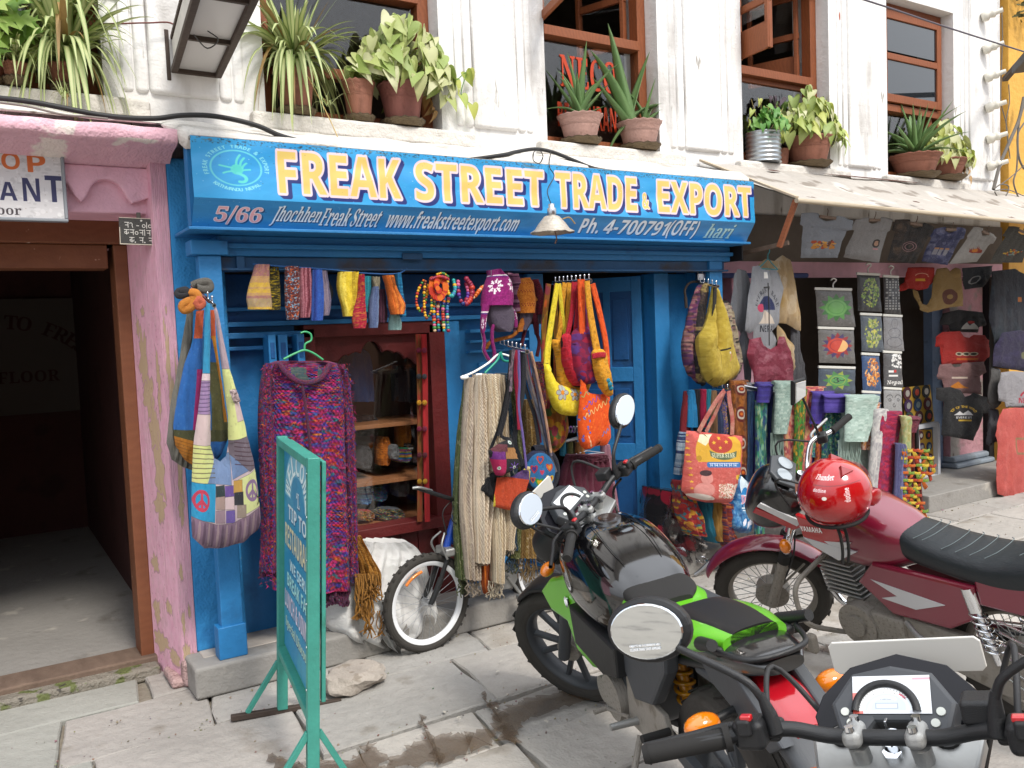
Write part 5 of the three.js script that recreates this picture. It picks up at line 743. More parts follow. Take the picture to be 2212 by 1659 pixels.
// ---------- straps and small bags on the second peg bar ----------
{const z=-3.84,pr=thing('peg_rail','chrome peg rail in front of the pilaster holding woven strap bags','hook rail',HW(430,0,z));pegBar(pr,B3(475,615,-4.25),B3(662,660,-3.76),7,.012);
const S=(o,pts,w,c,dz=0,w2)=>wpart('strap',band(pts.map(([x,y,d=0])=>HW(x,y,z+dz+d)),w,.006,V(1,0,0),24,w2??w),c.isMaterial?c:cloth(c),o);
const stripeM=(a)=>printed(yarn(a,'vstripe',{w:32,h:64}));
const pt=tex(256,256,(c,w,h)=>{c.fillStyle='#15151a';c.fillRect(0,0,w,h);c.fillStyle='#c2185b';c.fillRect(16,130,95,110);c.fillStyle='#7a2a8a';c.fillRect(16,75,90,60);c.fillStyle='#b9824a';c.fillRect(110,60,110,70);c.fillStyle='#6a2f3a';c.fillRect(16,40,110,45);for(let i=0;i<60;i++){c.strokeStyle=pick(['#7a3a42','#4a1f28']);c.beginPath();c.moveTo(rr(16,130),rr(40,70));c.lineTo(rr(16,130),rr(70,100));c.stroke();}c.strokeStyle='#7a4ac2';c.lineWidth=5;for(let i=0;i<8;i++){c.beginPath();c.moveTo(178,185);c.lineTo(178+Math.cos(i*.785)*40,185+Math.sin(i*.785)*36);c.stroke();}for(const[x,y,r]of[[178,185,13],[60,190,12],[60,30,13],[150,28,12]]){c.fillStyle='#dfe6e2';c.beginPath();c.arc(x,y,r,0,7);c.fill();c.fillStyle='#6a9a5c';c.beginPath();c.arc(x,y,r*.4,0,7);c.fill();}});
const a=thing('patch_pouch','black pouch with magenta and tan patches and mirror work','bag',HW(350,640,z+.05));wpart('body',garment(HW,z+.06,[[262,610],[330,560],[400,530],[430,640],[455,700],[320,770],[300,745]],{t:.06,tess:.1,bulge:.01,fold:.004}),printed(pt),a);
S(a,[[400,0],[380,200],[330,450],[275,600]],.018,'#17171c',.01);S(a,[[410,0],[400,200],[360,420],[340,520],[400,540]],.018,'#1c1c22',.03);S(a,[[395,0,.02],[395,150,.02],[350,400,.02],[320,520,.03]],.014,'#15151a',.03);
const b=thing('orange_pouch','orange and violet pouch with yellow edging','bag',HW(400,840,z+.02));const ot=tex(192,256,(c,w,h)=>{c.fillStyle='#d2491c';c.fillRect(0,0,w,h);c.fillStyle='#5f3f7d';c.beginPath();c.moveTo(60,0);c.lineTo(w,0);c.lineTo(w,70);c.lineTo(60,50);c.fill();c.strokeStyle='#d9c43c';c.lineWidth=18;c.strokeRect(2,2,w-4,h-4);speck(c,w,h,500,['rgba(120,20,0,.12)','rgba(255,200,120,.1)'],1,4);});
wpart('body',garment(HW,z+.03,[[315,770],[400,765],[490,712],[515,730],[505,800],[478,890],[480,960],[420,975],[288,945]],{t:.03,tess:.1,fold:.006}),printed(ot),b);S(b,[[445,0],[450,200],[445,330],[470,520],[492,720]],.014,'#6d5a9a',.06);wpart('toggle',ball(HW(502,715,z+.06),.012),cloth('#d9c48c'),b);
const rt=tex(256,256,(c,w,h)=>{c.fillStyle='#1b2348';c.fillRect(0,0,w,h);c.fillStyle='#1f6fa8';c.beginPath();c.arc(128,128,112,0,7);c.fill();const hs=(x,y,s,col,col2)=>{for(const[q,k]of[[s,col],[s*.6,col2]]){c.fillStyle=k;c.beginPath();c.moveTo(x,y+q);c.bezierCurveTo(x-q*1.6,y-q*.2,x-q*.8,y-q*1.2,x,y-q*.4);c.bezierCurveTo(x+q*.8,y-q*1.2,x+q*1.6,y-q*.2,x,y+q);c.fill();}};hs(120,55,30,'#d2451c','#2a5ab0');hs(190,100,28,'#d2451c','#e0902c');hs(70,110,30,'#b01f3a','#3a2a8a');hs(130,130,30,'#2f6fb5','#d23a5c');hs(190,170,32,'#e0b81c','#a8242c');hs(110,190,34,'#2f9a3a','#e0b81c');hs(60,175,22,'#c9641c','#7a1f5c');});
const c3=thing('round_embroidered_bag','round blue bag embroidered with colourful leaf shapes','bag',HW(560,730,z-.03));wpart('body',garment(HW,z-.02,Array.from({length:24},(_,i)=>[560+Math.cos(i/24*6.283)*98,730+Math.sin(i/24*6.283)*128]),{t:.06,tess:.1,fold:.004,bulge:.01}),printed(rt),c3);wpart('gusset',tube(Array.from({length:14},(_,i)=>{const q=-1.9+i/13*3.6;return HW(565+Math.cos(q)*104,730+Math.sin(q)*134,z-.03);}),.024,40,8),cloth('#191d2c'),c3);
S(c3,[[475,0],[500,150],[570,400],[625,620],[665,740]],.03,stripeM(['#3a3f52','#7a7f96','#b98a5c','#22263a']),-.01);S(c3,[[500,0],[540,150],[590,400],[640,640]],.02,stripeM(['#5a5f7a','#2c3046','#9a8a9a']),.0);S(c3,[[460,0],[480,200],[545,420],[570,610]],.022,'#181b26',-.03);
const d=thing('woven_strap_bag','black woven bag with red and striped straps behind the pouches','bag',HW(430,20,z));wpart('body',garment(HW,z-.01,[[285,735],[330,760],[320,900],[300,925],[218,845],[240,790]],{t:.05,tess:.1}),cloth('#1c1c20'),d);
S(d,[[430,0],[425,120],[440,300],[450,480]],.026,'#a8123c',.02);S(d,[[415,-5,.02],[398,100,.02],[395,250,.02]],.022,stripeM(['#c9a4b0','#3a3a44','#8a6a7a']),.03);S(d,[[470,5],[475,200],[440,420],[420,560],[470,700]],.03,'#191b24',0);S(d,[[450,0],[450,250],[420,460]],.02,'#22242e',-.02);S(d,[[485,10],[520,200],[560,420],[575,560]],.02,'#8a1430',-.04);S(d,[[520,10,.0],[560,180],[605,400],[640,620]],.016,stripeM(['#c98a5c','#5a3a4a','#d9b48c']),.015);
}
// ---------- beige lace scarves on a hanger ----------
{const z=-3.95,lace=(a,b)=>yarnM(yarn([a,b,'#d9cbb2',a],'lace',{w:128,h:256,rep:[1,2.2]}),{bumpScale:.008});
const sc=(label,rows,m,dz,fr,opt={})=>{const o=hung('lace_scarf',label,'scarf',HW,z+dz,rows,m,{d:.08,folds:4,amp:.5,n:56,sub:8,...opt},'lace scarves on the white hanger');if(fr){const f=wpart('fringe',fringe(HW,z+dz,fr[0],fr[1],fr[2],fr[3],fr[4],.0035,.03,rows[0][1]),m,o);f.userData.kind='stuff';}return o;};
sc('olive green lace scarf at the outer edge of the hanger',[[170,135,180],[420,95,150],[800,60,130],[1100,55,140],[1380,80,130]],lace('#5f6a3a','#4a5530'),-.05,[80,130,1370,1480,10]);
sc('taupe lace scarf between the olive and beige ones',[[165,130,215],[300,115,225],[600,100,210],[900,85,225],[1150,105,215],[1380,125,210]],lace('#b8a894','#9c8c7e'),.01,[125,215,1370,1480,16]);
sc('beige lace scarf in the middle of the hanger',[[150,180,235],[300,172,265],[600,170,280],[900,165,290],[1280,180,262]],lace('#d3c4ae','#b5a592'),.05,[180,260,1270,1300,8]);
sc('cream lace scarf with curled fringe',[[145,225,325],[300,240,330],[600,250,340],[900,270,345],[1200,285,350],[1400,290,345]],lace('#dccdb2','#bdad96'),.06,[255,345,1390,1500,18]);
sc('light beige lace scarf ending higher up',[[150,300,345],[400,330,360],[800,325,380],[1000,335,425],[1200,340,400]],lace('#d3c4aa','#b5a590'),.04,[340,420,1100,1230,14]);
sc('slate blue lace scarf behind the straps',[[140,320,365],[350,335,385],[800,370,430],[1200,380,425]],lace('#3c5468','#2c4254'),-.02,[370,440,1200,1340,10]);
sc('moss green lace scarf beside the slate one',[[140,358,390],[400,380,430],[800,410,460],[1250,380,440]],lace('#6c7042','#555a34'),-.03,[380,440,1240,1350,8]);
sc('tan lace scarf below the round bag',[[300,470,540],[600,470,560],[900,445,530],[1250,440,545]],lace('#7d6238','#94763f'),-.06,[440,550,1230,1390,18]);
sc('magenta speckled scarf hanging beside the felt bags',[[70,545,572],[250,555,585],[400,560,590]],yarnM(yarn(['#5c1a3a','#a83a2a','#8a7a2a','#3a2a5c'],'nub')),-.06);
const o=thing('orange_fringe_scarf','orange scarf end peeping out below the beige scarves','scarf',HW(250,1330,z));wpart('cloth',hang(HW,z-.01,[[1250,215,280],[1400,220,290],[1470,235,280]],{d:.04,folds:5,amp:.5}),yarnM(yarn(['#a8501a','#c9701f','#8a3c12'],'vstripe')),o);
const h=thing('clothes_hanger','white and green clothes hangers carrying the lace scarves','hanger',HW(330,40,z));wpart('white_arm',[tube([HW(95,165,z+.03),HW(160,140,z+.03),HW(260,80,z),HW(330,25,z-.02),HW(400,40,z)],.006,30,7),ball(HW(118,165,z+.03),.016,1.6,.8,.8)],std({color:'#e6e6e2',roughness:.4}),h);wpart('green_arm',tube([HW(240,140,z),HW(320,55,z),HW(335,10,z),HW(350,60,z),HW(440,65,z-.02)],.007,30,7),std({color:'#1f8f7a',roughness:.4}),h);wpart('size_tag',bx(HW(178,0,z+.06).x,HW(215,0,z+.06).x,HW(190,160,z+.06).y,HW(190,142,z+.06).y,z+.062,z+.066,.001),std({color:'#eceae4',roughness:.7}),h);
}
// ---------- maroon trousers ----------
{const z=-4.1,o=thing('trousers','stonewashed maroon drawstring trousers hanging by the doorway','trousers',HW(860,640,z)),m=printed(yarn(['#5c1f33','#6f2a3f','#7d3a4c','#4a1828'],'dye',{w:256,h:256}));
wpart('legs',hang(HW,z,[[650,740,970],[680,715,985],[800,690,1010],[950,690,1025],[1080,700,1040],[1250,720,1040]],{d:.1,folds:8,amp:.4,n:64}),m,o);wpart('waistband',hang(HW,z+.01,[[630,735,970],[670,720,985]],{d:.1,folds:14,amp:.3,n:64}),m,o);wpart('drawstring',[tube([HW(830,660,z+.06),HW(860,700,z+.08),HW(850,760,z+.08)],.004,12,5),tube([HW(850,655,z+.06),HW(880,690,z+.08),HW(895,740,z+.08)],.004,12,5)],m,o);
hanger(o,HW(750,640,z-.02),HW(960,620,z-.02),HW(860,520,z-.02));const o2=hung('pink_trousers','pale pink stonewashed trousers behind the maroon pair','trousers',HW,z-.06,[[570,945,985],[750,950,1010],[950,980,1040],[1080,1000,1050]],printed(yarn(['#b58090','#c99aa6','#a06a7c'],'dye')),{d:.06});
const r=thing('hanger_rail','steel rail carrying trousers and folded cloth strips','rail',HW(760,545,z));wpart('rail',rod(HW(690,560,z-.05),HW(830,525,z+.02),.012),MT.steel,r);for(const[x,c]of[[712,'#2a7a94'],[755,'#6a6a3a'],[800,'#8a5a2a'],[825,'#a86a2a']])wpart('cloth_strip',hang(HW,z-.03,[[555,x-14,x+14],[640,x-16,x+16]],{d:.03,folds:3,n:20}),cloth(c),r);
const rk=thing('hanger_bundle','empty hangers in a row behind the orange felt bag','hanger',HW(760,470,z-.1));for(let i=0;i<5;i++)wpart('hanger',tube([HW(725+i*18,500,z-.12),HW(740+i*18,460,z-.1),HW(755+i*16,495,z-.12)],.004,16,5),pick([MT.steel,std({color:'#3f7a9a',roughness:.5}),std({color:'#8a5aa0',roughness:.5})]),rk);
}
// ---------- shaggy cardigan ----------
{const z=-4.14,cols=['#6a1030','#94123f','#b01a5c','#43206e','#2a2a7a','#a8301c','#1f6a70','#b5641c','#5c1050','#c02a6a','#34349a','#7a1a6a','#2a4a8a','#181430'],t=yarn(cols,'streak',{w:256,h:512,rep:[1,1]}),m=yarnM(t,{bumpScale:.012});
const o=thing('shaggy_cardigan','long shaggy multicoloured yarn cardigan on a green hanger','cardigan',B2(500,720,z));
wpart('body',hang(B2,z,[[720,330,670],[745,285,735],[820,270,760],[1000,275,770],[1300,280,775],[1650,290,790],[1850,300,800],[2200,310,805]],{d:.13,folds:3,amp:.25,n:72,sub:8}),m,o);
wpart('sleeve',hang(B2,z+.02,[[735,262,330],[850,232,305],[1100,216,310],[1400,224,320],[1700,240,330],[2080,225,325]],{d:.08,folds:2,amp:.3,n:32,sub:8}),m,o);wpart('sleeve',hang(B2,z+.01,[[740,715,768],[850,745,800],[1100,765,830],[1400,780,842],[1700,790,850],[2150,800,868]],{d:.08,folds:2,amp:.3,n:32,sub:8}),m,o);
wpart('collar',[tube([B2(350,735,z+.07),B2(400,800,z+.09),B2(470,850,z+.1),B2(540,860,z+.1),B2(620,830,z+.09),B2(680,740,z+.07)],.014,40,8),tube([B2(500,870,z+.1),B2(520,1000,z+.1),B2(545,1200,z+.1),B2(560,1400,z+.1)],.008,40,8)],m,o);
wpart('neck_lining',hang(B2,z+.055,[[760,420,610],[810,410,640],[850,470,560]],{d:.03,n:24}),yarnM(yarn(['#3a5c5a','#6a7a6a','#8a8a7a','#2f4a6a'],'streak')),o);
const fz=[];for(let i=0;i<2600;i++){const edge=rnd()<.4,y=rr(735,2180),x=edge?(rnd()<.5?rr(215,300)+(y<1000?30:10):rr(770,850)-(y<1000?25:0)):rr(300,780),p=B2(x,y,z+rr(.03,.085)),q=p.clone().add(V(rr(-.02,.02),rr(-.025,.012),rr(0,.02))),g=new THREE.BufferGeometry(),s=V(rr(-.003,.003),rr(.001,.003),0);g.setAttribute('position',new THREE.Float32BufferAttribute([...p.clone().sub(s).toArray(),...p.clone().add(s).toArray(),...q.toArray()],3));const u=rnd(),v=rnd();g.setAttribute('uv',new THREE.Float32BufferAttribute([u,v,u,v,u+.01,v],2));g.computeVertexNormals();fz.push(g);}
m.side=THREE.DoubleSide;wpart('fuzz',fz,m,o).userData.kind='stuff';wpart('fringe',[...fringe(B2,z+.02,640,800,2170,2300,26,.007,.02),...fringe(B2,z+.03,225,325,2060,2120,12,.006,.02)],m,o).userData.kind='stuff';
const gm=std({color:'#3fa06a',roughness:.4});wpart('hanger',[tube([B2(380,708,z+.02),B2(460,668,z+.02),B2(515,650,z+.02),B2(570,668,z+.02),B2(635,712,z+.02)],.006,30,7),tube([B2(515,650,z+.02),B2(520,610,z+.02),B2(558,585,z+.02),B2(555,545,z+.02),B2(520,530,z+.02),B2(490,538,z+.02)],.005,30,7)],gm,o);
}
{ // white sack and ochre fringed scarf
const z=-4.28,o=thing('plastic_sack','big crumpled white woven plastic sack slumped on the step','sack',C2(950,860,z)),m=phy({map:yarn(['#e2e1de','#e8e7e4','#d8d7d5'],'plain',{rep:[3,3]}),roughness:.5,sheen:.2,side:THREE.DoubleSide,bumpMap:crumpleBump,bumpScale:.02});
wpart('bag',hang(C2,z,[[180,900,1170,.14],[230,860,1240,.2],[330,760,1290,.26],[500,660,1330,.3],[620,635,1350,.34],[720,645,1320,.34],[790,720,1240,.3],[835,850,1180,.24]],{d:.3,folds:5,amp:.22,n:80,sub:8}),m,o);wpart('loose_corner',hang(C2,z+.16,[[560,900,1060],[700,960,1110],[800,1010,1130],[870,1060,1140],[905,1110,1135]],{d:.05,folds:4,amp:.5,n:36}),m,o);
const y=thing('ochre_scarf','ochre string scarf with tangled fringe over the white sack','scarf',C2(930,340,z)),ym=yarnM(yarn(['#8a5a1c','#a8742a','#c08a3a'],'streak'));wpart('cloth',hang(C2,-4.12,[[150,800,880],[300,850,960],[400,880,1010],[520,860,1000]],{d:.05,folds:5,amp:.6}),ym,y);wpart('fringe',[...fringe(C2,-4.08,850,930,400,680,26,.005,.04),...fringe(C2,-4.07,900,1010,400,560,18,.004,.04),...fringe(C2,-4.07,905,960,560,800,10,.004,.05),...fringe(C2,-4.07,990,1030,640,800,5,.003,.04)],ym,y).userData.kind='stuff';
}
{ // things in the cabinet and beside it
const zc=ZS-.28;
const j=thing('blue_jacket','dark blue jacket hanging inside the display cabinet','jacket',B2(830,640,zc));wpart('body',hang(B2,zc,[[640,800,880],[680,770,930],[800,760,950],[980,780,960]],{d:.14,folds:3,amp:.2,n:36}),cloth('#22406f'),j);wpart('sleeve',hang(B2,zc+.03,[[675,700,750],[800,690,755],[960,700,760]],{d:.1,folds:2,n:24}),cloth('#22406f'),j);
const k=thing('black_jacket','black garment hanging beside the blue jacket in the cabinet','jacket',B2(1130,760,zc));wpart('body',hang(B2,zc,[[750,1090,1180],[800,1080,1230],[980,1085,1240]],{d:.12,folds:4,n:36}),cloth('#232127'),k);
const small=(label,cat,c,x,y,w,h,d=.1,z=zc+.06)=>{const p=B2(x-w/2,y-h,z),q=B2(x+w/2,y,z),o=thing('shelf_goods',label,cat,p);wpart('body',hang(B2,z,[[y-h,x-w*.3,x+w*.3],[y-h*.7,x-w*.48,x+w*.48],[y-h*.3,x-w*.5,x+w*.5],[y,x-w*.4,x+w*.4]],{d,folds:3,amp:.3,n:24}),c,o);};
const Y=(cols,mode='nub')=>yarnM(yarn(cols,mode));
small('orange knitted slipper on the cabinet shelf','slipper',Y(['#a85a14','#c9761f','#7d3f10'],'streak'),1020,1390,90,180);small('orange and grey felt slipper leaning in plastic','slipper',Y(['#a8621c','#c47a2a']),1150,1270,90,170,.1,zc);small('grey felt hat on the middle shelf','hat',cloth('#4a484a'),890,1410,110,140);small('green and blue knitted socks on the shelf','socks',Y(['#1f8a5c','#1f5ab0','#c9a01c','#b0301c'],'stripe'),1140,1370,120,90);small('grey glove on the shelf','glove',cloth('#77797a'),1085,1350,70,90,.08,zc+.1);small('black and white zigzag gloves','gloves',Y(['#17171a','#dcdcd8','#17171a'],'stripe'),1170,1300,80,50,.08,zc+.02);
small('dark folded shawl leaning behind the slippers','shawl',cloth('#2c292c'),900,1200,200,130,.1,zc-.06);small('grey felt pouch on the lower shelf','pouch',cloth('#575553'),1130,1590,110,130);small('teal and green beaded purse','purse',Y(['#1f5a6a','#2a8a6a','#2a3a8a','#8a2a2a']),980,1620,130,90);small('blue striped folded belt on the lower shelf','belt',Y(['#2a5a9a','#4a8ab0','#1c2c5a'],'stripe'),890,1640,110,120);small('red beaded purse at the front of the lower shelf','purse',Y(['#8a1f1f','#c9641c','#2a7a4a','#d9b43c']),900,1745,120,60,.1,zc+.12);small('mixed beaded bracelets heaped on the bottom shelf','bracelets',Y(['#2a3a5c','#c9a43c','#8a2a3a','#3a8a6a','#17171a']),1060,1750,190,80,.12,zc+.12);
const st=(label,x0,x1,c,dz)=>{const o=thing('felt_garland',label,'garland',B2(x0,560,ZS+.05));wpart('strap',band([B2(x0,545,ZS+.06+dz),B2(x0+8,800,ZS+.06+dz),B2(x0+12,1200,ZS+.06+dz),B2(x1,1760,ZS+.06+dz)],.034,.01,V(1,0,0),24),phy({map:yarn(c,'vstripe',{w:32,h:64}),roughness:1}),o);for(let i=0;i<6;i++)wpart('felt_flower',ball(B2(x0+4+i,650+i*170,ZS+.085+dz),.016,1,1,.6,8),cloth(['#7d1a3a','#3a3a40','#c9901c','#7d1a3a','#5c1a2a','#b5881c'][i]),o);};
st('olive and red felt garland along the cabinet frame',1252,1262,['#5c4a1c','#8a1f1c','#6a5a20'],0);st('red felt garland beside the olive one',1288,1312,['#a81f24','#7d1418','#8c1a1c'],.03);
}
// ---------- yellow bag and its neighbours on the right post ----------
{const z=-4.08,pr=thing('peg_rail','chrome peg rail on the blue post by the padlock holding the yellow bag','hook rail',B4(450,500,z));pegBar(pr,B4(400,480,-4.3),B4(565,510,-3.96),5,.011);
const o1=thing('shoulder_bag','pink and plum striped bag behind the yellow one','bag',B4(380,700,z-.08));wpart('body',garment(B4,z-.08,[[400,500],[440,495],[420,700],[400,900],[420,1300],[350,1270],[295,1190],[280,1020],[300,850],[330,700],[370,560]],{t:.06,bulge:.02,sd:4,smoothIt:true}),printed(yarn(['#7a3a5c','#b58a7a','#2a2024','#8a5a4a','#4a2a5c'],'streak',{w:64,h:128})),o1);
const o2=thing('shoulder_bag','black woven bag with thin cream stripes beside the yellow one','bag',B4(450,700,z-.04));wpart('body',garment(B4,z-.04,[[440,495],[480,490],[470,620],[430,850],[420,1000],[450,1320],[400,1290],[365,1150],[370,950],[385,750],[420,600]],{t:.05,bulge:.02,sd:6,smoothIt:true}),printed(yarn(['#1c191a','#2a2526','#b59a5c','#15131a','#4a3a3a'],'stripe',{w:64,h:128})),o2);
const o3=thing('shoulder_bag','cream and black striped bag with steel zip pull behind the yellow one','bag',B4(650,700,z-.06));wpart('body',garment(B4,z-.06,[[590,655],[655,650],[690,800],[720,1000],[740,1150],[720,1240],[660,1300],[600,1300],[600,1000]],{t:.06,bulge:.02,sd:7,smoothIt:true}),printed(yarn(['#9a8a72','#b5a68c','#1c1a1c','#8a6a6a','#c2b498'],'streak',{w:64,h:128})),o3);wpart('zip_pull',[rod(B4(640,730,z+.01),B4(635,765,z+.01),.005),ball(B4(636,770,z+.01),.01)],MT.steel,o3);
const yt=tex(256,512,(c,w,h)=>{c.fillStyle='#bfa53c';c.fillRect(0,0,w,h);speck(c,w,h,900,['rgba(230,215,120,.15)','rgba(120,95,20,.1)'],2,10);c.strokeStyle='#2a2618';c.lineWidth=8;c.beginPath();c.moveTo(w*.4,h*.64);c.lineTo(w*.62,h*.615);c.stroke();c.strokeStyle='#c98a5c';c.lineWidth=7;c.beginPath();c.moveTo(w*.6,h*.66);c.quadraticCurveTo(w*.68,h*.7,w*.6,h*.74);c.stroke();c.fillStyle='#e6e0d0';c.beginPath();c.arc(w*.6,h*.66,6,0,7);c.fill();c.strokeStyle='rgba(110,90,30,.5)';c.lineWidth=3;c.beginPath();c.moveTo(w*.38,h*.2);c.lineTo(w*.4,h*.98);c.stroke();});
const o=thing('yellow_bag','mustard yellow cotton shoulder bag hanging on the padlocked post','bag',B4(540,520,z));wpart('body',garment(B4,z+.02,[[522,500],[505,640],[470,790],[405,930],[408,1050],[435,1220],[470,1310],[545,1345],[625,1320],[680,1250],[695,1170],[670,1050],[640,930],[610,760],[575,600],[555,510],[545,520],[545,640],[530,800],[515,980],[512,800],[530,640],[535,510]],{t:.08,bulge:.05,sd:2,tess:.05,fold:.014,fq:3}),printed(yt),o);wpart('edge_strip',band([B4(540,505,z+.04),B4(535,650,z+.05),B4(520,850,z+.05),B4(514,1000,z+.05)],.03,.01),cloth('#262420'),o);
}
// ---------- shopping bags and bundles below ----------
{const z=-3.98,K=FW;
const pr=thing('peg_rail','chrome peg rail below the yellow bag holding shopping bags','hook rail',K(420,210,z));pegBar(pr,K(280,215,-4.25),K(440,222,-3.9),4,.011);
const st=tex(512,640,(c,w,h)=>{
c.fillStyle='#c95a50';c.fillRect(0,0,w,h);speck(c,w,h,1500,['rgba(255,220,200,.12)','rgba(140,20,20,.1)'],2,10);c.fillStyle='#d9a62c';c.beginPath();c.moveTo(w*.2,h*.1);c.lineTo(w*.84,h*.08);c.quadraticCurveTo(w*.95,h*.2,w*.86,h*.42);c.lineTo(w*.16,h*.42);c.quadraticCurveTo(w*.1,h*.25,w*.2,h*.1);c.fill();c.fillStyle='#e6ddb5';c.beginPath();c.moveTo(w*.24,h*.05);c.lineTo(w*.5,h*.05);c.lineTo(w*.3,h*.2);c.lineTo(w*.18,h*.14);c.fill();c.fillStyle='#b33a2a';c.beginPath();c.ellipse(w*.56,h*.17,w*.2,h*.13,0,0,7);c.fill();
const star=(x,y,r)=>{c.fillStyle='#e8b62c';c.beginPath();for(let i=0;i<10;i++){const a=i*.628-1.57,q=i%2?r*.42:r;c.lineTo(x+Math.cos(a)*q,y+Math.sin(a)*q);}c.fill();};for(const[x,y]of[[.45,.16],[.55,.1],[.66,.15],[.55,.23]])star(w*x,h*y,20);for(let i=0;i<9;i++)star(w*.07,h*(.06+i*.09),13);
c.fillStyle='#5a6a4a';c.beginPath();c.moveTo(w*.36,h*.26);c.quadraticCurveTo(w*.58,h*.36,w*.82,h*.27);c.lineTo(w*.8,h*.35);c.quadraticCurveTo(w*.58,h*.44,w*.38,h*.34);c.fill();fit(c,'SUPER STAR',w*.4,w*.78,h*.3,h*.36,'bold 40px serif',{fill:'#dfe0c0'});c.fillStyle='#2f6fb0';c.beginPath();c.roundRect(w*.3,h*.42,w*.56,h*.075,18);c.fill();c.strokeStyle='#f0f0f4';c.lineWidth=4;c.beginPath();c.moveTo(w*.34,h*.44);c.lineTo(w*.82,h*.44);c.stroke();for(let i=0;i<12;i++){const x=w*(.36+i*.038);c.beginPath();c.moveTo(x,h*.44);c.lineTo(x,h*.48);if(i%2)c.arc(x-6,h*.46,6,0,4);c.stroke();}
c.fillStyle='#d98f86';c.beginPath();c.ellipse(w*.3,h*.64,w*.1,h*.075,0,0,7);c.fill();c.beginPath();c.ellipse(w*.26,h*.8,w*.17,h*.1,0,0,7);c.fill();c.fillStyle='#3c1c22';c.beginPath();c.ellipse(w*.28,h*.57,w*.1,h*.04,0,0,7);c.fill();for(let i=0;i<420;i++){c.fillStyle=pick(['#efe6da','#d9c9b8','#b58a6a','#e8b0a0']);c.beginPath();c.ellipse(w*rr(.5,.84),h*rr(.72,.92),7,4,rr(0,3),0,7);c.fill();}c.fillStyle='#e6b83a';c.beginPath();c.arc(w*.82,h*.63,24,0,7);c.fill();c.fillStyle='#b88a1c';c.beginPath();c.arc(w*.18,h*.37,24,0,7);c.fill();c.fillStyle='#e9dcd2';c.beginPath();c.ellipse(w*.25,h*.9,w*.2,h*.04,.2,0,7);c.fill();
});
const o=thing('shopping_bag','red printed rice shopping bag with yellow star design','bag',K(300,600,z+.06));wpart('body',garment(K,z+.08,[[92,548],[200,556],[320,572],[440,580],[540,592],[525,760],[490,950],[450,1090],[440,1130],[250,1125],[120,1100],[55,1030],[75,800]],{t:.07,bulge:.03,sd:3,tess:.07,fold:.006}),phy({map:st,roughness:.45,bumpMap:crumpleBump,bumpScale:.015}),o);
const sm=printed(yarn(['#c26a60','#cf8078','#d9a48a','#c95a50'],'stripe',{w:32,h:64}));for(const[pts,w]of[[[[190,560],[260,430],[340,300],[400,225]],.034],[[[460,580],[462,450],[440,320],[432,230]],.036],[[[250,560,-.05],[330,400,-.05],[395,240,-.03]],.028]])wpart('handle',band(pts.map(([x,y,d=0])=>K(x,y,z+.1+d)),w,.004,V(1,0,0),20),sm,o);
const dt=tex(256,384,(c,w,h)=>{c.fillStyle='#2a6aa0';c.fillRect(0,0,w,h);speck(c,w,h,700,['rgba(180,215,235,.18)','rgba(10,30,80,.15)'],3,16);c.fillStyle='#cfe0ea';c.beginPath();c.arc(w*.62,h*.22,60,0,7);c.fill();c.fillStyle='#2a7ab8';c.beginPath();c.moveTo(w*.45,h*.36);c.quadraticCurveTo(w*.62,h*.12,w*.8,h*.36);c.fill();fit(c,'Deal',w*.38,w*.95,h*.36,h*.5,'bold italic 60px serif',{fill:'#b85a78',stroke:'#f0e8ee',sw:5});c.fillStyle='#dfe8ee';c.fillRect(w*.4,h*.56,w*.5,8);c.fillRect(w*.45,h*.6,w*.4,6);c.fillStyle='#dfe0ea';for(const[x,y]of[[.55,.8],[.7,.85],[.8,.78]]){c.beginPath();c.ellipse(w*x,h*y,12,26,.4,0,7);c.fill();}});
const d=thing('shopping_bag','blue printed shopping bag partly behind the red one','bag',K(560,950,z));wpart('body',garment(K,z+.0,[[500,880],[560,940],[605,945],[606,1200],[590,1375],[520,1370],[430,1330],[412,1240],[450,1100],[470,950]],{t:.06,bulge:.02,tess:.08,sd:8}),phy({map:dt,roughness:.4}),d);wpart('handle',band([K(400,225,z),K(470,500,z-.05),K(520,880,z-.02)],.024,.006),cloth('#1f2c52'),d);
const strip=(label,rows,m,dz,o={})=>hung('cloth_bag',label,'bag',K,z-.05+dz,rows,m,{d:.05,folds:3,amp:.35,n:32,...o},'cloth bags bundled on the lower peg rail');
strip('dark red cloth strap bag at the outer end of the bundle',[[230,85,110],[400,60,118],[560,45,110],[700,30,100]],cloth('#7d1a24'),-.03);strip('pale blue striped cloth bag',[[560,40,100],[640,25,85],[760,15,70],[900,0,60]],printed(yarn(['#8fa8c0','#b9c8d4','#2a3a6a'],'stripe')),-.01);strip('bright blue cloth bag strap',[[220,110,140],[350,105,160],[520,100,175]],cloth('#1f7fb5'),.0);strip('black cloth bag strap',[[215,150,190],[350,155,205],[560,165,215]],cloth('#1c1d24'),-.02);strip('crimson cloth bag strap',[[215,210,235],[350,205,235],[520,205,240]],cloth('#a0143c'),.01);strip('teal cloth bag strap',[[215,245,275],[350,235,270],[560,230,270]],cloth('#1f7d94'),-.02);strip('tan cloth bag strap',[[225,285,320],[400,280,325],[580,280,330]],cloth('#8a6a4a'),-.01);strip('violet starred cloth bag strap',[[230,375,400],[350,370,420],[450,380,440],[570,390,450]],printed(yarn(['#5a5496','#6a62a8','#d9a84a'],'nub')),.0);strip('slate cloth bag strap',[[230,335,365],[400,335,380],[580,340,385]],cloth('#3a4668'),-.02);
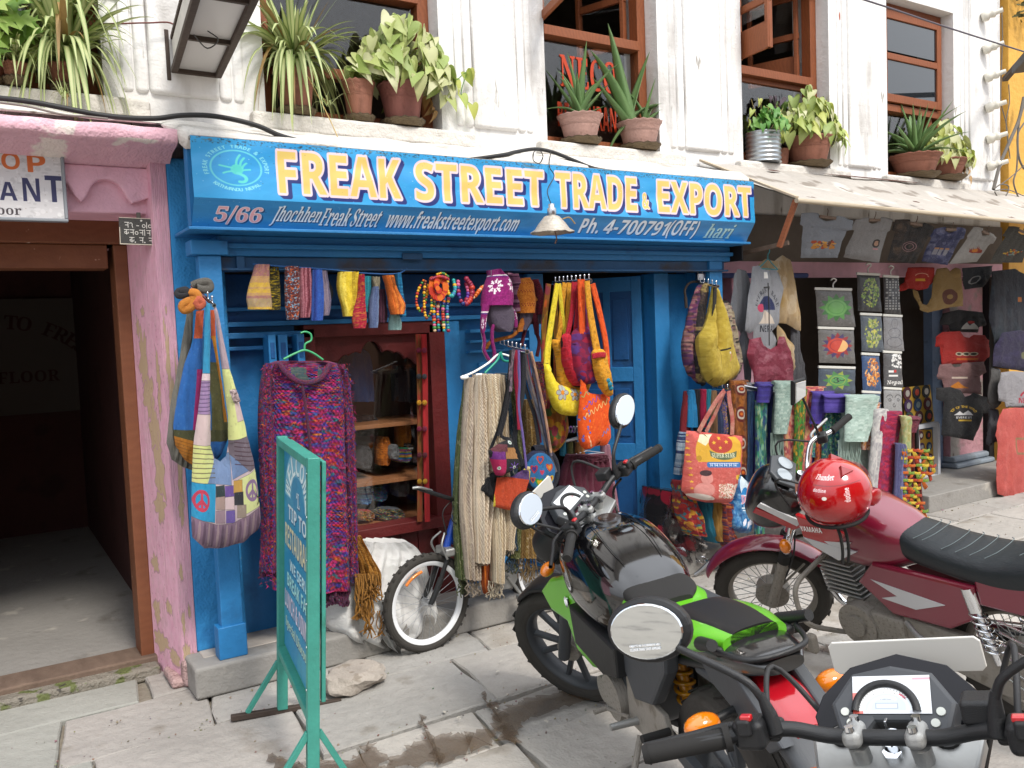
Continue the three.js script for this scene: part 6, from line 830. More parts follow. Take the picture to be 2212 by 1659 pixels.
strip('red and yellow embroidered cloth bag',[[950,5,70],[1050,10,110],[1150,10,160],[1250,30,200],[1350,80,215],[1390,110,230]],printed(yarn(['#9a1a22','#b52a24','#d9b02c','#2a7a8a','#7a1a2a'],'nub',{s:16})),.03,{d:.12});strip('teal velvet cloth bag below the red one',[[1110,195,270],[1200,200,280],[1350,230,300],[1440,270,330]],cloth('#1f6f86'),.0,{d:.1});strip('ochre velvet cloth bag below the red one',[[1120,275,340],[1250,285,345],[1350,285,350],[1430,300,350]],cloth('#9a7232'),.02,{d:.1});strip('patterned rust cloth bag near the ground',[[1130,340,430],[1250,345,430],[1380,350,450],[1500,410,540],[1525,450,540]],printed(yarn(['#9a3a2a','#6a2a4a','#c97a3a','#2a2a5c'],'streak',{w:64,h:128})),.02,{d:.12});
strip('navy blue cloth bag behind the blue shopping bag',[[880,505,600],[960,520,605],[1100,560,606]],cloth('#22305f'),-.04);
}
// ---------- shirts on hangers beside the blue shop ----------
const teeM=(base,print,cols)=>printed(tex(192,256,(c,w,h)=>{c.fillStyle=base;c.fillRect(0,0,w,h);if(cols)for(let i=0;i<120;i++){c.fillStyle=pick(cols);c.globalAlpha=rr(.1,.4);c.beginPath();const x=rnd()*w,y=rnd()*h,r=rr(4,30);for(let k=0;k<11;k++){const a=k*.57,q=r*rr(.4,1.1);c.lineTo(x+Math.cos(a)*q,y+Math.sin(a)*q);}c.fill();}c.globalAlpha=1;speck(c,w,h,700,['rgba(0,0,0,.05)','rgba(255,255,255,.05)'],.5,2.5);print?.(c,w,h);}));
function shirt(label,view,z,outline,mat,{group,hook,...opt}={}){const o=thing('t_shirt',label,'t-shirt',view(...outline[0],opt.zf?opt.zf(.5,0):z),group);wpart('body',garment(view,z,outline,{t:.03,fold:.014,tess:.06,bulge:.006,...opt}),mat,o);return o;}
{const z=-4.12;
shirt('plain grey long sleeved shirt at the back of the hangers',B4,z-.1,[[735,365],[800,380],[835,520],[790,880],[850,1000],[840,1320],[800,1300],[745,1000],[760,900],[660,790],[690,560],[705,400]],teeM('#7d7f84'),{sd:4});
shirt('dark grey shirt hanging lowest behind the maroon one',B4,z-.09,[[1170,850],[1245,880],[1240,1000],[1298,1300],[1200,1315],[1160,1300]],teeM('#56565a'),{sd:3});
shirt('beige and ochre tie dyed shirt on a dark hanger',B4,z-.05,[[900,330],[960,280],[1030,300],[1100,250],[1170,290],[1200,440],[1250,760],[1250,880],[1190,860],[1140,820],[1060,815],[1190,1000],[1195,1200],[1130,1250],[1060,1200],[1060,800],[1000,600],[930,420]],teeM('#a8906c',null,['#c9bba4','#9a7a44','#d2c8b8','#b5955c']),{sd:5});
const np=shirt('grey shirt printed with a mountain and the word Nepal',B4,z,[[850,345],[905,335],[930,365],[990,378],[1040,360],[1075,395],[1105,520],[1060,820],[1020,880],[1050,960],[1000,1300],[880,1310],[860,1100],[860,880],[835,900],[790,875],[800,700],[840,480]],teeM('#8b8d92',(c,w,h)=>{const x=w*.53,y=h*.38;c.fillStyle='#1c2752';c.beginPath();c.ellipse(x,y,42,30,0,3.14,0);c.fill();c.fillStyle='#b83a5c';c.beginPath();c.ellipse(x-32,y-4,16,9,0,0,7);c.fill();c.fillStyle='#cdbfb0';c.beginPath();c.moveTo(x-42,y+30);c.lineTo(x-10,y);c.lineTo(x+10,y+8);c.lineTo(x+42,y+30);c.fill();fit(c,'NEPAL',x-38,x+40,y+34,y+48,'bold 30px sans-serif',{fill:'#2a2c36'});c.fillStyle='#2a2c36';c.font='bold 14px serif';c.textAlign='center';[...'EVEREST BASE'].forEach((q,i)=>{const a=lerp(-1.3,1.3,i/11);c.save();c.translate(x+Math.sin(a)*50,y-Math.cos(a)*38);c.rotate(a);c.fillText(q,0,0);c.restore();});c.fillStyle='#e8e6e0';c.fillRect(w*.46,h*.06,16,14);}),{sd:1,tess:.05});
hanger(np,B4(900,360,z),B4(1060,370,z),B4(950,175,z),.004,std({color:'#2a7f86',roughness:.4}));
shirt('maroon tie dyed shirt below the Nepal shirt',B4,z+.03,[[830,950],[920,930],[940,1000],[1000,1030],[1060,1000],[1070,925],[1120,925],[1150,1000],[1195,1170],[1180,1310],[870,1330],[845,1200],[805,1080]],teeM('#7a2338',null,['#8a3044','#a86a74','#6a1a2e','#b88890']),{sd:6});
wpart('cord',[tube([B4(980,480,z+.05),B4(988,700,z+.05),B4(990,1000,z+.07)],.004,20,5),beam(B4(945,520,z+.05),B4(990,515,z+.05),.008,.012)],MT.wire,np);
}
// ---------- shirts spread under the awning: collar at the pipe, hem tied further in and lower ----------
{const row=(label,c,m,sd)=>{ // c: TL, TR, BR, BL in the view B5; top on z -3.78, hem on z -4.3
const T=[[.34,.0],[.2,.015],[.02,.06],[0,.3],[.08,.33],[.1,1],[.92,1],[.93,.33],[1,.3],[.98,.06],[.82,.015],[.68,0],[.62,.12],[.5,.16],[.4,.12]];
const o=thing('t_shirt',label,'t-shirt',B5(...c[0],-3.78),'t-shirts spread under the awning');
const P=(u,v)=>{const x=lerp(lerp(c[0][0],c[1][0],u),lerp(c[3][0],c[2][0],u),v),y=lerp(lerp(c[0][1],c[1][1],u),lerp(c[3][1],c[2][1],u),v);return[x,y];};
const view=(u,v,z)=>B5(...P(u,v),z);wpart('body',garment(view,-4,T,{t:.02,fold:.012,sd,tess:.06,zf:(u,v)=>lerp(-3.78,-3.98,v)}),m,o);
wpart('hanger',[beam(view(.36,.07,-3.79),view(.66,.07,-3.79),.012,.02),tube([view(.5,.05,-3.79),view(.5,-.06,-3.77),view(.48,-.12,-3.74)],.003,10,5)],greyWoodM,o);return o;};
const band3=(cols)=>(c,w,h)=>{for(let i=0;i<40;i++){c.fillStyle=pick(cols);c.beginPath();c.ellipse(w*rr(.3,.75),h*rr(.6,.78),rr(4,10),rr(4,9),0,0,7);c.fill();}};
row('light blue grey t-shirt with orange print spread beside the strut',[[-205,85],[250,150],[140,480],[-230,480]],teeM('#878d96',band3(['#c9863a','#b04a2a','#d9a04a','#6a3a2a'])),1);
row('grey t-shirt with small chest emblem under the awning',[[258,145],[572,138],[470,525],[115,470]],teeM('#8b8a8a',(c,w,h)=>{c.fillStyle='#3a3434';c.beginPath();c.ellipse(w*.72,h*.6,16,24,0,0,7);c.fill();c.fillStyle='#b08a72';c.beginPath();c.ellipse(w*.72,h*.6,9,15,0,0,7);c.fill();c.fillStyle='#c98a90';c.fillRect(w*.68,h*.71,20,7);}),2);
row('black and brown tie dyed t-shirt under the awning',[[590,140],[930,210],[770,530],[480,500]],teeM('#1f1c1c',(c,w,h)=>{c.strokeStyle='#8a6a6c';c.lineWidth=4;c.beginPath();c.arc(w*.55,h*.62,30,0,7);c.stroke();c.beginPath();c.arc(w*.55,h*.62,20,0,7);c.stroke();},['#5c4634','#17161a','#3a2e28','#77604a','#151418']),3);
row('navy and white tie dyed t-shirt under the awning',[[915,222],[1192,225],[1045,545],[770,505]],teeM('#2e3358',(c,w,h)=>{c.fillStyle='#8a8a94';for(let i=0;i<3;i++){c.fillRect(w*(.3+i*.14),h*.62,20,40);c.fillStyle='#b08058';c.fillRect(w*(.3+i*.14),h*.58,20,10);c.fillStyle='#8a8a94';}},['#7d80a0','#23284a','#a8a8b8','#3a3f6a']),4);
row('pale grey t-shirt with red flame print under the awning',[[1250,200],[1436,300],[1290,510],[1010,535]],teeM('#9b9996',(c,w,h)=>{c.fillStyle='#8a2f1c';for(let i=0;i<9;i++){c.beginPath();c.moveTo(w*.55,h*.7);c.lineTo(w*(.35+i*.05),h*(.45+Math.abs(i-4)*.03));c.lineTo(w*(.4+i*.05),h*.68);c.fill();}c.fillStyle='#c97a2a';c.beginPath();c.arc(w*.55,h*.62,14,0,7);c.fill();}),5);
row('dark grey t-shirt with small yellow figure under the awning',[[1540,195],[1760,290],[1660,520],[1330,520]],teeM('#45443f',band3(['#c9a02c','#a8501c','#6a8a8a','#3a3a38'])),6);
row('charcoal t-shirt last in the row under the awning',[[1790,260],[2050,330],[1920,560],[1640,540]],teeM('#38383c'),7);
// second row further in
shirt('red t-shirt with round print tucked below the awning row',B5,-4.45,[[690,560],[800,555],[905,560],[905,640],[890,690],[850,735],[780,750],[700,735],[620,760],[612,720],[660,680]],teeM('#b0251c',(c,w,h)=>{c.strokeStyle='#d9a08a';c.lineWidth=7;c.beginPath();c.arc(w*.6,h*.4,34,3.4,6.4);c.stroke();c.fillStyle='#d9a42c';c.fillRect(w*.44,h*.48,50,26);}),{sd:2});
shirt('khaki t-shirt with dark emblem hanging wide',B5,-4.42,[[930,570],[1010,560],[1040,590],[1085,560],[1130,575],[1140,700],[1150,880],[1040,890],[960,910],[850,935],[790,910],[745,800],[735,740],[770,760],[800,860],[850,870],[890,780],[905,660]],teeM('#8f7444',(c,w,h)=>{c.strokeStyle='#5a3024';c.lineWidth=5;for(let i=0;i<6;i++){c.beginPath();c.ellipse(w*.68,h*.65,12+i*3,16+i*5,0,0,7);c.stroke();}}),{sd:3});
shirt('slate t-shirt with pale oval print',B5,-4.5,[[1140,565],[1390,545],[1380,640],[1320,720],[1150,745]],teeM('#3a4048',(c,w,h)=>{c.strokeStyle='#a8acb0';c.lineWidth=10;c.beginPath();c.ellipse(w*.35,h*.6,24,50,.7,0,7);c.stroke();}),{sd:4});
}
// ---------- printed shirts folded in packs ----------
{const z=-4.3,pack=(label,x0,y0,x1,y1,sk,base,draw,hook)=>{const o=thing('printed_pack',label,'folded shirt',B5(x0,y0,z),'printed folded shirts in clear bags');wpart('shirt',garment(B5,z,[[x0,y0],[x1,y0+8],[x1+sk,y1+8],[x0+sk,y1]],{t:.025,fold:.006,tess:.12}),phy({map:tex(128,160,(c,w,h)=>{c.fillStyle=base;c.fillRect(0,0,w,h);speck(c,w,h,400,['rgba(0,0,0,.08)','rgba(255,255,255,.06)'],.5,4);draw(c,w,h);}),roughness:.55,clearcoat:.4,clearcoatRoughness:.25}),o);wpart('clip_bar',beam(B5(x0,y0,z+.01),B5(x1,y0+8,z+.01),.012,.02),std({color:'#cfcfc8',roughness:.5}),o);if(hook)wpart('hook',tube([B5((x0+x1)/2,y0,z),B5((x0+x1)/2,y0-40,z),B5((x0+x1)/2+25,y0-70,z),B5((x0+x1)/2,y0-85,z),B5((x0+x1)/2-18,y0-70,z)],.006,20,6),std({color:'#d5d5cf',roughness:.5}),o);};
const mandala=(c1,c2,c3,n=12,extra)=>(c,w,h)=>{for(let i=0;i<n;i++){const a=i/n*6.283;c.fillStyle=i%2?c1:c2;c.beginPath();c.moveTo(w/2+Math.cos(a)*52,h/2+Math.sin(a)*58);c.lineTo(w/2+Math.cos(a+.35)*34,h/2+Math.sin(a+.35)*36);c.lineTo(w/2+Math.cos(a-.35)*34,h/2+Math.sin(a-.35)*36);c.fill();}c.fillStyle=c3;c.beginPath();c.arc(w/2,h/2,34,0,7);c.fill();c.strokeStyle=c2;c.lineWidth=3;c.beginPath();c.arc(w/2,h/2,25,0,7);c.stroke();extra?.(c,w,h);},figure=(cols)=>(c,w,h)=>{for(let i=0;i<130;i++){const t=rnd();c.fillStyle=pick(cols);c.beginPath();c.ellipse(w/2+rr(-1,1)*(20+22*Math.sin(t*3.1)),h*(.14+t*.72),rr(3,8),rr(2,6),rr(0,3),0,7);c.fill();}};
pack('grey shirt printed with a green lotus wheel',-85,735,222,1045,30,'#5a5856',mandala('#2f6a2a','#4a8a3a','#5f9a4a'),true);pack('grey shirt printed with a red sun and moon',-60,1060,238,1350,12,'#5c5a58',mandala('#3a2a5a','#8a1f24','#b5331c',16,(c,w,h)=>{c.fillStyle='#d9a86a';c.beginPath();c.arc(w/2+8,h/2,27,-1.2,1.9);c.fill();}));pack('blue shirt printed with a green wheel and curling symbol',-55,1385,250,1600,0,'#3a4654',mandala('#3f7a3a','#8a9a3a','#4a8a4a',10,(c,w,h)=>{c.fillStyle='#17251a';c.font='bold 44px serif';c.textAlign='center';c.fillText('3',w/2-6,h/2+14);c.strokeStyle='#17251a';c.lineWidth=4;c.beginPath();c.arc(w/2+14,h/2-6,8,0,3);c.stroke();}));
pack('black shirt printed with a shaggy green face',262,610,455,920,15,'#25282c',figure(['#6a8a2a','#8aa03a','#4a6a24','#a0a84a']),true);pack('slate shirt printed with a yellow green figure',290,945,470,1255,20,'#454e58',figure(['#8a9a4a','#b5b04a','#6a7a3a','#9aa06a']));pack('blue shirt printed with an orange figure',300,1275,450,1580,18,'#2f4a72',figure(['#c9761f','#d99a4a','#a85a1c','#e0b07a']));pack('blue grey shirt with a small pale print',305,1590,460,1780,8,'#4a5a70',figure(['#8a8a7a','#a87a5a','#6a7a6a']));
pack('black shirt printed with columns of small letters',480,630,612,940,18,'#26262a',(c,w,h)=>{c.fillStyle='#8a8a88';for(let i=0;i<5;i++)for(let j=0;j<12;j++)if(rnd()<.8)c.fillRect(16+i*21,12+j*11,12,7);},true);pack('grey shirt with a faint seated figure',480,955,640,1245,15,'#77777a',(c,w,h)=>{c.strokeStyle='#55555a';c.lineWidth=3;for(const[y,r]of[[40,18],[80,34],[120,44]]){c.beginPath();c.ellipse(w/2,y,r,22,0,0,7);c.stroke();}});pack('dark grey shirt printed with white Nepal lettering',480,1258,635,1545,12,'#4a4a4c',(c,w,h)=>{c.fillStyle='#d9d9d6';fit(c,'Nepal',20,120,128,152,'bold 40px serif',{fill:'#e6e6e2'});for(let i=0;i<60;i++){c.beginPath();c.ellipse(rr(50,110),rr(8,70),rr(2,7),rr(2,6),0,0,7);c.fill();}c.fillRect(30,84,30,10);c.fillRect(30,104,60,8);c.fillStyle='#b5241c';c.fillRect(62,82,14,12);});pack('pale grey shirt printed with two eyes',485,1560,635,1790,5,'#8a8a8a',(c,w,h)=>{c.strokeStyle='#3a3a3e';c.lineWidth=4;for(const x of[36,92]){c.beginPath();c.arc(x,60,22,3.4,6.1);c.stroke();c.beginPath();c.arc(x,66,7,0,7);c.stroke();}c.beginPath();c.arc(64,96,9,0,5);c.stroke();});
// round patches on yellow boards
const E=EW;let lowBoard;for(const[label,q,zz,n]of[['yellow board of round sew-on patches above the white frame',[[15,490],[235,465],[270,755],[40,780]],-4.78,[2,3]],['yellow board of round patches inside a white painted frame',[[130,820],[250,815],[270,1160],[165,1180]],-4.72,[2,4]]]){const o=lowBoard=thing('patch_board',label,'patch board',E(...q[0],zz));wpart('board',garment(E,zz,q,{t:.02,fold:.0,tess:.2}),std({color:'#a8862c',roughness:.8}),o);for(let j=0;j<n[1];j++)for(let i=0;i<n[0]+(n[1]===3?1:0);i++){const u=(i+.5)/(n[0]+(n[1]===3?1:0)),v=(j+.5)/n[1],x=lerp(lerp(q[0][0],q[1][0],u),lerp(q[3][0],q[2][0],u),v),y=lerp(lerp(q[0][1],q[1][1],u),lerp(q[3][1],q[2][1],u),v),r=n[1]===3?.062:.04,p=E(x,y,zz+.018);wpart('round_patch',[new THREE.CylinderGeometry(r,r,.006,18).rotateX(Math.PI/2).translate(p.x,p.y,p.z)],cloth(['#4a1a24','#1c1c20','#23262a','#3a1f4a','#1f3a5a','#5a1f24','#2a3a34'][(i+j*3)%7]),o);wpart('patch_emblem',[new THREE.CylinderGeometry(r*.5,r*.5,.004,12).rotateX(Math.PI/2).translate(p.x,p.y,p.z+.004)],cloth(['#b5b0a8','#9a9a9a','#a83a24','#7a8a8a'][(i*2+j)%4]),o);}}
const fp=[[118,800],[285,770],[290,1180],[150,1200]].map(([x,y])=>E(x,y,-4.7)),wm=std({color:'#b9bcc2',roughness:.6});for(let i=0;i<4;i++)wpart('board_rail',beam(fp[i],fp[(i+1)%4],.05,.04),wm,lowBoard);
}
{ // shirts further right
const E=EW,z=-4.55,S=(label,pts,m,dz=0,sd=1)=>shirt(label,E,z+dz,pts,m,{sd});
S('black t-shirt with red and white mountain badge',[[330,-90],[460,-120],[640,-100],[680,0],[620,20],[610,60],[390,50],[380,0],[310,0]],teeM('#17171a',(c,w,h)=>{c.fillStyle='#c9c6c0';c.beginPath();c.moveTo(w*.4,h*.85);c.lineTo(w*.52,h*.55);c.lineTo(w*.6,h*.7);c.lineTo(w*.68,h*.55);c.lineTo(w*.78,h*.85);c.fill();c.fillStyle='#a81f1c';c.beginPath();c.arc(w*.62,h*.55,16,0,7);c.fill();}),-.03,2);
S('red t-shirt with three round faces printed on it',[[330,55],[470,48],[500,90],[545,100],[580,75],[660,80],[700,120],[702,250],[660,280],[640,300],[320,310],[310,170],[280,170],[285,90]],teeM('#a82018',(c,w,h)=>{for(let i=0;i<3;i++){c.fillStyle='#c9b9a0';c.beginPath();c.arc(w*(.4+i*.13),h*.68,15,0,7);c.fill();c.fillStyle='#3a3a2a';c.beginPath();c.arc(w*(.4+i*.13),h*.68,9,0,7);c.fill();}c.fillStyle='#c9641c';c.fillRect(w*.34,h*.8,80,16);c.fillStyle='#d9d0c4';c.fillRect(w*.54,h*.12,14,14);}),0,3);
S('mauve t-shirt with orange mountain print',[[315,310],[400,300],[430,330],[470,325],[490,295],[660,285],[672,370],[630,400],[650,545],[345,520],[335,430],[300,420],[285,400]],teeM('#7d5c5c',(c,w,h)=>{c.fillStyle='#d9c8b8';c.fillRect(w*.28,h*.46,60,14);c.fillStyle='#c97a1c';c.beginPath();c.moveTo(w*.22,h*.8);c.lineTo(w*.4,h*.6);c.lineTo(w*.6,h*.8);c.fill();}),.03,4);
S('black t-shirt with yellow and white Everest print',[[285,490],[400,485],[480,510],[510,560],[560,545],[580,530],[690,570],[700,690],[650,690],[640,720],[580,905],[330,860],[345,600],[285,580]],teeM('#17181b',(c,w,h)=>{c.fillStyle='#c9a32c';c.font='bold 15px sans-serif';c.textAlign='center';[...'TOP OF THE WORLD'].forEach((q,i)=>{const a=lerp(-1.2,1.2,i/15);c.save();c.translate(w*.48+Math.sin(a)*40,h*.5-Math.cos(a)*30);c.rotate(a);c.fillText(q,0,0);c.restore();});c.fillStyle='#dcdcdc';c.beginPath();c.moveTo(w*.3,h*.52);c.lineTo(w*.4,h*.44);c.lineTo(w*.47,h*.49);c.lineTo(w*.55,h*.43);c.lineTo(w*.66,h*.52);c.fill();fit(c,'EVEREST',w*.34,w*.62,h*.54,h*.58,'bold 20px sans-serif',{fill:'#e0e0e0'});c.fillStyle='#c9a32c';c.fillRect(w*.38,h*.6,45,8);}),.06,5);
const z2=-4.2,R=(label,pts,m,dz=0,sd=1)=>shirt(label,E,z2+dz,pts,m,{sd});
R('long dark blue jacket hanging at the far end',[[720,-420],[900,-440],[968,-400],[1000,50],[968,360],[720,330],[730,100],[700,-60]],teeM('#22252e',(c,w,h)=>{c.fillStyle='#a8642a';c.fillRect(w*.7,h*.28,20,12);},['#2e3a44','#1b1d26']),-.1,3);
R('dark purple shirt with pale print at the far end',[[800,60],[940,40],[1010,60],[1010,370],[720,320],[740,180]],teeM('#2a2540',(c,w,h)=>{c.fillStyle='#6a6a4a';c.beginPath();c.arc(w*.85,h*.6,24,0,7);c.fill();},['#332c52','#221e36']),-.03,4);
R('grey sleeved shirt behind the pale one',[[715,330],[780,340],[790,600],[740,660],[690,610],[700,480]],teeM('#5c5a58'),-.05,5);R('long grey shirt tail near the dark post',[[700,650],[770,660],[770,900],[700,945],[685,930]],teeM('#5a5a60'),-.08,6);
R('pale grey t-shirt with red curved lettering',[[790,370],[880,360],[960,365],[1050,370],[1060,650],[820,645],[810,600],[765,590],[770,480]],teeM('#98969a',(c,w,h)=>{c.fillStyle='#b5243c';c.font='bold 26px sans-serif';fit(c,'NEPAL',w*.5,w*.95,h*.72,h*.86,'bold 40px sans-serif',{fill:'#b5243c'});c.strokeStyle='#b5243c';c.lineWidth=12;c.beginPath();c.arc(w*.75,h*.7,40,3.3,6.1);c.stroke();}),.04,2);
R('salmon pink t-shirt hanging lowest at the far end',[[805,655],[900,645],[1060,650],[1070,1380],[880,1365],[770,1320],[750,1200],[770,940],[740,860],[760,760]],teeM('#b85048',(c,w,h)=>{c.strokeStyle='#8a6a4a';c.lineWidth=6;c.strokeRect(w*.48,h*.33,60,40);},['#c26058','#a84640']),.08,1);
}
// ---------- rack of scarves ----------
{const zAt=(x)=>lerp(-4.0,-3.55,(x-440)/1510),K=FW;
const rk=thing('scarf_rack','sloping metal rail on black legs carrying the row of knitted scarves','rack',K(440,200,-4.0));const a=K(430,165,zAt(430)),b=K(1945,500,zAt(1945));wpart('rail',rod(a,b,.014),MT.steel,rk);wpart('leg',tube([a,a.clone().setY(.5),V(a.x-.02,.1,a.z),V(a.x-.06,.03,a.z+.08),V(a.x-.2,.02,a.z+.1)],.016,30,8),MT.blackPlastic,rk);wpart('leg',rod(b.clone(),V(b.x,.0,b.z),.014),MT.blackPlastic,rk);wpart('foot_bar',tube([V(a.x-.25,.02,a.z-.1),V(a.x-.1,.16,a.z),V(a.x+.1,.02,a.z-.1)],.012,20,8),MT.steel,rk);
const sc=(label,top,x0,x1,bot,bx0,bx1,m,o={})=>{const z=zAt((x0+x1)/2)+(o.dz??0),t=thing('knitted_scarf',label,'scarf',K((x0+x1)/2,top,z),'knitted scarves on the rack');wpart('cloth',hang(K,z,[[top,x0+8,x1-4,.03,-.03],[top+22,x0,x1,.055],[lerp(top,bot,.3),lerp(x0,bx0,.3),lerp(x1,bx1,.3)],[lerp(top,bot,.65),lerp(x0,bx0,.65),lerp(x1,bx1,.65)],[bot,bx0,bx1]],{d:.045,folds:o.folds??2,amp:o.amp??.35,n:36,sub:6,...o}),m,t);wpart('back_drop',hang(K,z-.075,[[top+6,x0+4,x1,.03,.03],[top+30,x0,x1],[lerp(top,1000,.5),x0-4,x1-2],[rr(980,1120),x0-8,x1-8]],{d:.04,folds:2,amp:.3,n:24,sub:4,sd:x0}),m,t);if(o.fr)wpart('fringe',fringe(K,z+.005,bx0,bx1,bot-4,o.fr,o.fn??9,.005,.012),m,t).userData.kind='stuff';return t;};
const Y=(c,mode='nub',o={})=>yarnM(yarn(c,mode,{w:64,h:192,s:7,...o}),{bumpScale:.008});
const teal=['#1f5a5c','#2a8a6a','#24407a','#6a9a8a','#1c3a5a','#4a7a4a','#9ab08a'],coral=['#b04a4a','#c98a6a','#d9a890','#8a3a4a','#c9a06a'];
sc('brown crochet scarf with flower squares',145,440,570,900,480,580,Y(['#7a4212','#8f4f18','#5c2e0c','#a05f20'],'nub',{ch:(c,w,h)=>{for(let y=20;y<h;y+=42)for(const[r,col]of[[15,'#5a1712'],[10,'#b9b3a4'],[6,'#7a1f14'],[3,'#c96a1f']]){c.fillStyle=col;c.beginPath();c.ellipse(w/2,y,r,r*.8,0,0,7);c.fill();}}}));sc('grey pink thin scarf with pale stripes',165,560,640,1080,560,620,Y(['#7d7a7c','#a08a8a','#5f6a7a','#8a7060'],'vstripe'),{dz:-.03});sc('blue thin scarf beside the purple one',230,600,650,980,580,640,Y(['#3a5a8a','#2f4a7a','#5a7aa0'],'vstripe'),{dz:-.02});
sc('teal nubby scarf hanging lowest',310,632,718,1385,625,700,Y(teal),{dz:.02});sc('purple ribbed scarf end over the teal one',160,640,760,320,632,728,Y(['#3a2f8a','#45389a','#322878'],'stripe'),{dz:.03,amp:.2});sc('navy thick scarf behind the mint one',180,710,800,1010,715,770,Y(['#141f52','#1c2a66','#101a44'],'vstripe'),{dz:-.01});sc('dark teal nubby scarf between navy and mint',260,745,800,1080,760,800,Y(['#23404a','#2a5a5a','#3a4a6a','#17303a']),{dz:-.03});
sc('grey mint crochet scarf with long fringe',150,775,930,570,765,865,Y(['#8fa59a','#a8bab0','#7d938a'],'knit'),{fr:880,fn:11,dz:.035});sc('coral nubby scarf beside the grey mint fringe',185,860,1000,905,865,925,Y(coral),{dz:.01});sc('green and amber nubby scarf',205,945,1030,905,930,990,Y(['#2a6a2a','#4a8a2a','#b5781c','#c9982c','#8a4a1c','#3a5a1c']),{dz:.025});sc('pink nubby scarf behind the small mirror',195,1015,1190,1000,985,1060,Y(coral),{dz:.0});sc('violet ribbed scarf end behind the small mirror',230,1090,1260,490,1065,1150,Y(['#42308a','#50409e','#382a78'],'stripe'),{dz:.02});sc('teal nubby scarf below the violet one',470,1060,1140,760,1060,1120,Y(teal),{dz:.0});sc('coral and amber nubby strip',330,1130,1190,800,1130,1180,Y(['#b5541c','#c9782c','#b04a4a','#8a3a2a']),{dz:.0});
sc('violet thick scarf fold over the rail',252,1165,1390,400,1165,1320,Y(['#42308a','#50409e','#5a48a8'],'stripe'),{dz:.035,amp:.2});sc('dark teal nubby scarf under the violet fold',390,1180,1255,780,1175,1250,Y(teal),{dz:.01});sc('green teal nubby scarf beside the pale mint one',380,1255,1330,800,1245,1310,Y(teal),{dz:.0});
sc('pale mint crochet scarf with heavy fringe',258,1325,1590,630,1310,1495,Y(['#a8bfb4','#bccec4','#96ada2'],'knit'),{fr:850,fn:17,dz:.05});sc('pink and ochre nubby scarf beside the pale mint one',320,1490,1630,700,1490,1560,Y(['#c98a7a','#d9b09a','#b5781c','#a85a5c','#e0c4b0']),{dz:.01});sc('off white bobbled scarf',370,1560,1680,1000,1525,1590,Y(['#b9b6b4','#cdc9c4','#a09c9e']),{dz:.03});sc('wide crimson mohair scarf',390,1610,1800,1180,1585,1700,Y(['#8a0f33','#a01440','#b52a4a','#6a1040','#7a2a5a'],'streak',{w:128}),{dz:.02,amp:.25});sc('lilac grey silk scarf hanging from the rack',645,1735,1790,1240,1705,1820,Y(['#5f6088','#76779c','#4c4d74'],'vstripe'),{dz:.05,folds:5});sc('cream bobbled scarf near the end of the rail',425,1785,1850,900,1790,1840,Y(['#b5b07a','#c9c494','#a8a060','#9ab07a']),{dz:.04});sc('plum mohair scarf end at the tip of the rail',430,1830,1950,560,1835,1915,Y(['#6a2038','#7d2c44','#8a4a4a','#5a1a30']),{dz:.02});sc('dark red scarf hanging behind the orange netting',540,1880,1960,1375,1990,2040,Y(['#5c1a14','#6f241a','#4a1410']),{dz:-.03});
const nt=thing('netted_scarf','orange green and yellow netted ribbon scarf at the end of the rack','scarf',K(1900,700,zAt(1900))),nm=[['#c9641c'],['#7a9a3a'],['#d9b83a'],['#a83a1c']].map(([c])=>cloth(c)),zz=zAt(1900)+.06;const parts=[[],[],[],[]];
for(let r=0;r<11;r++)for(let i=0;i<5;i++){const wv=1+.25*Math.sin(r*.9),x0=1840+(r>1&&r<5?0:-10)+i*38*wv*(r<5?1.15:.9),y0=700+r*61,k=(r+i)%4;parts[k].push(band([K(x0,y0,zz),K(x0+12+rr(-8,8),y0+30,zz+rr(.0,.04)),K(x0+(i%2?-22:26),y0+66,zz)],.03,.007,V(1,0,0),6));parts[(k+1)%4].push(band([K(x0-16,y0+4,zz+.015),K(x0+16,y0+10+rr(-8,8),zz+.03),K(x0+42,y0+4,zz+.01)],.02,.007,V(0,1,0),5));}parts.forEach((p,i)=>wpart('ribbon_net',p,nm[i],nt).userData.kind='stuff');
}
{ // goods in clear plastic sacks on the door step
const sack=(label,rows,z,cols)=>{const o=thing('goods_sack',label,'sack',mid(C3,rows,z));wpart('goods',hang(C3,z,rows,{d:.3,folds:5,amp:.25,n:48}),phy({map:yarn(cols,'nub',{s:22,w:128,h:128}),roughness:.9}),o);wpart('plastic_film',hang(C3,z+.02,rows.map(([y,a,b],i)=>[y-3,a+(i?-3:20),b+(i?3:-20)]),{d:.31,folds:13,amp:.6,n:60,sd:5}),phy({color:'#ffffff',transmission:1,thickness:0,roughness:.04,ior:1.3}),o);};
sack('clear plastic sack of dark felt goods inside the doorway',[[280,700,790],[350,690,805],[430,695,810],[490,720,800]],-4.75,['#1c1a1e','#5c1a2a','#3a2a4a','#8a3a1c','#2a2a30']);sack('clear plastic sack of red and black goods on the step',[[310,870,950],[400,860,980],[500,855,1020],[580,860,1065],[640,900,1070]],-4.3,['#1a181c','#8a1424','#b01a34','#2a1c24','#3a2028']);sack('clear plastic sack of dark knitwear deeper inside',[[330,740,810],[420,740,830],[500,750,830]],-4.95,['#1c1a1e','#3a1a2a','#2a2a3a','#6a3a1c']);
}
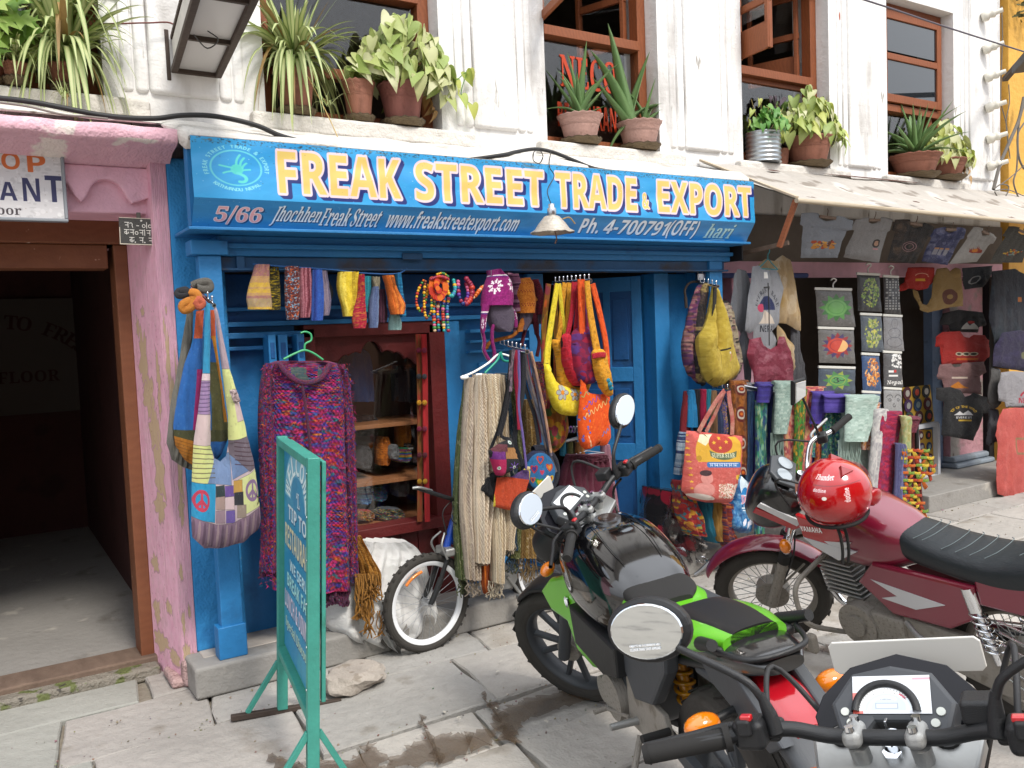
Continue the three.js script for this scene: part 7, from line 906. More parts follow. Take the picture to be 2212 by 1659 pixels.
// ---------- pots and plants on the window sills ----------
{const leafM=(c,tr=.25)=>phy({color:c,roughness:.55,transmission:tr,thickness:0,side:THREE.DoubleSide}),vM=phy({vertexColors:true,roughness:.55,transmission:.2,thickness:0,side:THREE.DoubleSide});
const col=(h)=>hex(h),dryM=leafM('#9a7c4a',.1);
const blade=(drop,up,w,c0,c1)=>{ // arching strap leaf of length 1 along +x, pale in the middle
const pos=[],cl=[],idx=[],n=10;for(let i=0;i<=n;i++){const t=i/n,ww=w*(t<.1?.5+t*5:1)*(1-Math.pow(t,3)),x=t*(1-.25*drop*t),y=up*t-drop*t*t*1.15;for(const s of[-1,-.35,.35,1]){pos.push(x,y+Math.abs(s)*ww*.35,s*ww);const q=Math.abs(s)<.5?c1:c0;cl.push(q.r,q.g,q.b);}if(i<n)for(let k=0;k<3;k++){const a=i*4+k;idx.push(a,a+4,a+1,a+1,a+4,a+5);}}
const g=new THREE.BufferGeometry();g.setAttribute('position',new THREE.Float32BufferAttribute(pos,3));g.setAttribute('color',new THREE.Float32BufferAttribute(cl,3));g.setIndex(idx);g.computeVertexNormals();return g;};
const spiderG=[[.15,1.1],[.5,1.05],[.85,1.05],[1.15,.95],[1.55,.85]].map(([d,u],i)=>blade(d,u,.035,col(i%2?'#5c7a34':'#6b8a3c'),col('#bcc389')));
const heart=(k)=>{const s=new THREE.Shape();s.moveTo(0,0);s.bezierCurveTo(-.12,.16,-.32,.22,-.34,-.02);s.bezierCurveTo(-.34,-.3,-.14,-.6,0,-.9);s.bezierCurveTo(.14,-.6,.34,-.3,.34,-.02);s.bezierCurveTo(.32,.22,.12,.16,0,0);let g=new THREE.ShapeGeometry(s,5);const p=g.attributes.position;for(let i=0;i<p.count;i++){const x=p.getX(i),y=p.getY(i);p.setZ(i,Math.abs(x)*(.35+k*.25)-y*y*(.15+.2*k)+fbm(x*3,y*3,k)*.1);}g.computeVertexNormals();return g;},heartG=[0,.5,1,1.6].map(heart);
const aloeG=[.05,.3,.6].map((b)=>{const rings=[];for(let j=0;j<=8;j++){const t=j/8,w=.085*Math.pow(1-t,.8)+.002,th=w*.55,cx=b*t*t,cy=t-b*.25*t*t;rings.push([[-1,.45],[-.5,.0],[0,-.5],[.5,.0],[1,.45],[.5,.25],[0,.1],[-.5,.25]].map(([z,q])=>V(cx-q*th*1.6,cy,z*w)));}return loft(rings,{caps:true});});
const terra=paintMat('#8a5a48',[],{rep:3,vary:.15,bump:.004}),terraPale=paintMat('#a8857a',[],{rep:3,bump:.006}),mossy=paintMat('#6a5a42',[],{rep:4,bump:.01}),soil=std({color:'#2a221a',roughness:1});
const GR='plant pots on the window sills';
function pot(name,label,view,x0,x1,yt,yb,{m=terra,z=-4.66,saucer=true,tin=false}={}){
const a=view(x0,yt,z),b=view(x1,yt,z),R=Math.abs(b.x-a.x)/2*.95,H=Math.max(.1,(a.y-2.905)*1.1),o=thing(name,label,'potted plant',[(a.x+b.x)/2,2.905,z],GR);
if(tin){const pr=[];for(let i=0;i<=40;i++){const t=i/40;pr.push([R*(.97+.03*Math.cos(t*6.283*7)),H*t]);}mesh('tin',lathe([[0,0],...pr,[R*.93,H]],28),std({color:'#aab0b4',metalness:.9,roughness:.35}),o);}
else{const g=lathe([[0,.012],[R*.68,.012],[R*.7,.02],[R*.86,H*.62],[R*.87,H*.64],[R*.89,H*.66],[R*.9,H*.7],[R*.97,H*.86],[R*1.05,H*.94],[R*1.07,H*.98],[R*1.03,H],[R*.93,H*.98],[R*.9,H*.9]],36),p=g.attributes.position;for(let i=0;i<p.count;i++)if(p.getY(i)>H*.9){const q=Math.atan2(p.getZ(i),p.getX(i)),k=1+.018*Math.sin(q*16);p.setXYZ(i,p.getX(i)*k,p.getY(i)+.004*Math.sin(q*16),p.getZ(i)*k);}mesh('pot',g,m,o);
if(saucer){const s=lathe([[0,0],[R*.8,0],[R*.98,.03],[R*1.0,.036],[R*.92,.03],[R*.6,.012]],36),q=s.attributes.position;for(let i=0;i<q.count;i++){const an=Math.atan2(q.getZ(i),q.getX(i));q.setY(i,q.getY(i)+(q.getY(i)>.02?.005*Math.sin(an*14):0));}mesh('saucer',s,mossy,o);}}
mesh('soil',new THREE.CylinderGeometry(R*.9,R*.9,.01,20).translate(0,H*.93,0),soil,o);o.userData.R=R;o.userData.H=H;return o;}
const E=new THREE.Euler();
function spider(o,n,L,H=o.userData.H){for(let i=0;i<n;i++){const k=Math.min(4,Math.floor(Math.pow(i/n,.8)*5)),b=mesh('leaf',spiderG[k],i%11===7?dryM:vM,o),l=L*rr(.65,1.1);b.position.set(rr(-.02,.02),H+.01,rr(-.02,.02));b.scale.set(l,l,l*rr(.8,1.3));b.rotation.set(0,rr(0,6.283),k<1?rr(.1,.5):rr(-.1,.15),'YXZ');}}
function arrow(o,n,rx,ry,s,mats,H=o.userData.H,rz=.16){for(let i=0;i<n;i++){const a=rr(0,6.283),r=Math.sqrt(rnd()),x=Math.cos(a)*r*rx,z=Math.sin(a)*r*rz+.03,y=H+.02+(1-r*r)*ry*rr(.35,1)+rr(-.04,.03),b=mesh('leaf',pick(heartG),pick(mats),o),q=s*rr(.7,1.2);b.position.set(x,y,z);b.scale.setScalar(q);b.rotation.set(rr(-.9,.0)+(z<0?.8:0),Math.atan2(x,z+.15)*.8+rr(-.5,.5),rr(-.7,.7)-x*1.5,'YXZ');if(i%3===0)mesh('stalk',rod([x*.15,H,z*.2],[x,y,z],.003,.0025,5),mats[1],o);}}
function aloe(o,list,H=o.userData.H,m=leafM('#5f7f4a',0),m2){for(const[az,tilt,L,w=1,x=0]of list){const b=mesh('leaf',pick(aloeG),m,o);b.position.set(x,H-.01,0);const q=L*(m2??1.35);b.scale.set(q,q,q*w);b.rotation.set(0,az,-tilt,'YXZ');}}
const cream=[leafM('#b9bd84'),leafM('#8fa352'),leafM('#a8b468'),leafM('#c6c79a')],lime=[leafM('#9fae4e'),leafM('#b3b95c'),leafM('#c2c58a')],grn=[leafM('#4f8a2c'),leafM('#6a9a3a')];
const s1=pot('spider_plant','large spider plant with striped arching leaves under the pane above the signboard',A2,150,420,470,745);spider(s1,170,.46);spider(s1,30,.4,.3);wpart('runner',tube([A2(360,470,-4.55),A2(430,600,-4.5),A2(520,780,-4.45),A2(580,915,-4.4)],.003,20,5),leafM('#b59a5c',0),s1);
pot('clay_pot','empty looking clay pot between spider plant and arrowhead plant',A2,595,800,545,790);
const y1=pot('arrowhead_plant','full arrowhead plant with cream leaves in a clay pot',A2,835,1120,560,815,{m:paintMat('#7a4a42',[],{rep:3,bump:.004})});arrow(y1,170,.33,.4,.14,cream);{const v=[];[[1250,480],[1330,520],[1400,470],[1420,460],[1370,620],[1440,680],[1290,640],[1300,560],[1250,620],[1200,560]].forEach(([x,y],i)=>{const p=A2(x,y,-4.56).sub(y1.position),b=mesh('leaf',pick(heartG),i<6?lime[i%2]:cream[i%4],y1);b.position.copy(p);b.scale.setScalar(.1);b.rotation.set(rr(-.5,.2),rr(-.5,.5),rr(-.6,.6));v.push(p);});mesh('vine',tube([V(.1,y1.userData.H,0),...v.slice(0,3),v[4],v[5]],.003,30,5),grn[0],y1);[0,1,2,3].forEach((i)=>{const b=mesh('withered_leaf',pick(heartG),leafM('#8a6a3a',0),y1);b.position.copy(A2(1150+i*12,640+i*28,-4.62).sub(y1.position));b.scale.setScalar(.08);b.rotation.set(rr(-1,1),rr(-1,1),rr(-1,1));});}
const a1=pot('aloe_plant','many leaved aloe in a pale scalloped pot before the lettered pane',A3,398,635,755,945,{m:terraPale});aloe(a1,[[0,.1,.3],[3.1,.15,.32],[1.6,.25,.34],[4.6,.2,.36],[.5,.5,.3],[2.6,.55,.3],[3.6,.6,.26],[0,.75,.28],[1,.35,.3],[5.4,.4,.33],[3.1,.9,.22],[.1,1.1,.2],[2,.1,.28],[4,.35,.24]]);
const a2=pot('aloe_plant','tall broad aloe leaning out of a pale clay pot',A3,788,1012,800,975,{m:terraPale});aloe(a2,[[3.14,.15,.5,1.5,-.12],[3.3,.35,.42,1.5,-.12],[0,.35,.42,1.3,-.1],[3.14,.75,.3,1.3,-.12],[0,.7,.4,1,-.1],[3.1,2.2,.26,1,-.1],[.2,.3,.28,.8,.06],[3,.1,.26,.8,.05],[.0,.65,.34,.8,.06],[.3,.95,.26,.7,.06],[.1,1.5,.2,.6,.08],[5,.3,.24,.8,.04]]);
const t1=pot('tin_plant','green leafy plant with bare stems in a ribbed silver tin',A4,0,166,870,1065,{tin:true});arrow(t1,60,.15,.2,.085,grn);for(let i=0;i<7;i++){const x=rr(-.16,.2),b=mesh('stem',tube([V(0,.15,0),V(x*.5,.3,.02),V(x,rr(.34,.48),rr(-.03,.06))],.003,10,5),leafM('#8a7a4a',0),t1);for(let k=0;k<2;k++){const l=mesh('leaf',pick(heartG),pick(lime),t1);l.position.set(x+rr(-.02,.03),rr(.3,.48),rr(0,.05));l.scale.setScalar(.07);l.rotation.set(rr(-.6,.3),rr(-.6,.6),rr(-.6,.6));}}
const d1=thing('dark_leaf_plant','dark purple leaved plant behind the cream arrowhead','plant',[t1.position.x+.28,2.905,-4.74],GR);mesh('pot',lathe([[0,0],[.06,0],[.08,.14],[.07,.14]],20),terra,d1);for(let i=0;i<26;i++){const l=mesh('leaf',pick(heartG),i%3?leafM('#3a2a34',.05):leafM('#6a8a3a'),d1);l.position.set(rr(-.12,.08),rr(.2,.56),rr(-.04,.08));l.scale.setScalar(.09);l.rotation.set(rr(-.8,.2),rr(-.8,.8),rr(-.6,.6));}mesh('stem',rod([0,.1,0],[-.02,.5,.02],.006),leafM('#5a4a34',0),d1);
const y2=pot('arrowhead_plant','dense pale yellow arrowhead plant beside the silver tin',A4,268,480,900,1090);arrow(y2,150,.34,.38,.14,[...cream,lime[0],lime[1]]);
const a3=pot('aloe_plant','spiky slender aloe in a brown pot under the closed casement',A4,972,1166,1010,1165);aloe(a3,Array.from({length:26},(_,i)=>[i*2.4,.15+(i/26)*1.05,rr(.44,.62),.7]),a3.userData.H,leafM('#66854e',0),1);
const y3=pot('arrowhead_plant','bushy pale arrowhead plant with withered leaves by the house corner',A4,1158,1336,1045,1185);arrow(y3,140,.33,.34,.14,[...lime,cream[0],cream[3]]);for(let i=0;i<8;i++){const b=mesh('withered_leaf',pick(heartG),leafM('#a8865a',0),y3);b.position.set(rr(.08,.24),rr(.02,.12),rr(.05,.14));b.scale.setScalar(.08);b.rotation.set(rr(-1,1),rr(-1,1),rr(-1,1));}
// window over the pink doorway
const s2=pot('spider_plant','big spider plant filling the window over the pink doorway',A1,300,560,430,580);spider(s2,180,.46);spider(s2,60,.42,.34);
const s3=pot('spider_plant','small spider plant in a low pot beside the big one',A1,10,190,500,590,{z:-4.6});spider(s3,50,.24);
const mp=pot('maple_leaf_plant','broad leaved light green plant next to the big spider plant',A1,-160,60,400,590);for(let i=0;i<34;i++){const s=new THREE.Shape();for(let k=0;k<=10;k++){const a=-2.2+k*.44,r=k%2?.5:1;s.lineTo(Math.sin(a)*r*.5,Math.cos(a)*r*.5);}s.lineTo(0,-.2);const b=mesh('leaf',new THREE.ShapeGeometry(s),pick([leafM('#8fae4a',.4),leafM('#6f9638',.35),leafM('#a8bd62',.4)]),mp),p=A1(rr(-160,190),rr(-80,330),-4.5+rr(-.12,.1)).sub(mp.position);b.position.copy(p);b.scale.setScalar(rr(.14,.22));b.rotation.set(rr(-.7,.1),rr(-.6,.6),rr(2,4.2));}for(let i=0;i<5;i++)mesh('stem',tube([V(0,mp.userData.H,0),V(rr(-.1,.1),.4,.05),A1(rr(-120,150),rr(-60,250),-4.52).sub(mp.position)],.005,12,5),grn[1],mp);
const by=thing('spider_plantlet','baby spider plant hanging on a runner below the sill','plant',A1(430,640,-4.5));by.userData.group=GR;spider(by,22,.1,0);mesh('runner',tube([V(0,0,0),A1(420,560,-4.5).sub(by.position),A1(410,470,-4.52).sub(by.position),A1(405,380,-4.56).sub(by.position)],.003,14,5),leafM('#8a9a5a',0),by);
const by2=thing('spider_plantlet','baby spider plant dangling by the clay pot saucer','plant',A2(500,690,-4.5));by2.userData.group=GR;spider(by2,16,.1,0);mesh('runner',tube([V(0,0,0),A2(450,600,-4.5).sub(by2.position),A2(380,500,-4.55).sub(by2.position)],.003,14,5),leafM('#8a9a5a',0),by2);
scene.traverse((q)=>{if(q.userData.R){delete q.userData.R;delete q.userData.H;}});
}
// ---------- motorcycles: x forward, y up, z to the rider's right, origin on the ground under the rear axle ----------
const gloss=(c,o={})=>phy({color:c,roughness:.3,clearcoat:1,clearcoatRoughness:.06,...o}),BK=MT.blackPlastic,GY=MT.greyPlastic;
const amber=phy({color:'#d9760a',roughness:.12,clearcoat:1}),redLens=phy({color:'#a3121f',roughness:.15,clearcoat:1});
const alphaM=(t)=>std({map:t,transparent:true,alphaTest:.4,roughness:.5,side:THREE.DoubleSide});
function bikeBase(name,label,{x,z,hd,lean,steer,ax}){
const o=thing(name,label,'motorcycle',[x,0,z]);o.rotation.order='YXZ';o.rotation.y=(90-hd)*Math.PI/180;o.rotation.x=lean*Math.PI/180;
const P=(n,g,m,par=o)=>{if(Array.isArray(g))g=merge(g);if(par.userData.off)g.translate(-par.userData.off.x,-par.userData.off.y,-par.userData.off.z);return mesh(n,g,m,par);};
const G=(n,steered)=>{const g=new THREE.Group();g.name=n;o.add(g);if(steered){g.position.copy(ax);g.userData.off=ax;g.quaternion.setFromAxisAngle(V(-.44,.9,0).normalize(),steer*Math.PI/180);}return g;};
return{o,P,G};
}
const ex=(pts,z0,z1,b=.006)=>{const s=new THREE.Shape(pts.map((p)=>new THREE.Vector2(...p)));return new THREE.ExtrudeGeometry(s,{depth:Math.abs(z1-z0)-2*b,bevelEnabled:true,bevelSize:b,bevelThickness:b,bevelSegments:2}).translate(0,0,Math.min(z0,z1)+b);};
const rb=(x0,x1,y0,y1,z0,z1,r=.01)=>new RoundedBoxGeometry(x1-x0,y1-y0,Math.abs(z1-z0),2,Math.min(r,(x1-x0)*.45,(y1-y0)*.45,Math.abs(z1-z0)*.45)).translate((x0+x1)/2,(y0+y1)/2,(z0+z1)/2);
const disc=(x,y,z,r,t,n=24)=>new THREE.CylinderGeometry(r,r,t,n).rotateX(Math.PI/2).translate(x,y,z);
// body through sections [x, half width, top, bottom, squareness]
function hull(S,sub=4,n=28){const c=(k)=>new THREE.CatmullRomCurve3(S.map((s,i)=>V(s[k],i,0)),false,'catmullrom',.5),C=[0,1,2,3].map(c),rings=[],m=(S.length-1)*sub;for(let j=0;j<=m;j++){const[x,w,t,b]=C.map((q)=>q.getPoint(j/m).x),ring=[];for(let i=0;i<n;i++){const a=i/n*6.2832,ca=Math.cos(a),sa=Math.sin(a),p=.72;ring.push(V(x,(t+b)/2+Math.sign(sa)*Math.pow(Math.abs(sa),p)*(t-b)/2,Math.sign(ca)*Math.pow(Math.abs(ca),p)*w));}rings.push(ring);}return loft(rings,{caps:true});}
function wheel(P,g,x,R,w,wire,rimM,tyreM){
const L=(pts)=>lathe(pts,48).rotateX(Math.PI/2).translate(x,R,0),q=R-.075;
P('tyre',[L([[q,-w*.36],[q+.02,-w*.46],[R-.02,-w*.47],[R-.006,-w*.3],[R,-w*.08],[R-.004,-w*.06],[R,-w*.04],[R,w*.04],[R-.004,w*.06],[R,w*.08],[R-.006,w*.3],[R-.02,w*.47],[q+.02,w*.46],[q,w*.36]]),...Array.from({length:40},(_,i)=>{const a=i/40*6.283,s=i%2?1:-1;return new THREE.BoxGeometry(.03,.006,w*.24).rotateY(s*.5).translate(0,R-.0015,s*w*.24).rotateZ(a).translate(x,R,0);})],tyreM,g);
P('rim',L([[q+.004,-w*.36],[q-.01,-w*.34],[q-.022,-w*.15],[q-.022,w*.15],[q-.01,w*.34],[q+.004,w*.36]]),rimM,g).material.side=THREE.DoubleSide;
if(wire){const sp=[];for(let i=0;i<36;i++){const a=i/36*6.283,b=a+(i%2?.5:-.5),s=i%4<2?1:-1;sp.push(rod([x+Math.cos(b)*.05,R+Math.sin(b)*.05,s*.03],[x+Math.cos(a)*(q-.02),R+Math.sin(a)*(q-.02),0],.0022,.0022,5));}P('spokes',sp,MT.alloy,g).userData.kind='stuff';P('hub',[disc(x,R,0,.085,.07),disc(x,R,0,.03,.14)],MT.dustyAlloy,g);}
else{const sp=[];for(let i=0;i<5;i++)for(const d of[-.16,.16]){const a=i*1.2566+d;sp.push(beam(V(x+Math.cos(a)*.04,R+Math.sin(a)*.04,0),V(x+Math.cos(a+d*.6)*(q-.015),R+Math.sin(a+d*.6)*(q-.015),0),.022,.03,.006,V(0,0,1)));}P('spokes',sp,GY,g);P('hub',[disc(x,R,0,.055,.1),disc(x,R,w*.5,.12,.005,36)],MT.dustyAlloy,g);}}
const dialTex=tex(512,320,(c,w,h)=>{c.fillStyle='#c9ccd0';c.fillRect(0,0,w,h);c.fillStyle='#c2574c';c.fillRect(0,h*.45,70,h*.55);c.fillStyle='#eceeed';c.beginPath();c.arc(220,290,185,3.1,6.3);c.fill();c.fillStyle='#aeb6bd';c.beginPath();c.arc(220,290,140,3.1,6.3);c.fill();c.strokeStyle='#f2f4f4';c.lineWidth=16;c.beginPath();c.arc(220,290,110,3.14,5.4);c.stroke();c.strokeStyle='#c2485c';c.beginPath();c.arc(220,290,160,5.3,6.2);c.stroke();c.strokeStyle='#33363a';c.lineWidth=3;for(let i=0;i<=26;i++){const a=3.14+i/26*3.1;c.beginPath();c.moveTo(220+Math.cos(a)*168,290+Math.sin(a)*168);c.lineTo(220+Math.cos(a)*180,290+Math.sin(a)*180);c.stroke();}c.fillStyle='#33363a';c.font='bold 20px sans-serif';c.textAlign='center';for(let i=0;i<7;i++){const a=3.2+i*.48;c.fillText(String(i*2),220+Math.cos(a)*152,297+Math.sin(a)*152);}c.font='12px sans-serif';c.fillText('x 1000 r/min',220,205);c.fillStyle='#8f9aa4';c.fillRect(150,230,150,50);c.fillStyle='#b9c1c8';c.fillRect(158,238,134,34);c.fillStyle='#dfe7ec';c.fillRect(350,190,150,100);c.fillStyle='#c98a96';c.fillRect(400,20,112,20);c.fillStyle='#e6e8e8';c.fillRect(390,50,122,60);});
const mirTex=tex(256,64,(c,w,h)=>{c.clearRect(0,0,w,h);fit(c,'OBJECTS IN THE MIRROR ARE',2,250,6,28,'bold 22px sans-serif',{fill:'#e8eaec'});fit(c,'CLOSER THAN THEY APPEAR',2,250,36,58,'bold 22px sans-serif',{fill:'#e8eaec'});});
function nakedBike(name,label,pose,{main,accent,rearView}){
const{o,P,G}=bikeBase(name,label,{...pose,ax:V(.92,.93,0)}),body=gloss(main,{roughness:.08}),acc=gloss(accent,{clearcoatRoughness:.2});
const fw=G('front_wheel',1);wheel(P,fw,1.34,.3,.11,0,GY,MT.dustyRubber);const rw=G('rear_wheel');wheel(P,rw,0,.3,.15,0,GY,MT.dustyRubber);
const fk=G('front_fork',1);for(const s of[-1,1]){P('fork_leg',[rod([1.34,.3,s*.085],[1.17,.62,s*.085],.027),rod([1.17,.62,s*.085],[.985,.96,s*.085],.02)],GY,fk);}
P('top_clamp',ex([[-.055,-.12],[.02,-.135],[.05,-.09],[.03,0],[.05,.09],[.02,.135],[-.055,.12],[-.075,0]],0,.028).rotateX(-Math.PI/2).rotateZ(.45).translate(.95,.95,0),MT.alloy,fk);for(const s of[-1,1])P('fork_cap',rod([.972,.955,s*.085],[.955,.99,s*.085],.024,.022,16),BK,fk);P('stem_nut',rod([.93,.955,0],[.918,.978,0],.016,.016,6),MT.chrome,fk);
P('front_fender',hull([[1.12,.055,.56,.52],[1.25,.06,.64,.6],[1.38,.06,.645,.61],[1.5,.05,.58,.55]]),BK,fk);
const hb=G('handlebar',1),bp=[[.78,1.03,-.38],[.83,1.035,-.26],[.885,1.03,-.16],[.9,1.012,-.09],[.9,1.01,0]];P('bar',tube([...bp,...bp.slice(0,4).reverse().map(([x,y,z])=>[x,y,-z])],.0135,60,12),BK,hb);
for(const s of[-1,1]){P('riser',rod([.925,.95,s*.05],[.905,.995,s*.05],.017,.017,14),MT.alloy,hb);P('clamp',rb(.868,.934,1.0,1.03,s*.05-.016,s*.05+.016,.012),MT.alloy,hb);for(const d of[-.022,.022])P('clamp_bolt',rod([.9+d,1.03,s*.05],[.9+d,1.038,s*.05],.008,.008,8),MT.chrome,hb);
const e=(t)=>V(lerp(.845,.775,t),lerp(1.033,1.028,t),s*lerp(.235,.385,t));P('grip',[rod(e(.15),e(.97),.0175,.0175,18),rod(e(.08),e(.15),.023,.023,18),rod(e(.97),e(1.04),.019,.015,16)],MT.rubber,hb);P('switch_box',[rb(.83,.885,1.01,1.062,s*.215-.026,s*.215+.03,.012),rb(.82,.85,1.04,1.07,s*.215-.012,s*.215+.014,.006)],BK,hb);P('kill_switch',rb(.825,.84,1.066,1.076,s*.21-.008,s*.21+.012,.003),gloss('#b5141c'),hb);P('lever',[rb(.87,.92,1.01,1.04,s*.19-.02,s*.19+.02,.008),tube([[.91,1.025,s*.2],[.91,1.025,s*.27],[.875,1.02,s*.34],[.835,1.015,s*.42]],.0075,24,8)],BK,hb);P('mirror_mount',[rod([.87,1.03,s*.175],[.87,1.06,s*.178],.015,.013,12),rod([.87,1.06,s*.178],[.865,1.1,s*.185],.013,.007,12)],BK,hb);
const mc=V(.86,1.225,s*.372);P('mirror_stem',tube([[.865,1.09,s*.184],[.862,1.12,s*.2],[.86,1.2,s*.33],mc.clone().add(V(.014,-.012,-s*.03))],.0075,24,8),BK,hb);
const mo=Array.from({length:30},(_,i)=>{const a=i/30*6.283,c=Math.cos(a),n=Math.sin(a),r=1+.07*Math.sin(2*a);return[c*.073*r,n*.052*r+c*.008*s];}),face=(pts,k)=>pts.map(([a,b])=>[a*k,b*k]),tm=(g)=>g.rotateY(-Math.PI/2).rotateZ(-.1).rotateY(s*-.1).translate(mc.x,mc.y,mc.z);P('mirror_shell',tm(ex(face(mo,1.02),-.028,.003,.008)),BK,hb);P('mirror_glass',tm(ex(face(mo,.94),.0,.012,.003)),MT.mirror,hb);if(s<0)P('mirror_print',tm(new THREE.PlaneGeometry(.062,.013).translate(-.006,-.028,.0145)),alphaM(mirTex),hb);}
P('brake_reservoir',rb(.885,.94,1.035,1.075,.125,.18,.008),BK,hb);
const db=G('dashboard',1),T=(g)=>g.rotateY(-Math.PI/2).rotateZ(-.8).translate(.995,1.03,0),hx=[[-.06,-.055],[-.085,-.045],[-.098,.0],[-.064,.052],[0,.066],[.064,.052],[.098,0],[.085,-.045],[.06,-.055],[.034,-.022],[-.034,-.022]];P('housing',T(ex(hx,-.05,.0,.008)),GY,db);P('dial',T(new THREE.PlaneGeometry(.132,.07).translate(0,.016,.0025)),phy({map:dialTex,roughness:.25,clearcoat:1}),db);P('dial_hood',T(new THREE.TorusGeometry(.052,.007,8,28,3.14).translate(-.01,-.016,.004)),BK,db);for(const[a,b]of[[-.08,-.015],[-.07,-.035],[.08,-.015],[.07,-.035]])P('warning_light',T(disc(a,b,.001,.0075,.004,14).rotateX(0)),std({color:'#b9bdb6',roughness:.3}),db);P('ignition_lock',rod([.945,.975,0],[.935,.995,0],.02,.02,16),MT.chrome,db);P('key',rb(.918,.934,.995,1.03,-.002,.002,.001),MT.chrome,db);
P('visor',T(ex([[-.14,-.03],[-.15,.0],[-.136,.04],[-.085,.095],[0,.12],[.085,.095],[.136,.04],[.15,.0],[.14,-.03],[.1,-.01],[0,.04],[-.1,-.01]],-.06,-.053,.002)),phy({color:'#2a2a30',roughness:.08,transmission:.55,thickness:0,specularIntensity:.4}),db);P('headlamp',[hull([[1.08,.09,.98,.78],[1.15,.1,.96,.76],[1.22,.085,.92,.78],[1.26,.05,.88,.8]])],BK,db);P('headlamp_lens',ball(V(1.225,.855,0),.07,.5,.8,1),phy({color:'#dfe6ea',roughness:.05,clearcoat:1}),db);
P('front_plate',ex([[-.138,-.025],[-.13,-.033],[.13,-.033],[.138,-.025],[.138,.025],[.13,.033],[-.13,.033],[-.138,.025]],0,.006,.002).rotateY(Math.PI/2).rotateZ(.15).translate(1.18,1.05,0),std({color:'#c9c8c2',roughness:.5}),db);P('plate_bracket',rb(1.165,1.173,.95,1.04,-.05,.05),BK,db);for(const s of[-1,1]){P('front_indicator',[rod([1.1,.84,s*.09],[1.09,.84,s*.16],.01)],BK,db);P('front_indicator_lens',ball(V(1.09,.84,s*.19),.034,.8,.75,1.2),amber,db);}
const cb=G('control_cables',1);for(const[a,b,c]of[[[.9,1.02,-.2],[1.06,1.08,-.22],[1.05,.85,-.06]],[[.9,1.02,.2],[1.08,1.1,.2],[1.05,.8,.08]],[[.88,1.0,.2],[.96,.93,.22],[.9,.8,.1]]])P('cable',tube([a,b,c],.0055,24,6),MT.wire,cb);
P('fuel_tank',hull([[.4,.1,.82,.7],[.46,.15,.862,.63],[.56,.185,.905,.6],[.68,.2,.945,.6],[.8,.205,.965,.62],[.89,.185,.955,.66],[.95,.13,.925,.74],[.985,.06,.89,.8]],6,40),body);P('tank_cap',[disc(0,0,0,.052,.012,32)].map((g)=>g.rotateX(-Math.PI/2).rotateZ(.1).translate(.79,.966,0)),MT.steel);P('cap_centre',disc(0,0,0,.036,.006).rotateX(-Math.PI/2).rotateZ(.1).translate(.79,.974,0),gloss('#2c1c18'));for(const[x,y,z]of[[.56,.893,.08],[.56,.893,-.08],[.88,.952,.09],[.88,.952,-.09]])P('tank_screw',ball(V(x,y,z),.0085,1,.5,1,8),MT.chrome);
for(const s of[-1,1]){P('tank_seam',tube([[.87,.962,s*.075],[.75,.968,s*.08],[.62,.93,s*.085],[.5,.885,s*.075]],.0018,24,5),BK);const sc=[[1.1,.64],[1.03,.7],[.92,.735],[.86,.7],[.78,.66],[.82,.57],[.8,.5],[.765,.44],[.78,.415],[.84,.405],[.92,.45],[.955,.56],[1.06,.585]];{const g=ex(sc,s*.1,s*.135,.016),p=g.attributes.position;for(let i=0;i<p.count;i++)p.setZ(i,p.getZ(i)+s*Math.max(0,p.getX(i)-.8)*.28);g.computeVertexNormals();P('air_scoop',g,acc);}P('scoop_badge',disc(.93,.64,s*.176,.022,.006),MT.chrome);P('under_cowl',ex([[.44,.62],[.86,.64],[.86,.5],[.6,.48],[.46,.52]],s*.12,s*.19,.01),BK);P('side_cover',ex([[.08,.78],[.42,.76],[.5,.62],[.4,.46],[.26,.5],[.12,.66]],s*.1,s*.155,.012),GY);P('footpeg',[rod([.46,.34,s*.13],[.455,.35,s*.24],.014,.012)],MT.alloy);P('rear_footpeg',rod([.2,.42,s*.13],[.19,.43,s*.23],.013),MT.rubber);P('peg_plate',ex([[.5,.5],[.54,.3],[.42,.3],[.2,.4],[.22,.46],[.4,.48]],s*.115,s*.135,.004),MT.dustyAlloy);P('grab_rail',[rb(-.2,-.06,.81,.84,s*.1-.02,s*.1+.03,.012),rod([-.12,.83,s*.125],[-.24,.875,s*.15],.02,.016,12)],BK);P('swing_arm',beam(V(.44,.38,s*.1),V(-.03,.3,s*.1),.03,.05),GY);P('rear_indicator',rod([-.2,.665,s*.06],[-.215,.66,s*.165],.0125),BK);P('rear_indicator_lens',ball(V(-.22,.66,s*.205),.04,.85,.8,1.35),amber);P('tail_fin',ex([[.02,.8],[-.2,.79],[-.42,.66],[-.36,.62],[-.1,.7]],s*.06,s*.1,.008),GY);}
P('seat',hull([[.44,.13,.815,.7],[.36,.165,.805,.62],[.26,.17,.79,.6],[.16,.155,.8,.66],[.1,.15,.84,.7],[-.05,.14,.862,.76],[-.2,.1,.87,.81]],5),acc);P('rider_pad',hull([[.485,.1,.835,.76],[.42,.125,.832,.76],[.34,.11,.815,.78],[.28,.06,.809,.78]]),MT.rubber);P('pillion_pad',hull([[.17,.085,.825,.78],[.1,.095,.85,.8],[-.05,.09,.868,.82],[-.2,.075,.876,.82]]),std({color:'#151516',roughness:.45}));
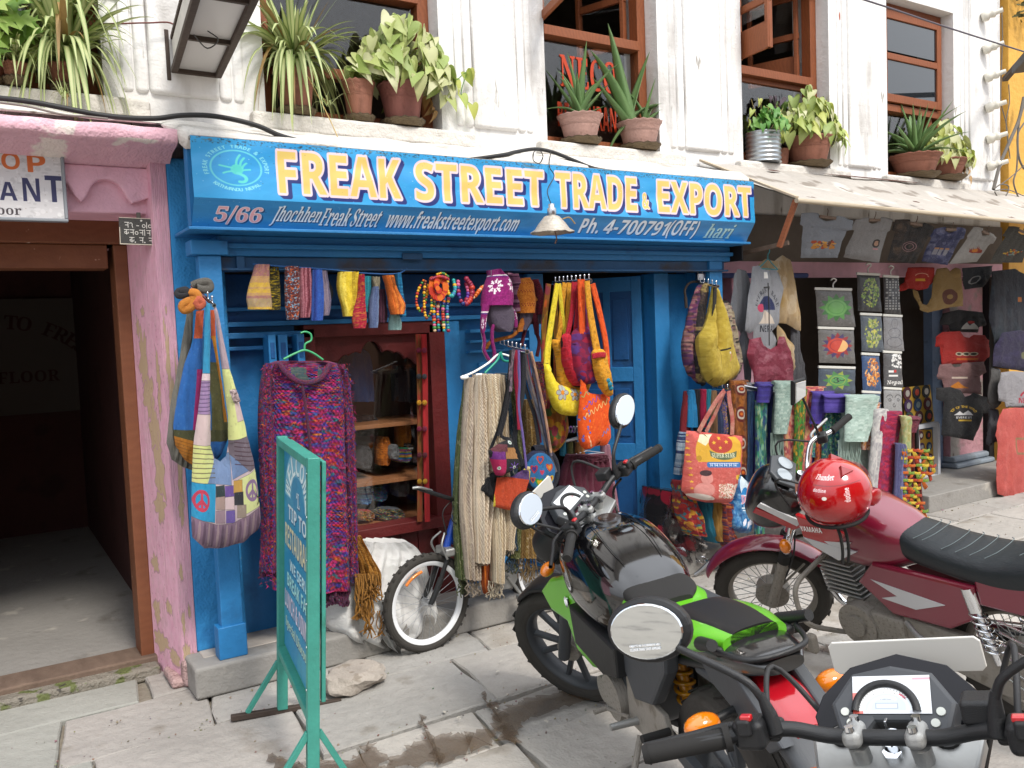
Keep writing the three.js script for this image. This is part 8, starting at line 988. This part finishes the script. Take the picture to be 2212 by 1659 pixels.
P('tail_cover',hull([[.0,.12,.82,.72],[-.15,.115,.845,.74],[-.27,.095,.845,.77],[-.33,.06,.83,.79]]),gloss('#101012'));P('tail_grab',tube([[-.2,.84,-.13],[-.31,.84,-.08],[-.31,.84,.08],[-.2,.84,.13]],.008,24,8),BK);P('rear_mudguard',hull([[.02,.09,.72,.66],[-.2,.1,.74,.67],[-.38,.085,.68,.6],[-.55,.07,.54,.48]]),GY);P('tail_lamp',hull([[-.2,.05,.765,.7],[-.3,.068,.745,.66],[-.37,.06,.71,.63],[-.41,.04,.68,.62]]),redLens);P('rear_plate',[ex([[-.11,-.05],[.11,-.05],[.11,.05],[-.11,.05]],0,.006,.002).rotateY(-Math.PI/2).rotateZ(-.5).translate(-.55,.55,0)],phy({map:tex(128,64,(c,w,h)=>{c.fillStyle='#a8182a';c.fillRect(0,0,w,h);c.strokeStyle='#f2f0ee';c.lineWidth=6;c.strokeRect(2,2,w-4,h-4);for(let i=0;i<4;i++){c.beginPath();c.arc(24+i*27,34,10,rr(0,2),rr(4,6));c.stroke();}}),roughness:.4}));
P('engine',[rb(.5,.84,.26,.46,-.12,.12,.04),...Array.from({length:7},(_,i)=>rb(.7-i*.004,.88-i*.004,.45+i*.025,.462+i*.025,-.11,.11,.006)),rb(.72,.86,.45,.64,-.08,.08,.02)],GY);for(const g of[disc(.63,.36,-.14,.085,.04,28),disc(.63,.36,.14,.095,.05,28),disc(.75,.34,-.135,.05,.03)])P('engine_cover',g,MT.dustyAlloy);P('exhaust',[tube([[.86,.46,.06],[.98,.36,.06],[.86,.22,.05],[.6,.2,.08],[.42,.28,.15]],.02,40,10),rod([.44,.28,.16],[.12,.38,.18],.05,.055,18)],std({color:'#2a2a2c',roughness:.5,metalness:.5}));P('rear_shock',[rod([.3,.4,0],[.36,.66,0],.022),tube(Array.from({length:50},(_,i)=>{const a=i*.85,t=i/49;return[lerp(.3,.36,t)+Math.cos(a)*.034,lerp(.42,.64,t),Math.sin(a)*.034];}),.007,160,6)],gloss('#c98a14'));P('gear_lever',[rod([.5,.34,-.15],[.68,.3,-.17],.007),rod([.68,.3,-.17],[.68,.3,-.22],.01)],MT.dustyAlloy);P('side_stand',[tube([[.5,.26,-.12],[.46,.13,-.2],[.44,.05,-.3]],.012,16,8),rb(.41,.48,.04,.055,-.33,-.28)],MT.dustyAlloy);P('frame_tube',[rod([.5,.3,-.1],[.44,.6,-.11],.018),rod([.5,.3,.1],[.44,.6,.11],.018),rod([.44,.6,-.11],[-.1,.74,-.08],.014),rod([.44,.6,.11],[-.1,.74,.08],.014)],BK);return o;
}
nakedBike('motorcycle','black motorcycle with lime green seat and scoops parked before the doorway',{x:1.925,z:-1.755,hd:16.1,lean:-8.1,steer:38},{main:'#0a0a0c',accent:'#5fb01c'});
nakedBike('motorcycle','dark motorcycle with hexagonal dashboard, white dial and silver bar clamps',{x:.535,z:-.282,hd:64.4,lean:-12,steer:0},{main:'#15161a',accent:'#2a2c30'});
{ // maroon commuter motorcycle
const{o,P,G}=bikeBase('motorcycle','dusty maroon motorcycle with wire wheels and long black ribbed seat',{x:3.572,z:-1.767,hd:1.6,lean:-15,steer:38,ax:V(.86,.95,0)}),mr=gloss('#74122c',{clearcoatRoughness:.12});
const decal=(t,w,h,x,y,z,rz=0)=>P('decal',new THREE.PlaneGeometry(w,h).rotateZ(rz).rotateY(Math.PI).translate(x,y,z),alphaM(t));
const fw=G('front_wheel',1);wheel(P,fw,1.28,.3,.085,1,MT.dustyAlloy,MT.dustyRubber);const rw=G('rear_wheel');wheel(P,rw,0,.3,.095,1,MT.dustyAlloy,MT.dustyRubber);
const fk=G('front_fork',1);for(const s of[-1,1]){P('fork_leg',rod([1.285,.28,s*.075],[1.13,.58,s*.08],.027,.027,14),MT.dustyAlloy,fk);P('fork_tube',rod([1.13,.58,s*.08],[.94,.96,s*.08],.018),MT.chrome,fk);P('fork_boot',rod([1.14,.56,s*.08],[1.115,.61,s*.08],.031),MT.rubber,fk);}
{const rings=[];for(let j=0;j<=24;j++){const a=lerp(.62,2.75,j/24),ring=[];for(let i=0;i<=10;i++){const b=lerp(-1.45,1.45,i/10),r=.335+Math.cos(b)*.022;ring.push(V(1.28+Math.cos(a)*r,.3+Math.sin(a)*r,Math.sin(b)*.062));}rings.push(ring);}P('front_fender',loft(rings,{closed:false}),gloss('#74122c',{side:THREE.DoubleSide}),fk);P('fender_stay',[rod([1.28,.33,-.068],[1.05,.52,-.07],.006),rod([1.28,.33,.068],[1.05,.52,.07],.006)],MT.dustyAlloy,fk);}
const hl=G('headlamp_cowl',1);P('cowl',hull([[.96,.1,.98,.84],[1.03,.125,1.06,.78],[1.12,.12,1.05,.76],[1.19,.095,.98,.78],[1.23,.05,.9,.82]]),gloss('#0d0d0f'),hl);P('headlamp_lens',ball(V(1.195,.87,0),.075,.5,.75,1),phy({color:'#dfe6ea',roughness:.05,clearcoat:1}),hl);for(const s of[-1,1]){P('red_stripe',ex([[.98,.8],[1.02,.79],[1.17,.93],[1.15,.95]],s*.118,s*.128,.002),gloss('#a3141c'),hl);P('white_stripe',ex([[.97,.83],[1.0,.81],[1.14,.96],[1.12,.975]],s*.119,s*.129,.002),gloss('#c9c9c9'),hl);P('indicator',[rod([1.08,.72,s*.09],[1.08,.72,s*.13],.012)],MT.chrome,hl);P('indicator_lens',ball(V(1.08,.72,s*.155),.036,.8,1.1,.9),amber,hl);}P('clock_panel',ex([[-.085,-.05],[.085,-.05],[.1,.02],[.06,.07],[-.06,.07],[-.1,.02]],-.02,0,.006).rotateY(-Math.PI/2).rotateZ(-.75).translate(.985,1.05,0),std({color:'#3a3d40',roughness:.4}),hl);for(const s of[-1,1])P('clock',disc(s*.045,.005,.004,.038,.006).rotateY(-Math.PI/2).rotateZ(-.75).translate(.985,1.05,0),phy({color:'#8f979c',roughness:.15,clearcoat:1}),hl);
const hb=G('handlebar',1),bp=[[.7,1.03,-.36],[.78,1.045,-.25],[.86,1.07,-.16],[.9,1.0,-.08],[.9,.985,0]];P('bar',tube([...bp,...bp.slice(0,4).reverse().map(([x,y,z])=>[x,y,-z])],.0115,60,10),MT.chrome,hb);for(const s of[-1,1]){P('grip',rod([.77,1.043,s*.255],[.69,1.028,s*.375],.017,.017,14),MT.rubber,hb);P('switch_box',rb(.79,.84,1.03,1.08,s*.2-.025,s*.2+.025,.012),BK,hb);P('lever',tube([[.85,1.05,s*.19],[.87,1.05,s*.24],[.8,1.03,s*.39]],.007,20,7),MT.alloy,hb);}P('mirror_stem',tube([[.82,1.07,.19],[.83,1.2,.2],[.84,1.3,.22]],.006,16,7),BK,hb);{const tm=(g)=>g.rotateY(-Math.PI/2).rotateY(-.5).rotateZ(.2).translate(.84,1.34,.2),q=(k)=>[[-.05,-.045],[.045,-.055],[.06,.03],[-.03,.065]].map(([a,b])=>[a*k,b*k]);P('mirror_shell',tm(ex(q(1),-.02,.0,.006)),BK,hb);P('mirror_glass',tm(ex(q(.86),0,.008,.003)),MT.mirror,hb);}
const cb=G('control_cables',1);for(const[a,b,c]of[[[.84,1.05,.18],[1.02,1.1,.16],[.98,.8,.06]],[[.84,1.05,-.18],[1.0,1.12,-.16],[.98,.76,-.08]],[[1.0,.85,-.06],[1.08,.6,-.09],[1.24,.34,-.07]]])P('cable',tube([a,b,c],.005,20,6),MT.wire,cb);
P('fuel_tank',hull([[.36,.1,.82,.66],[.46,.14,.875,.62],[.6,.158,.925,.6],[.74,.155,.94,.62],[.84,.12,.92,.7],[.9,.05,.87,.78]],6,36),mr);P('tank_panel',ex([[.62,.8],[.88,.84],[.86,.74],[.78,.68],[.7,.72]],-.168,-.14,.006),gloss('#a30f16'));P('tank_flash',[ex([[.58,.72],[.86,.735],[.8,.7],[.68,.66]],-.172,-.15,.003),ex([[.6,.76],[.74,.74],[.66,.7]],-.17,-.15,.003)],gloss('#b9b9bb'));decal(tex(256,64,(c,w,h)=>{c.clearRect(0,0,w,h);fit(c,'YAMAHA',4,250,6,58,'bold 60px sans-serif',{fill:'#ece6e2'});}),.13,.03,.8,.79,-.176,.1);
P('seat',hull([[.44,.08,.84,.72],[.38,.115,.83,.68],[.2,.13,.795,.66],[.0,.14,.79,.65],[-.18,.14,.835,.67],[-.4,.12,.85,.72],[-.5,.07,.85,.76]],6,32),std({color:'#1c2226',roughness:.5,bumpMap:grainBump,bumpScale:.002}));for(const x of[.3,.26,.18,.12,.06,0,-.14,-.2,-.28,-.34]){const y=x>.2?.82:x>-.1?.797:.842;P('seat_stitching',tube([[x+.03,y-.01,-.1],[x,y+.004,-.06],[x,y+.006,.06],[x+.03,y-.01,.1]],.0018,16,5),std({color:'#5f6a6c',roughness:.8}));}decal(tex(128,64,(c,w,h)=>{c.clearRect(0,0,w,h);fit(c,'YAMAHA',40,110,2,16,'bold 20px sans-serif',{fill:'#b9bec0'});fit(c,'YBX',12,120,22,60,'bold italic 50px sans-serif',{fill:'#dfe2e2'});}),.12,.06,-.3,.75,-.142);
for(const s of[-1,1]){P('side_panel',ex([[.08,.66],[.52,.66],[.6,.56],[.46,.45],[.2,.46],[.08,.54]],s*.115,s*.15,.012),mr);P('panel_flash',ex([[.2,.56],[.54,.59],[.42,.54],[.5,.51],[.34,.5]],s*.148,s*.153,.001),gloss('#b9b9bb'));P('tail_panel',ex([[.06,.7],[-.5,.76],[-.52,.68],[-.1,.6],[.05,.6]],s*.1,s*.135,.01),mr);P('rear_shock',[rod([.02,.34,s*.13],[.1,.66,s*.13],.016),rod([.08,.56,s*.13],[.1,.66,s*.13],.03),tube(Array.from({length:44},(_,i)=>{const a=i*.9,t=i/43;return[lerp(.03,.08,t)+Math.cos(a)*.03,lerp(.38,.56,t),s*.13+Math.sin(a)*.03];}),.005,130,5)],MT.chrome);P('footpeg',rod([.5,.28,s*.1],[.5,.285,s*.24],.014),MT.rubber);P('swing_arm',rod([.42,.34,s*.09],[0,.3,s*.09],.02),BK);P('rear_indicator',rod([-.4,.7,s*.1],[-.4,.7,s*.17],.01),MT.chrome);P('rear_indicator_lens',ball(V(-.4,.7,s*.19),.03),amber);}
P('crash_guard',[-1,1].map((s)=>tube([[.84,.62,0],[.86,.58,s*.14],[.87,.53,s*.27],[.87,.46,s*.29],[.85,.34,s*.27],[.8,.26,s*.16],[.72,.2,s*.03]],.0125,50,10)),MT.dustyAlloy);P('leg_shield',rb(.8,.85,.2,.3,-.31,-.27,.02),MT.dustyAlloy);P('engine',[rb(.46,.78,.24,.42,-.1,.1,.05),rb(.7,.82,.42,.62,-.06,.06,.02)],MT.dustyAlloy);for(let i=0;i<8;i++)P('cooling_fin',rb(.66+i*.006,.86+i*.004,.42+i*.022,.43+i*.022,-.09,.09,.004),MT.alloy);P('engine_cover',[disc(.66,.33,-.13,.1,.06,32),disc(.66,.33,-.165,.05,.02,24),rb(.42,.6,.24,.42,-.15,-.09,.03)],MT.dustyAlloy);P('cylinder_head',rb(.74,.88,.6,.68,-.075,.075,.02),MT.alloy);P('chain_case',ex([[.42,.42],[.1,.4],[-.12,.36],[-.14,.24],[.0,.2],[.42,.28]],-.13,-.085,.012),MT.dustyAlloy);P('exhaust',[tube([[.86,.58,.05],[1.0,.48,.06],[.94,.26,.08],[.7,.2,.13],[.4,.26,.16]],.018,40,10),rod([.4,.26,.16],[-.3,.36,.18],.036,.045,18)],MT.chrome);P('down_tube',[rod([.88,.8,0],[.76,.24,0],.02),rod([.76,.24,0],[.45,.24,0],.02)],BK);P('carburettor',[rb(.56,.66,.48,.58,-.05,.05,.02)],BK);P('gear_pedal',[rod([.44,.26,-.17],[.68,.24,-.17],.007),rod([.68,.24,-.17],[.68,.24,-.21],.01),rod([.44,.26,-.17],[.36,.27,-.2],.007)],MT.dustyAlloy);P('brake_lever',tube([[.4,.42,-.15],[.3,.4,-.2],[.18,.4,-.2]],.012,16,8),MT.alloy);P('side_stand',tube([[.46,.24,-.1],[.42,.14,-.18],[.36,.09,-.3]],.012,16,8),MT.dustyAlloy);
for(let i=0;i<6;i++)P('saree_guard_wire',tube([[-.02,.56-i*.05,-.16],[-.2,.56-i*.055,-.2],[-.45,.54-i*.05,-.16]],.005,16,5),MT.chrome);P('rear_fender',hull([[.0,.07,.66,.6],[-.2,.075,.68,.6],[-.4,.07,.62,.52],[-.52,.06,.48,.4]]),mr);P('tail_lamp',hull([[-.48,.06,.76,.66],[-.54,.06,.75,.66],[-.57,.04,.73,.68]]),redLens);
}
{ // helmet hung from the maroon motorcycle's handlebar
const c=ray(1803,1062).multiplyScalar(3.62).add(V(0,EYE,0)),o=thing('helmet','glossy red full helmet with side lettering hung on the maroon motorcycle','helmet',c),R=.152;
const t=tex(512,256,(k,w,h)=>{k.fillStyle='#a8060e';k.fillRect(0,0,w,h);const wt={fill:'#e9e4e2'};fit(k,'Thunder',0,66,66,86,'bold italic 40px serif',wt);fit(k,'dotline',6,40,112,124,'bold 30px sans-serif',wt);k.save();k.translate(86,160);k.rotate(-1.5);fit(k,'dotline',0,44,-7,7,'bold 30px sans-serif',wt);k.restore();k.fillStyle='#ece8e0';k.beginPath();k.arc(36,142,6,0,7);k.fill();k.strokeStyle='#6a0308';k.lineWidth=2;k.beginPath();k.moveTo(0,104);k.quadraticCurveTo(60,100,140,112);k.stroke();});
const shell=new THREE.SphereGeometry(R,48,30,0,Math.PI*2,0,2.25),p=shell.attributes.position;for(let i=0;i<p.count;i++){const y=p.getY(i),x=p.getX(i),z=p.getZ(i);const k=y<0?1-y*y*4:1;p.setXYZ(i,x*1.04*k,y*.98-Math.max(0,x)*.12,z*.96*k);}shell.computeVertexNormals();const up=new THREE.Group();up.name='helmet_shell';o.add(up);const tl=new THREE.Quaternion().setFromEuler(new THREE.Euler(.12,0,.3));const H=(n,g,m)=>{g.applyQuaternion(tl);return mesh(n,g,m,up);};
H('shell',shell,phy({map:t,roughness:.18,clearcoat:1,clearcoatRoughness:.03,side:THREE.DoubleSide}));H('lining',new THREE.SphereGeometry(R*.92,32,20,0,6.2832,.2,2.0).translate(.003,-.006,0),std({color:'#17171a',roughness:.9})).material.side=THREE.DoubleSide;H('rim',new THREE.TorusGeometry(R*.8,.008,8,40).rotateX(Math.PI/2).scale(1.05,1,.98).translate(0,-R*.66,0),MT.rubber);H('visor',new THREE.SphereGeometry(R*1.045,32,16,Math.PI*.82,Math.PI*.36,1.0,.95),phy({color:'#f4f6f8',transmission:.8,thickness:0,roughness:.06,side:THREE.DoubleSide}));H('visor_hinge',ball(V(R*.62,-.035,R*.8),.036,1.3,1,.35),gloss('#9a0810'));for(const[x,y,z]of[[-.02,.125,.075],[.04,.13,-.02]])H('vent',ex([[-.028,-.012],[.03,-.016],[.0,.02]],-.012,.012,.004).rotateX(-.8).translate(x,y,z),gloss('#8a060c'));for(const s of[-.02,.02])mesh('strap',tube([[s-.05,-.1,.04],[s-.02,-.16,.05],[s,-.24,.05],[s+.01,-.3,.04]].map((q)=>V(...q)),.007,20,6),MT.rubber,o);
}
{ // small mountain bike behind the sack
const z=-4.05,R=.262,ax=onZ(923,1308,z),b=thing('bicycle','small blue mountain bicycle with white rimmed front wheel leaning by the sack','bicycle',[ax.x,0,z]),P=(n,g,m,par=b)=>mesh(n,Array.isArray(g)?merge(g):g,m,par);const fw=new THREE.Group();fw.name='front_wheel';fw.rotation.y=.1;b.add(fw);const rw=new THREE.Group();rw.name='rear_wheel';rw.position.set(.88,0,-.14);b.add(rw);
const white=gloss('#e4e6e8'),L=(pts)=>lathe(pts,56).rotateX(Math.PI/2).translate(0,R,0);for(const g of[fw,rw]){P('tyre',[new THREE.TorusGeometry(R-.022,.024,12,64).translate(0,R,0),...Array.from({length:64},(_,i)=>new THREE.BoxGeometry(.014,.006,.016).translate(0,R-.001,i%2?.012:-.012).rotateZ(i/64*6.2832).translate(0,R,0))],MT.dustyRubber,g);P('rim',L([[R-.04,-.015],[R-.062,-.013],[R-.066,0],[R-.062,.013],[R-.04,.015]]),white,g).material.side=THREE.DoubleSide;P('spokes',Array.from({length:28},(_,i)=>{const a=i/28*6.283,q=a+(i%2?.7:-.7);return rod([Math.cos(q)*.018,R+Math.sin(q)*.018,(i%4<2?.02:-.02)],[Math.cos(a)*(R-.06),R+Math.sin(a)*(R-.06),0],.0012,.0012,4);}),MT.steel,g).userData.kind='stuff';P('hub',[disc(0,R,0,.018,.07),disc(0,R,0,.008,.12)],MT.steel,g);}P('reflector',new THREE.TorusGeometry(R-.085,.009,6,16,.65).rotateZ(1.75).translate(0,R,.012),amber,fw);
const hd=onZ(988,1095,z).sub(b.position),cr=onZ(962,1190,z).sub(b.position);for(const s of[-.045,.045]){P('fork_blade',[rod([0,R,s],[cr.x*.55,lerp(R,cr.y,.5),s],.016),rod([cr.x*.55,lerp(R,cr.y,.5),s],[cr.x,cr.y,s],.012)],s<0?BK:BK);}P('fork_crown',[rb(cr.x-.03,cr.x+.03,cr.y-.02,cr.y+.025,-.065,.065,.012)],MT.alloy);P('brake_arm',[tube([V(cr.x-.02,cr.y-.03,.06),V(cr.x-.05,cr.y+.05,.06),V(cr.x-.02,cr.y+.11,.04)],.006,12,6),tube([V(cr.x-.02,cr.y-.03,-.06),V(cr.x-.05,cr.y+.05,-.06),V(cr.x,cr.y+.1,-.04)],.006,12,6)],MT.alloy);P('head_tube',rod([cr.x,cr.y,0],[hd.x,hd.y,0],.021),gloss('#16409a'));P('down_tube',rod([lerp(cr.x,hd.x,.3),lerp(cr.y,hd.y,.3),0],[.52,.3,-.08],.022),gloss('#16409a'));P('top_tube',rod([lerp(cr.x,hd.x,.85),lerp(cr.y,hd.y,.85),0],[.46,.6,-.07],.018),gloss('#16409a'));P('seat_tube',rod([.52,.3,-.08],[.43,.75,-.07],.016),BK);P('chain_stay',rod([.52,.3,-.08],[.88,R,-.14],.012),BK);P('seat_stay',rod([.46,.6,-.07],[.88,R,-.14],.01),BK);P('saddle',hull([[.32,.02,.78,.74],[.42,.06,.79,.74],[.54,.08,.8,.75]]).translate(0,0,-.07),BK);P('crank',[disc(.52,.3,-.03,.075,.006),rod([.52,.3,-.02],[.6,.18,-.01],.01),rb(.56,.66,.16,.19,-.01,.07)],MT.alloy);P('stem',[rod([hd.x,hd.y,0],[hd.x-.02,hd.y+.05,0],.014)],BK);const l=onZ(895,1052,z+.1).sub(b.position),r=onZ(1024,1035,z-.1).sub(b.position);P('bar',tube([l,V(hd.x-.06,hd.y+.06,.05),V(hd.x-.02,hd.y+.05,0),V(hd.x+.03,hd.y+.07,-.05),r],.011,30,8),BK);P('grip',rod(r.clone().lerp(V(hd.x,hd.y+.06,0),.55),r,.017),MT.rubber);P('grip_ring',rod(r.clone().lerp(V(hd.x,hd.y+.06,0),.6),r.clone().lerp(V(hd.x,hd.y+.06,0),.54),.019),gloss('#b5241c'));P('brake_lever',tube([l.clone().lerp(V(hd.x,hd.y+.06,0),.4),l.clone().add(V(.01,-.0,.03)),l.clone().add(V(-.02,0,.02))],.007,12,6),MT.alloy);P('cable',[tube([V(hd.x-.04,hd.y+.06,.04),V(hd.x-.12,hd.y,.06),V(hd.x-.1,cr.y+.1,.05),V(cr.x-.02,cr.y+.1,.04)],.0035,20,5),tube([V(hd.x,hd.y+.06,.0),V(hd.x-.08,hd.y-.04,.08),V(hd.x,cr.y+.12,.05)],.0035,20,5)],MT.wire);
}
renderer.render(scene,camera);
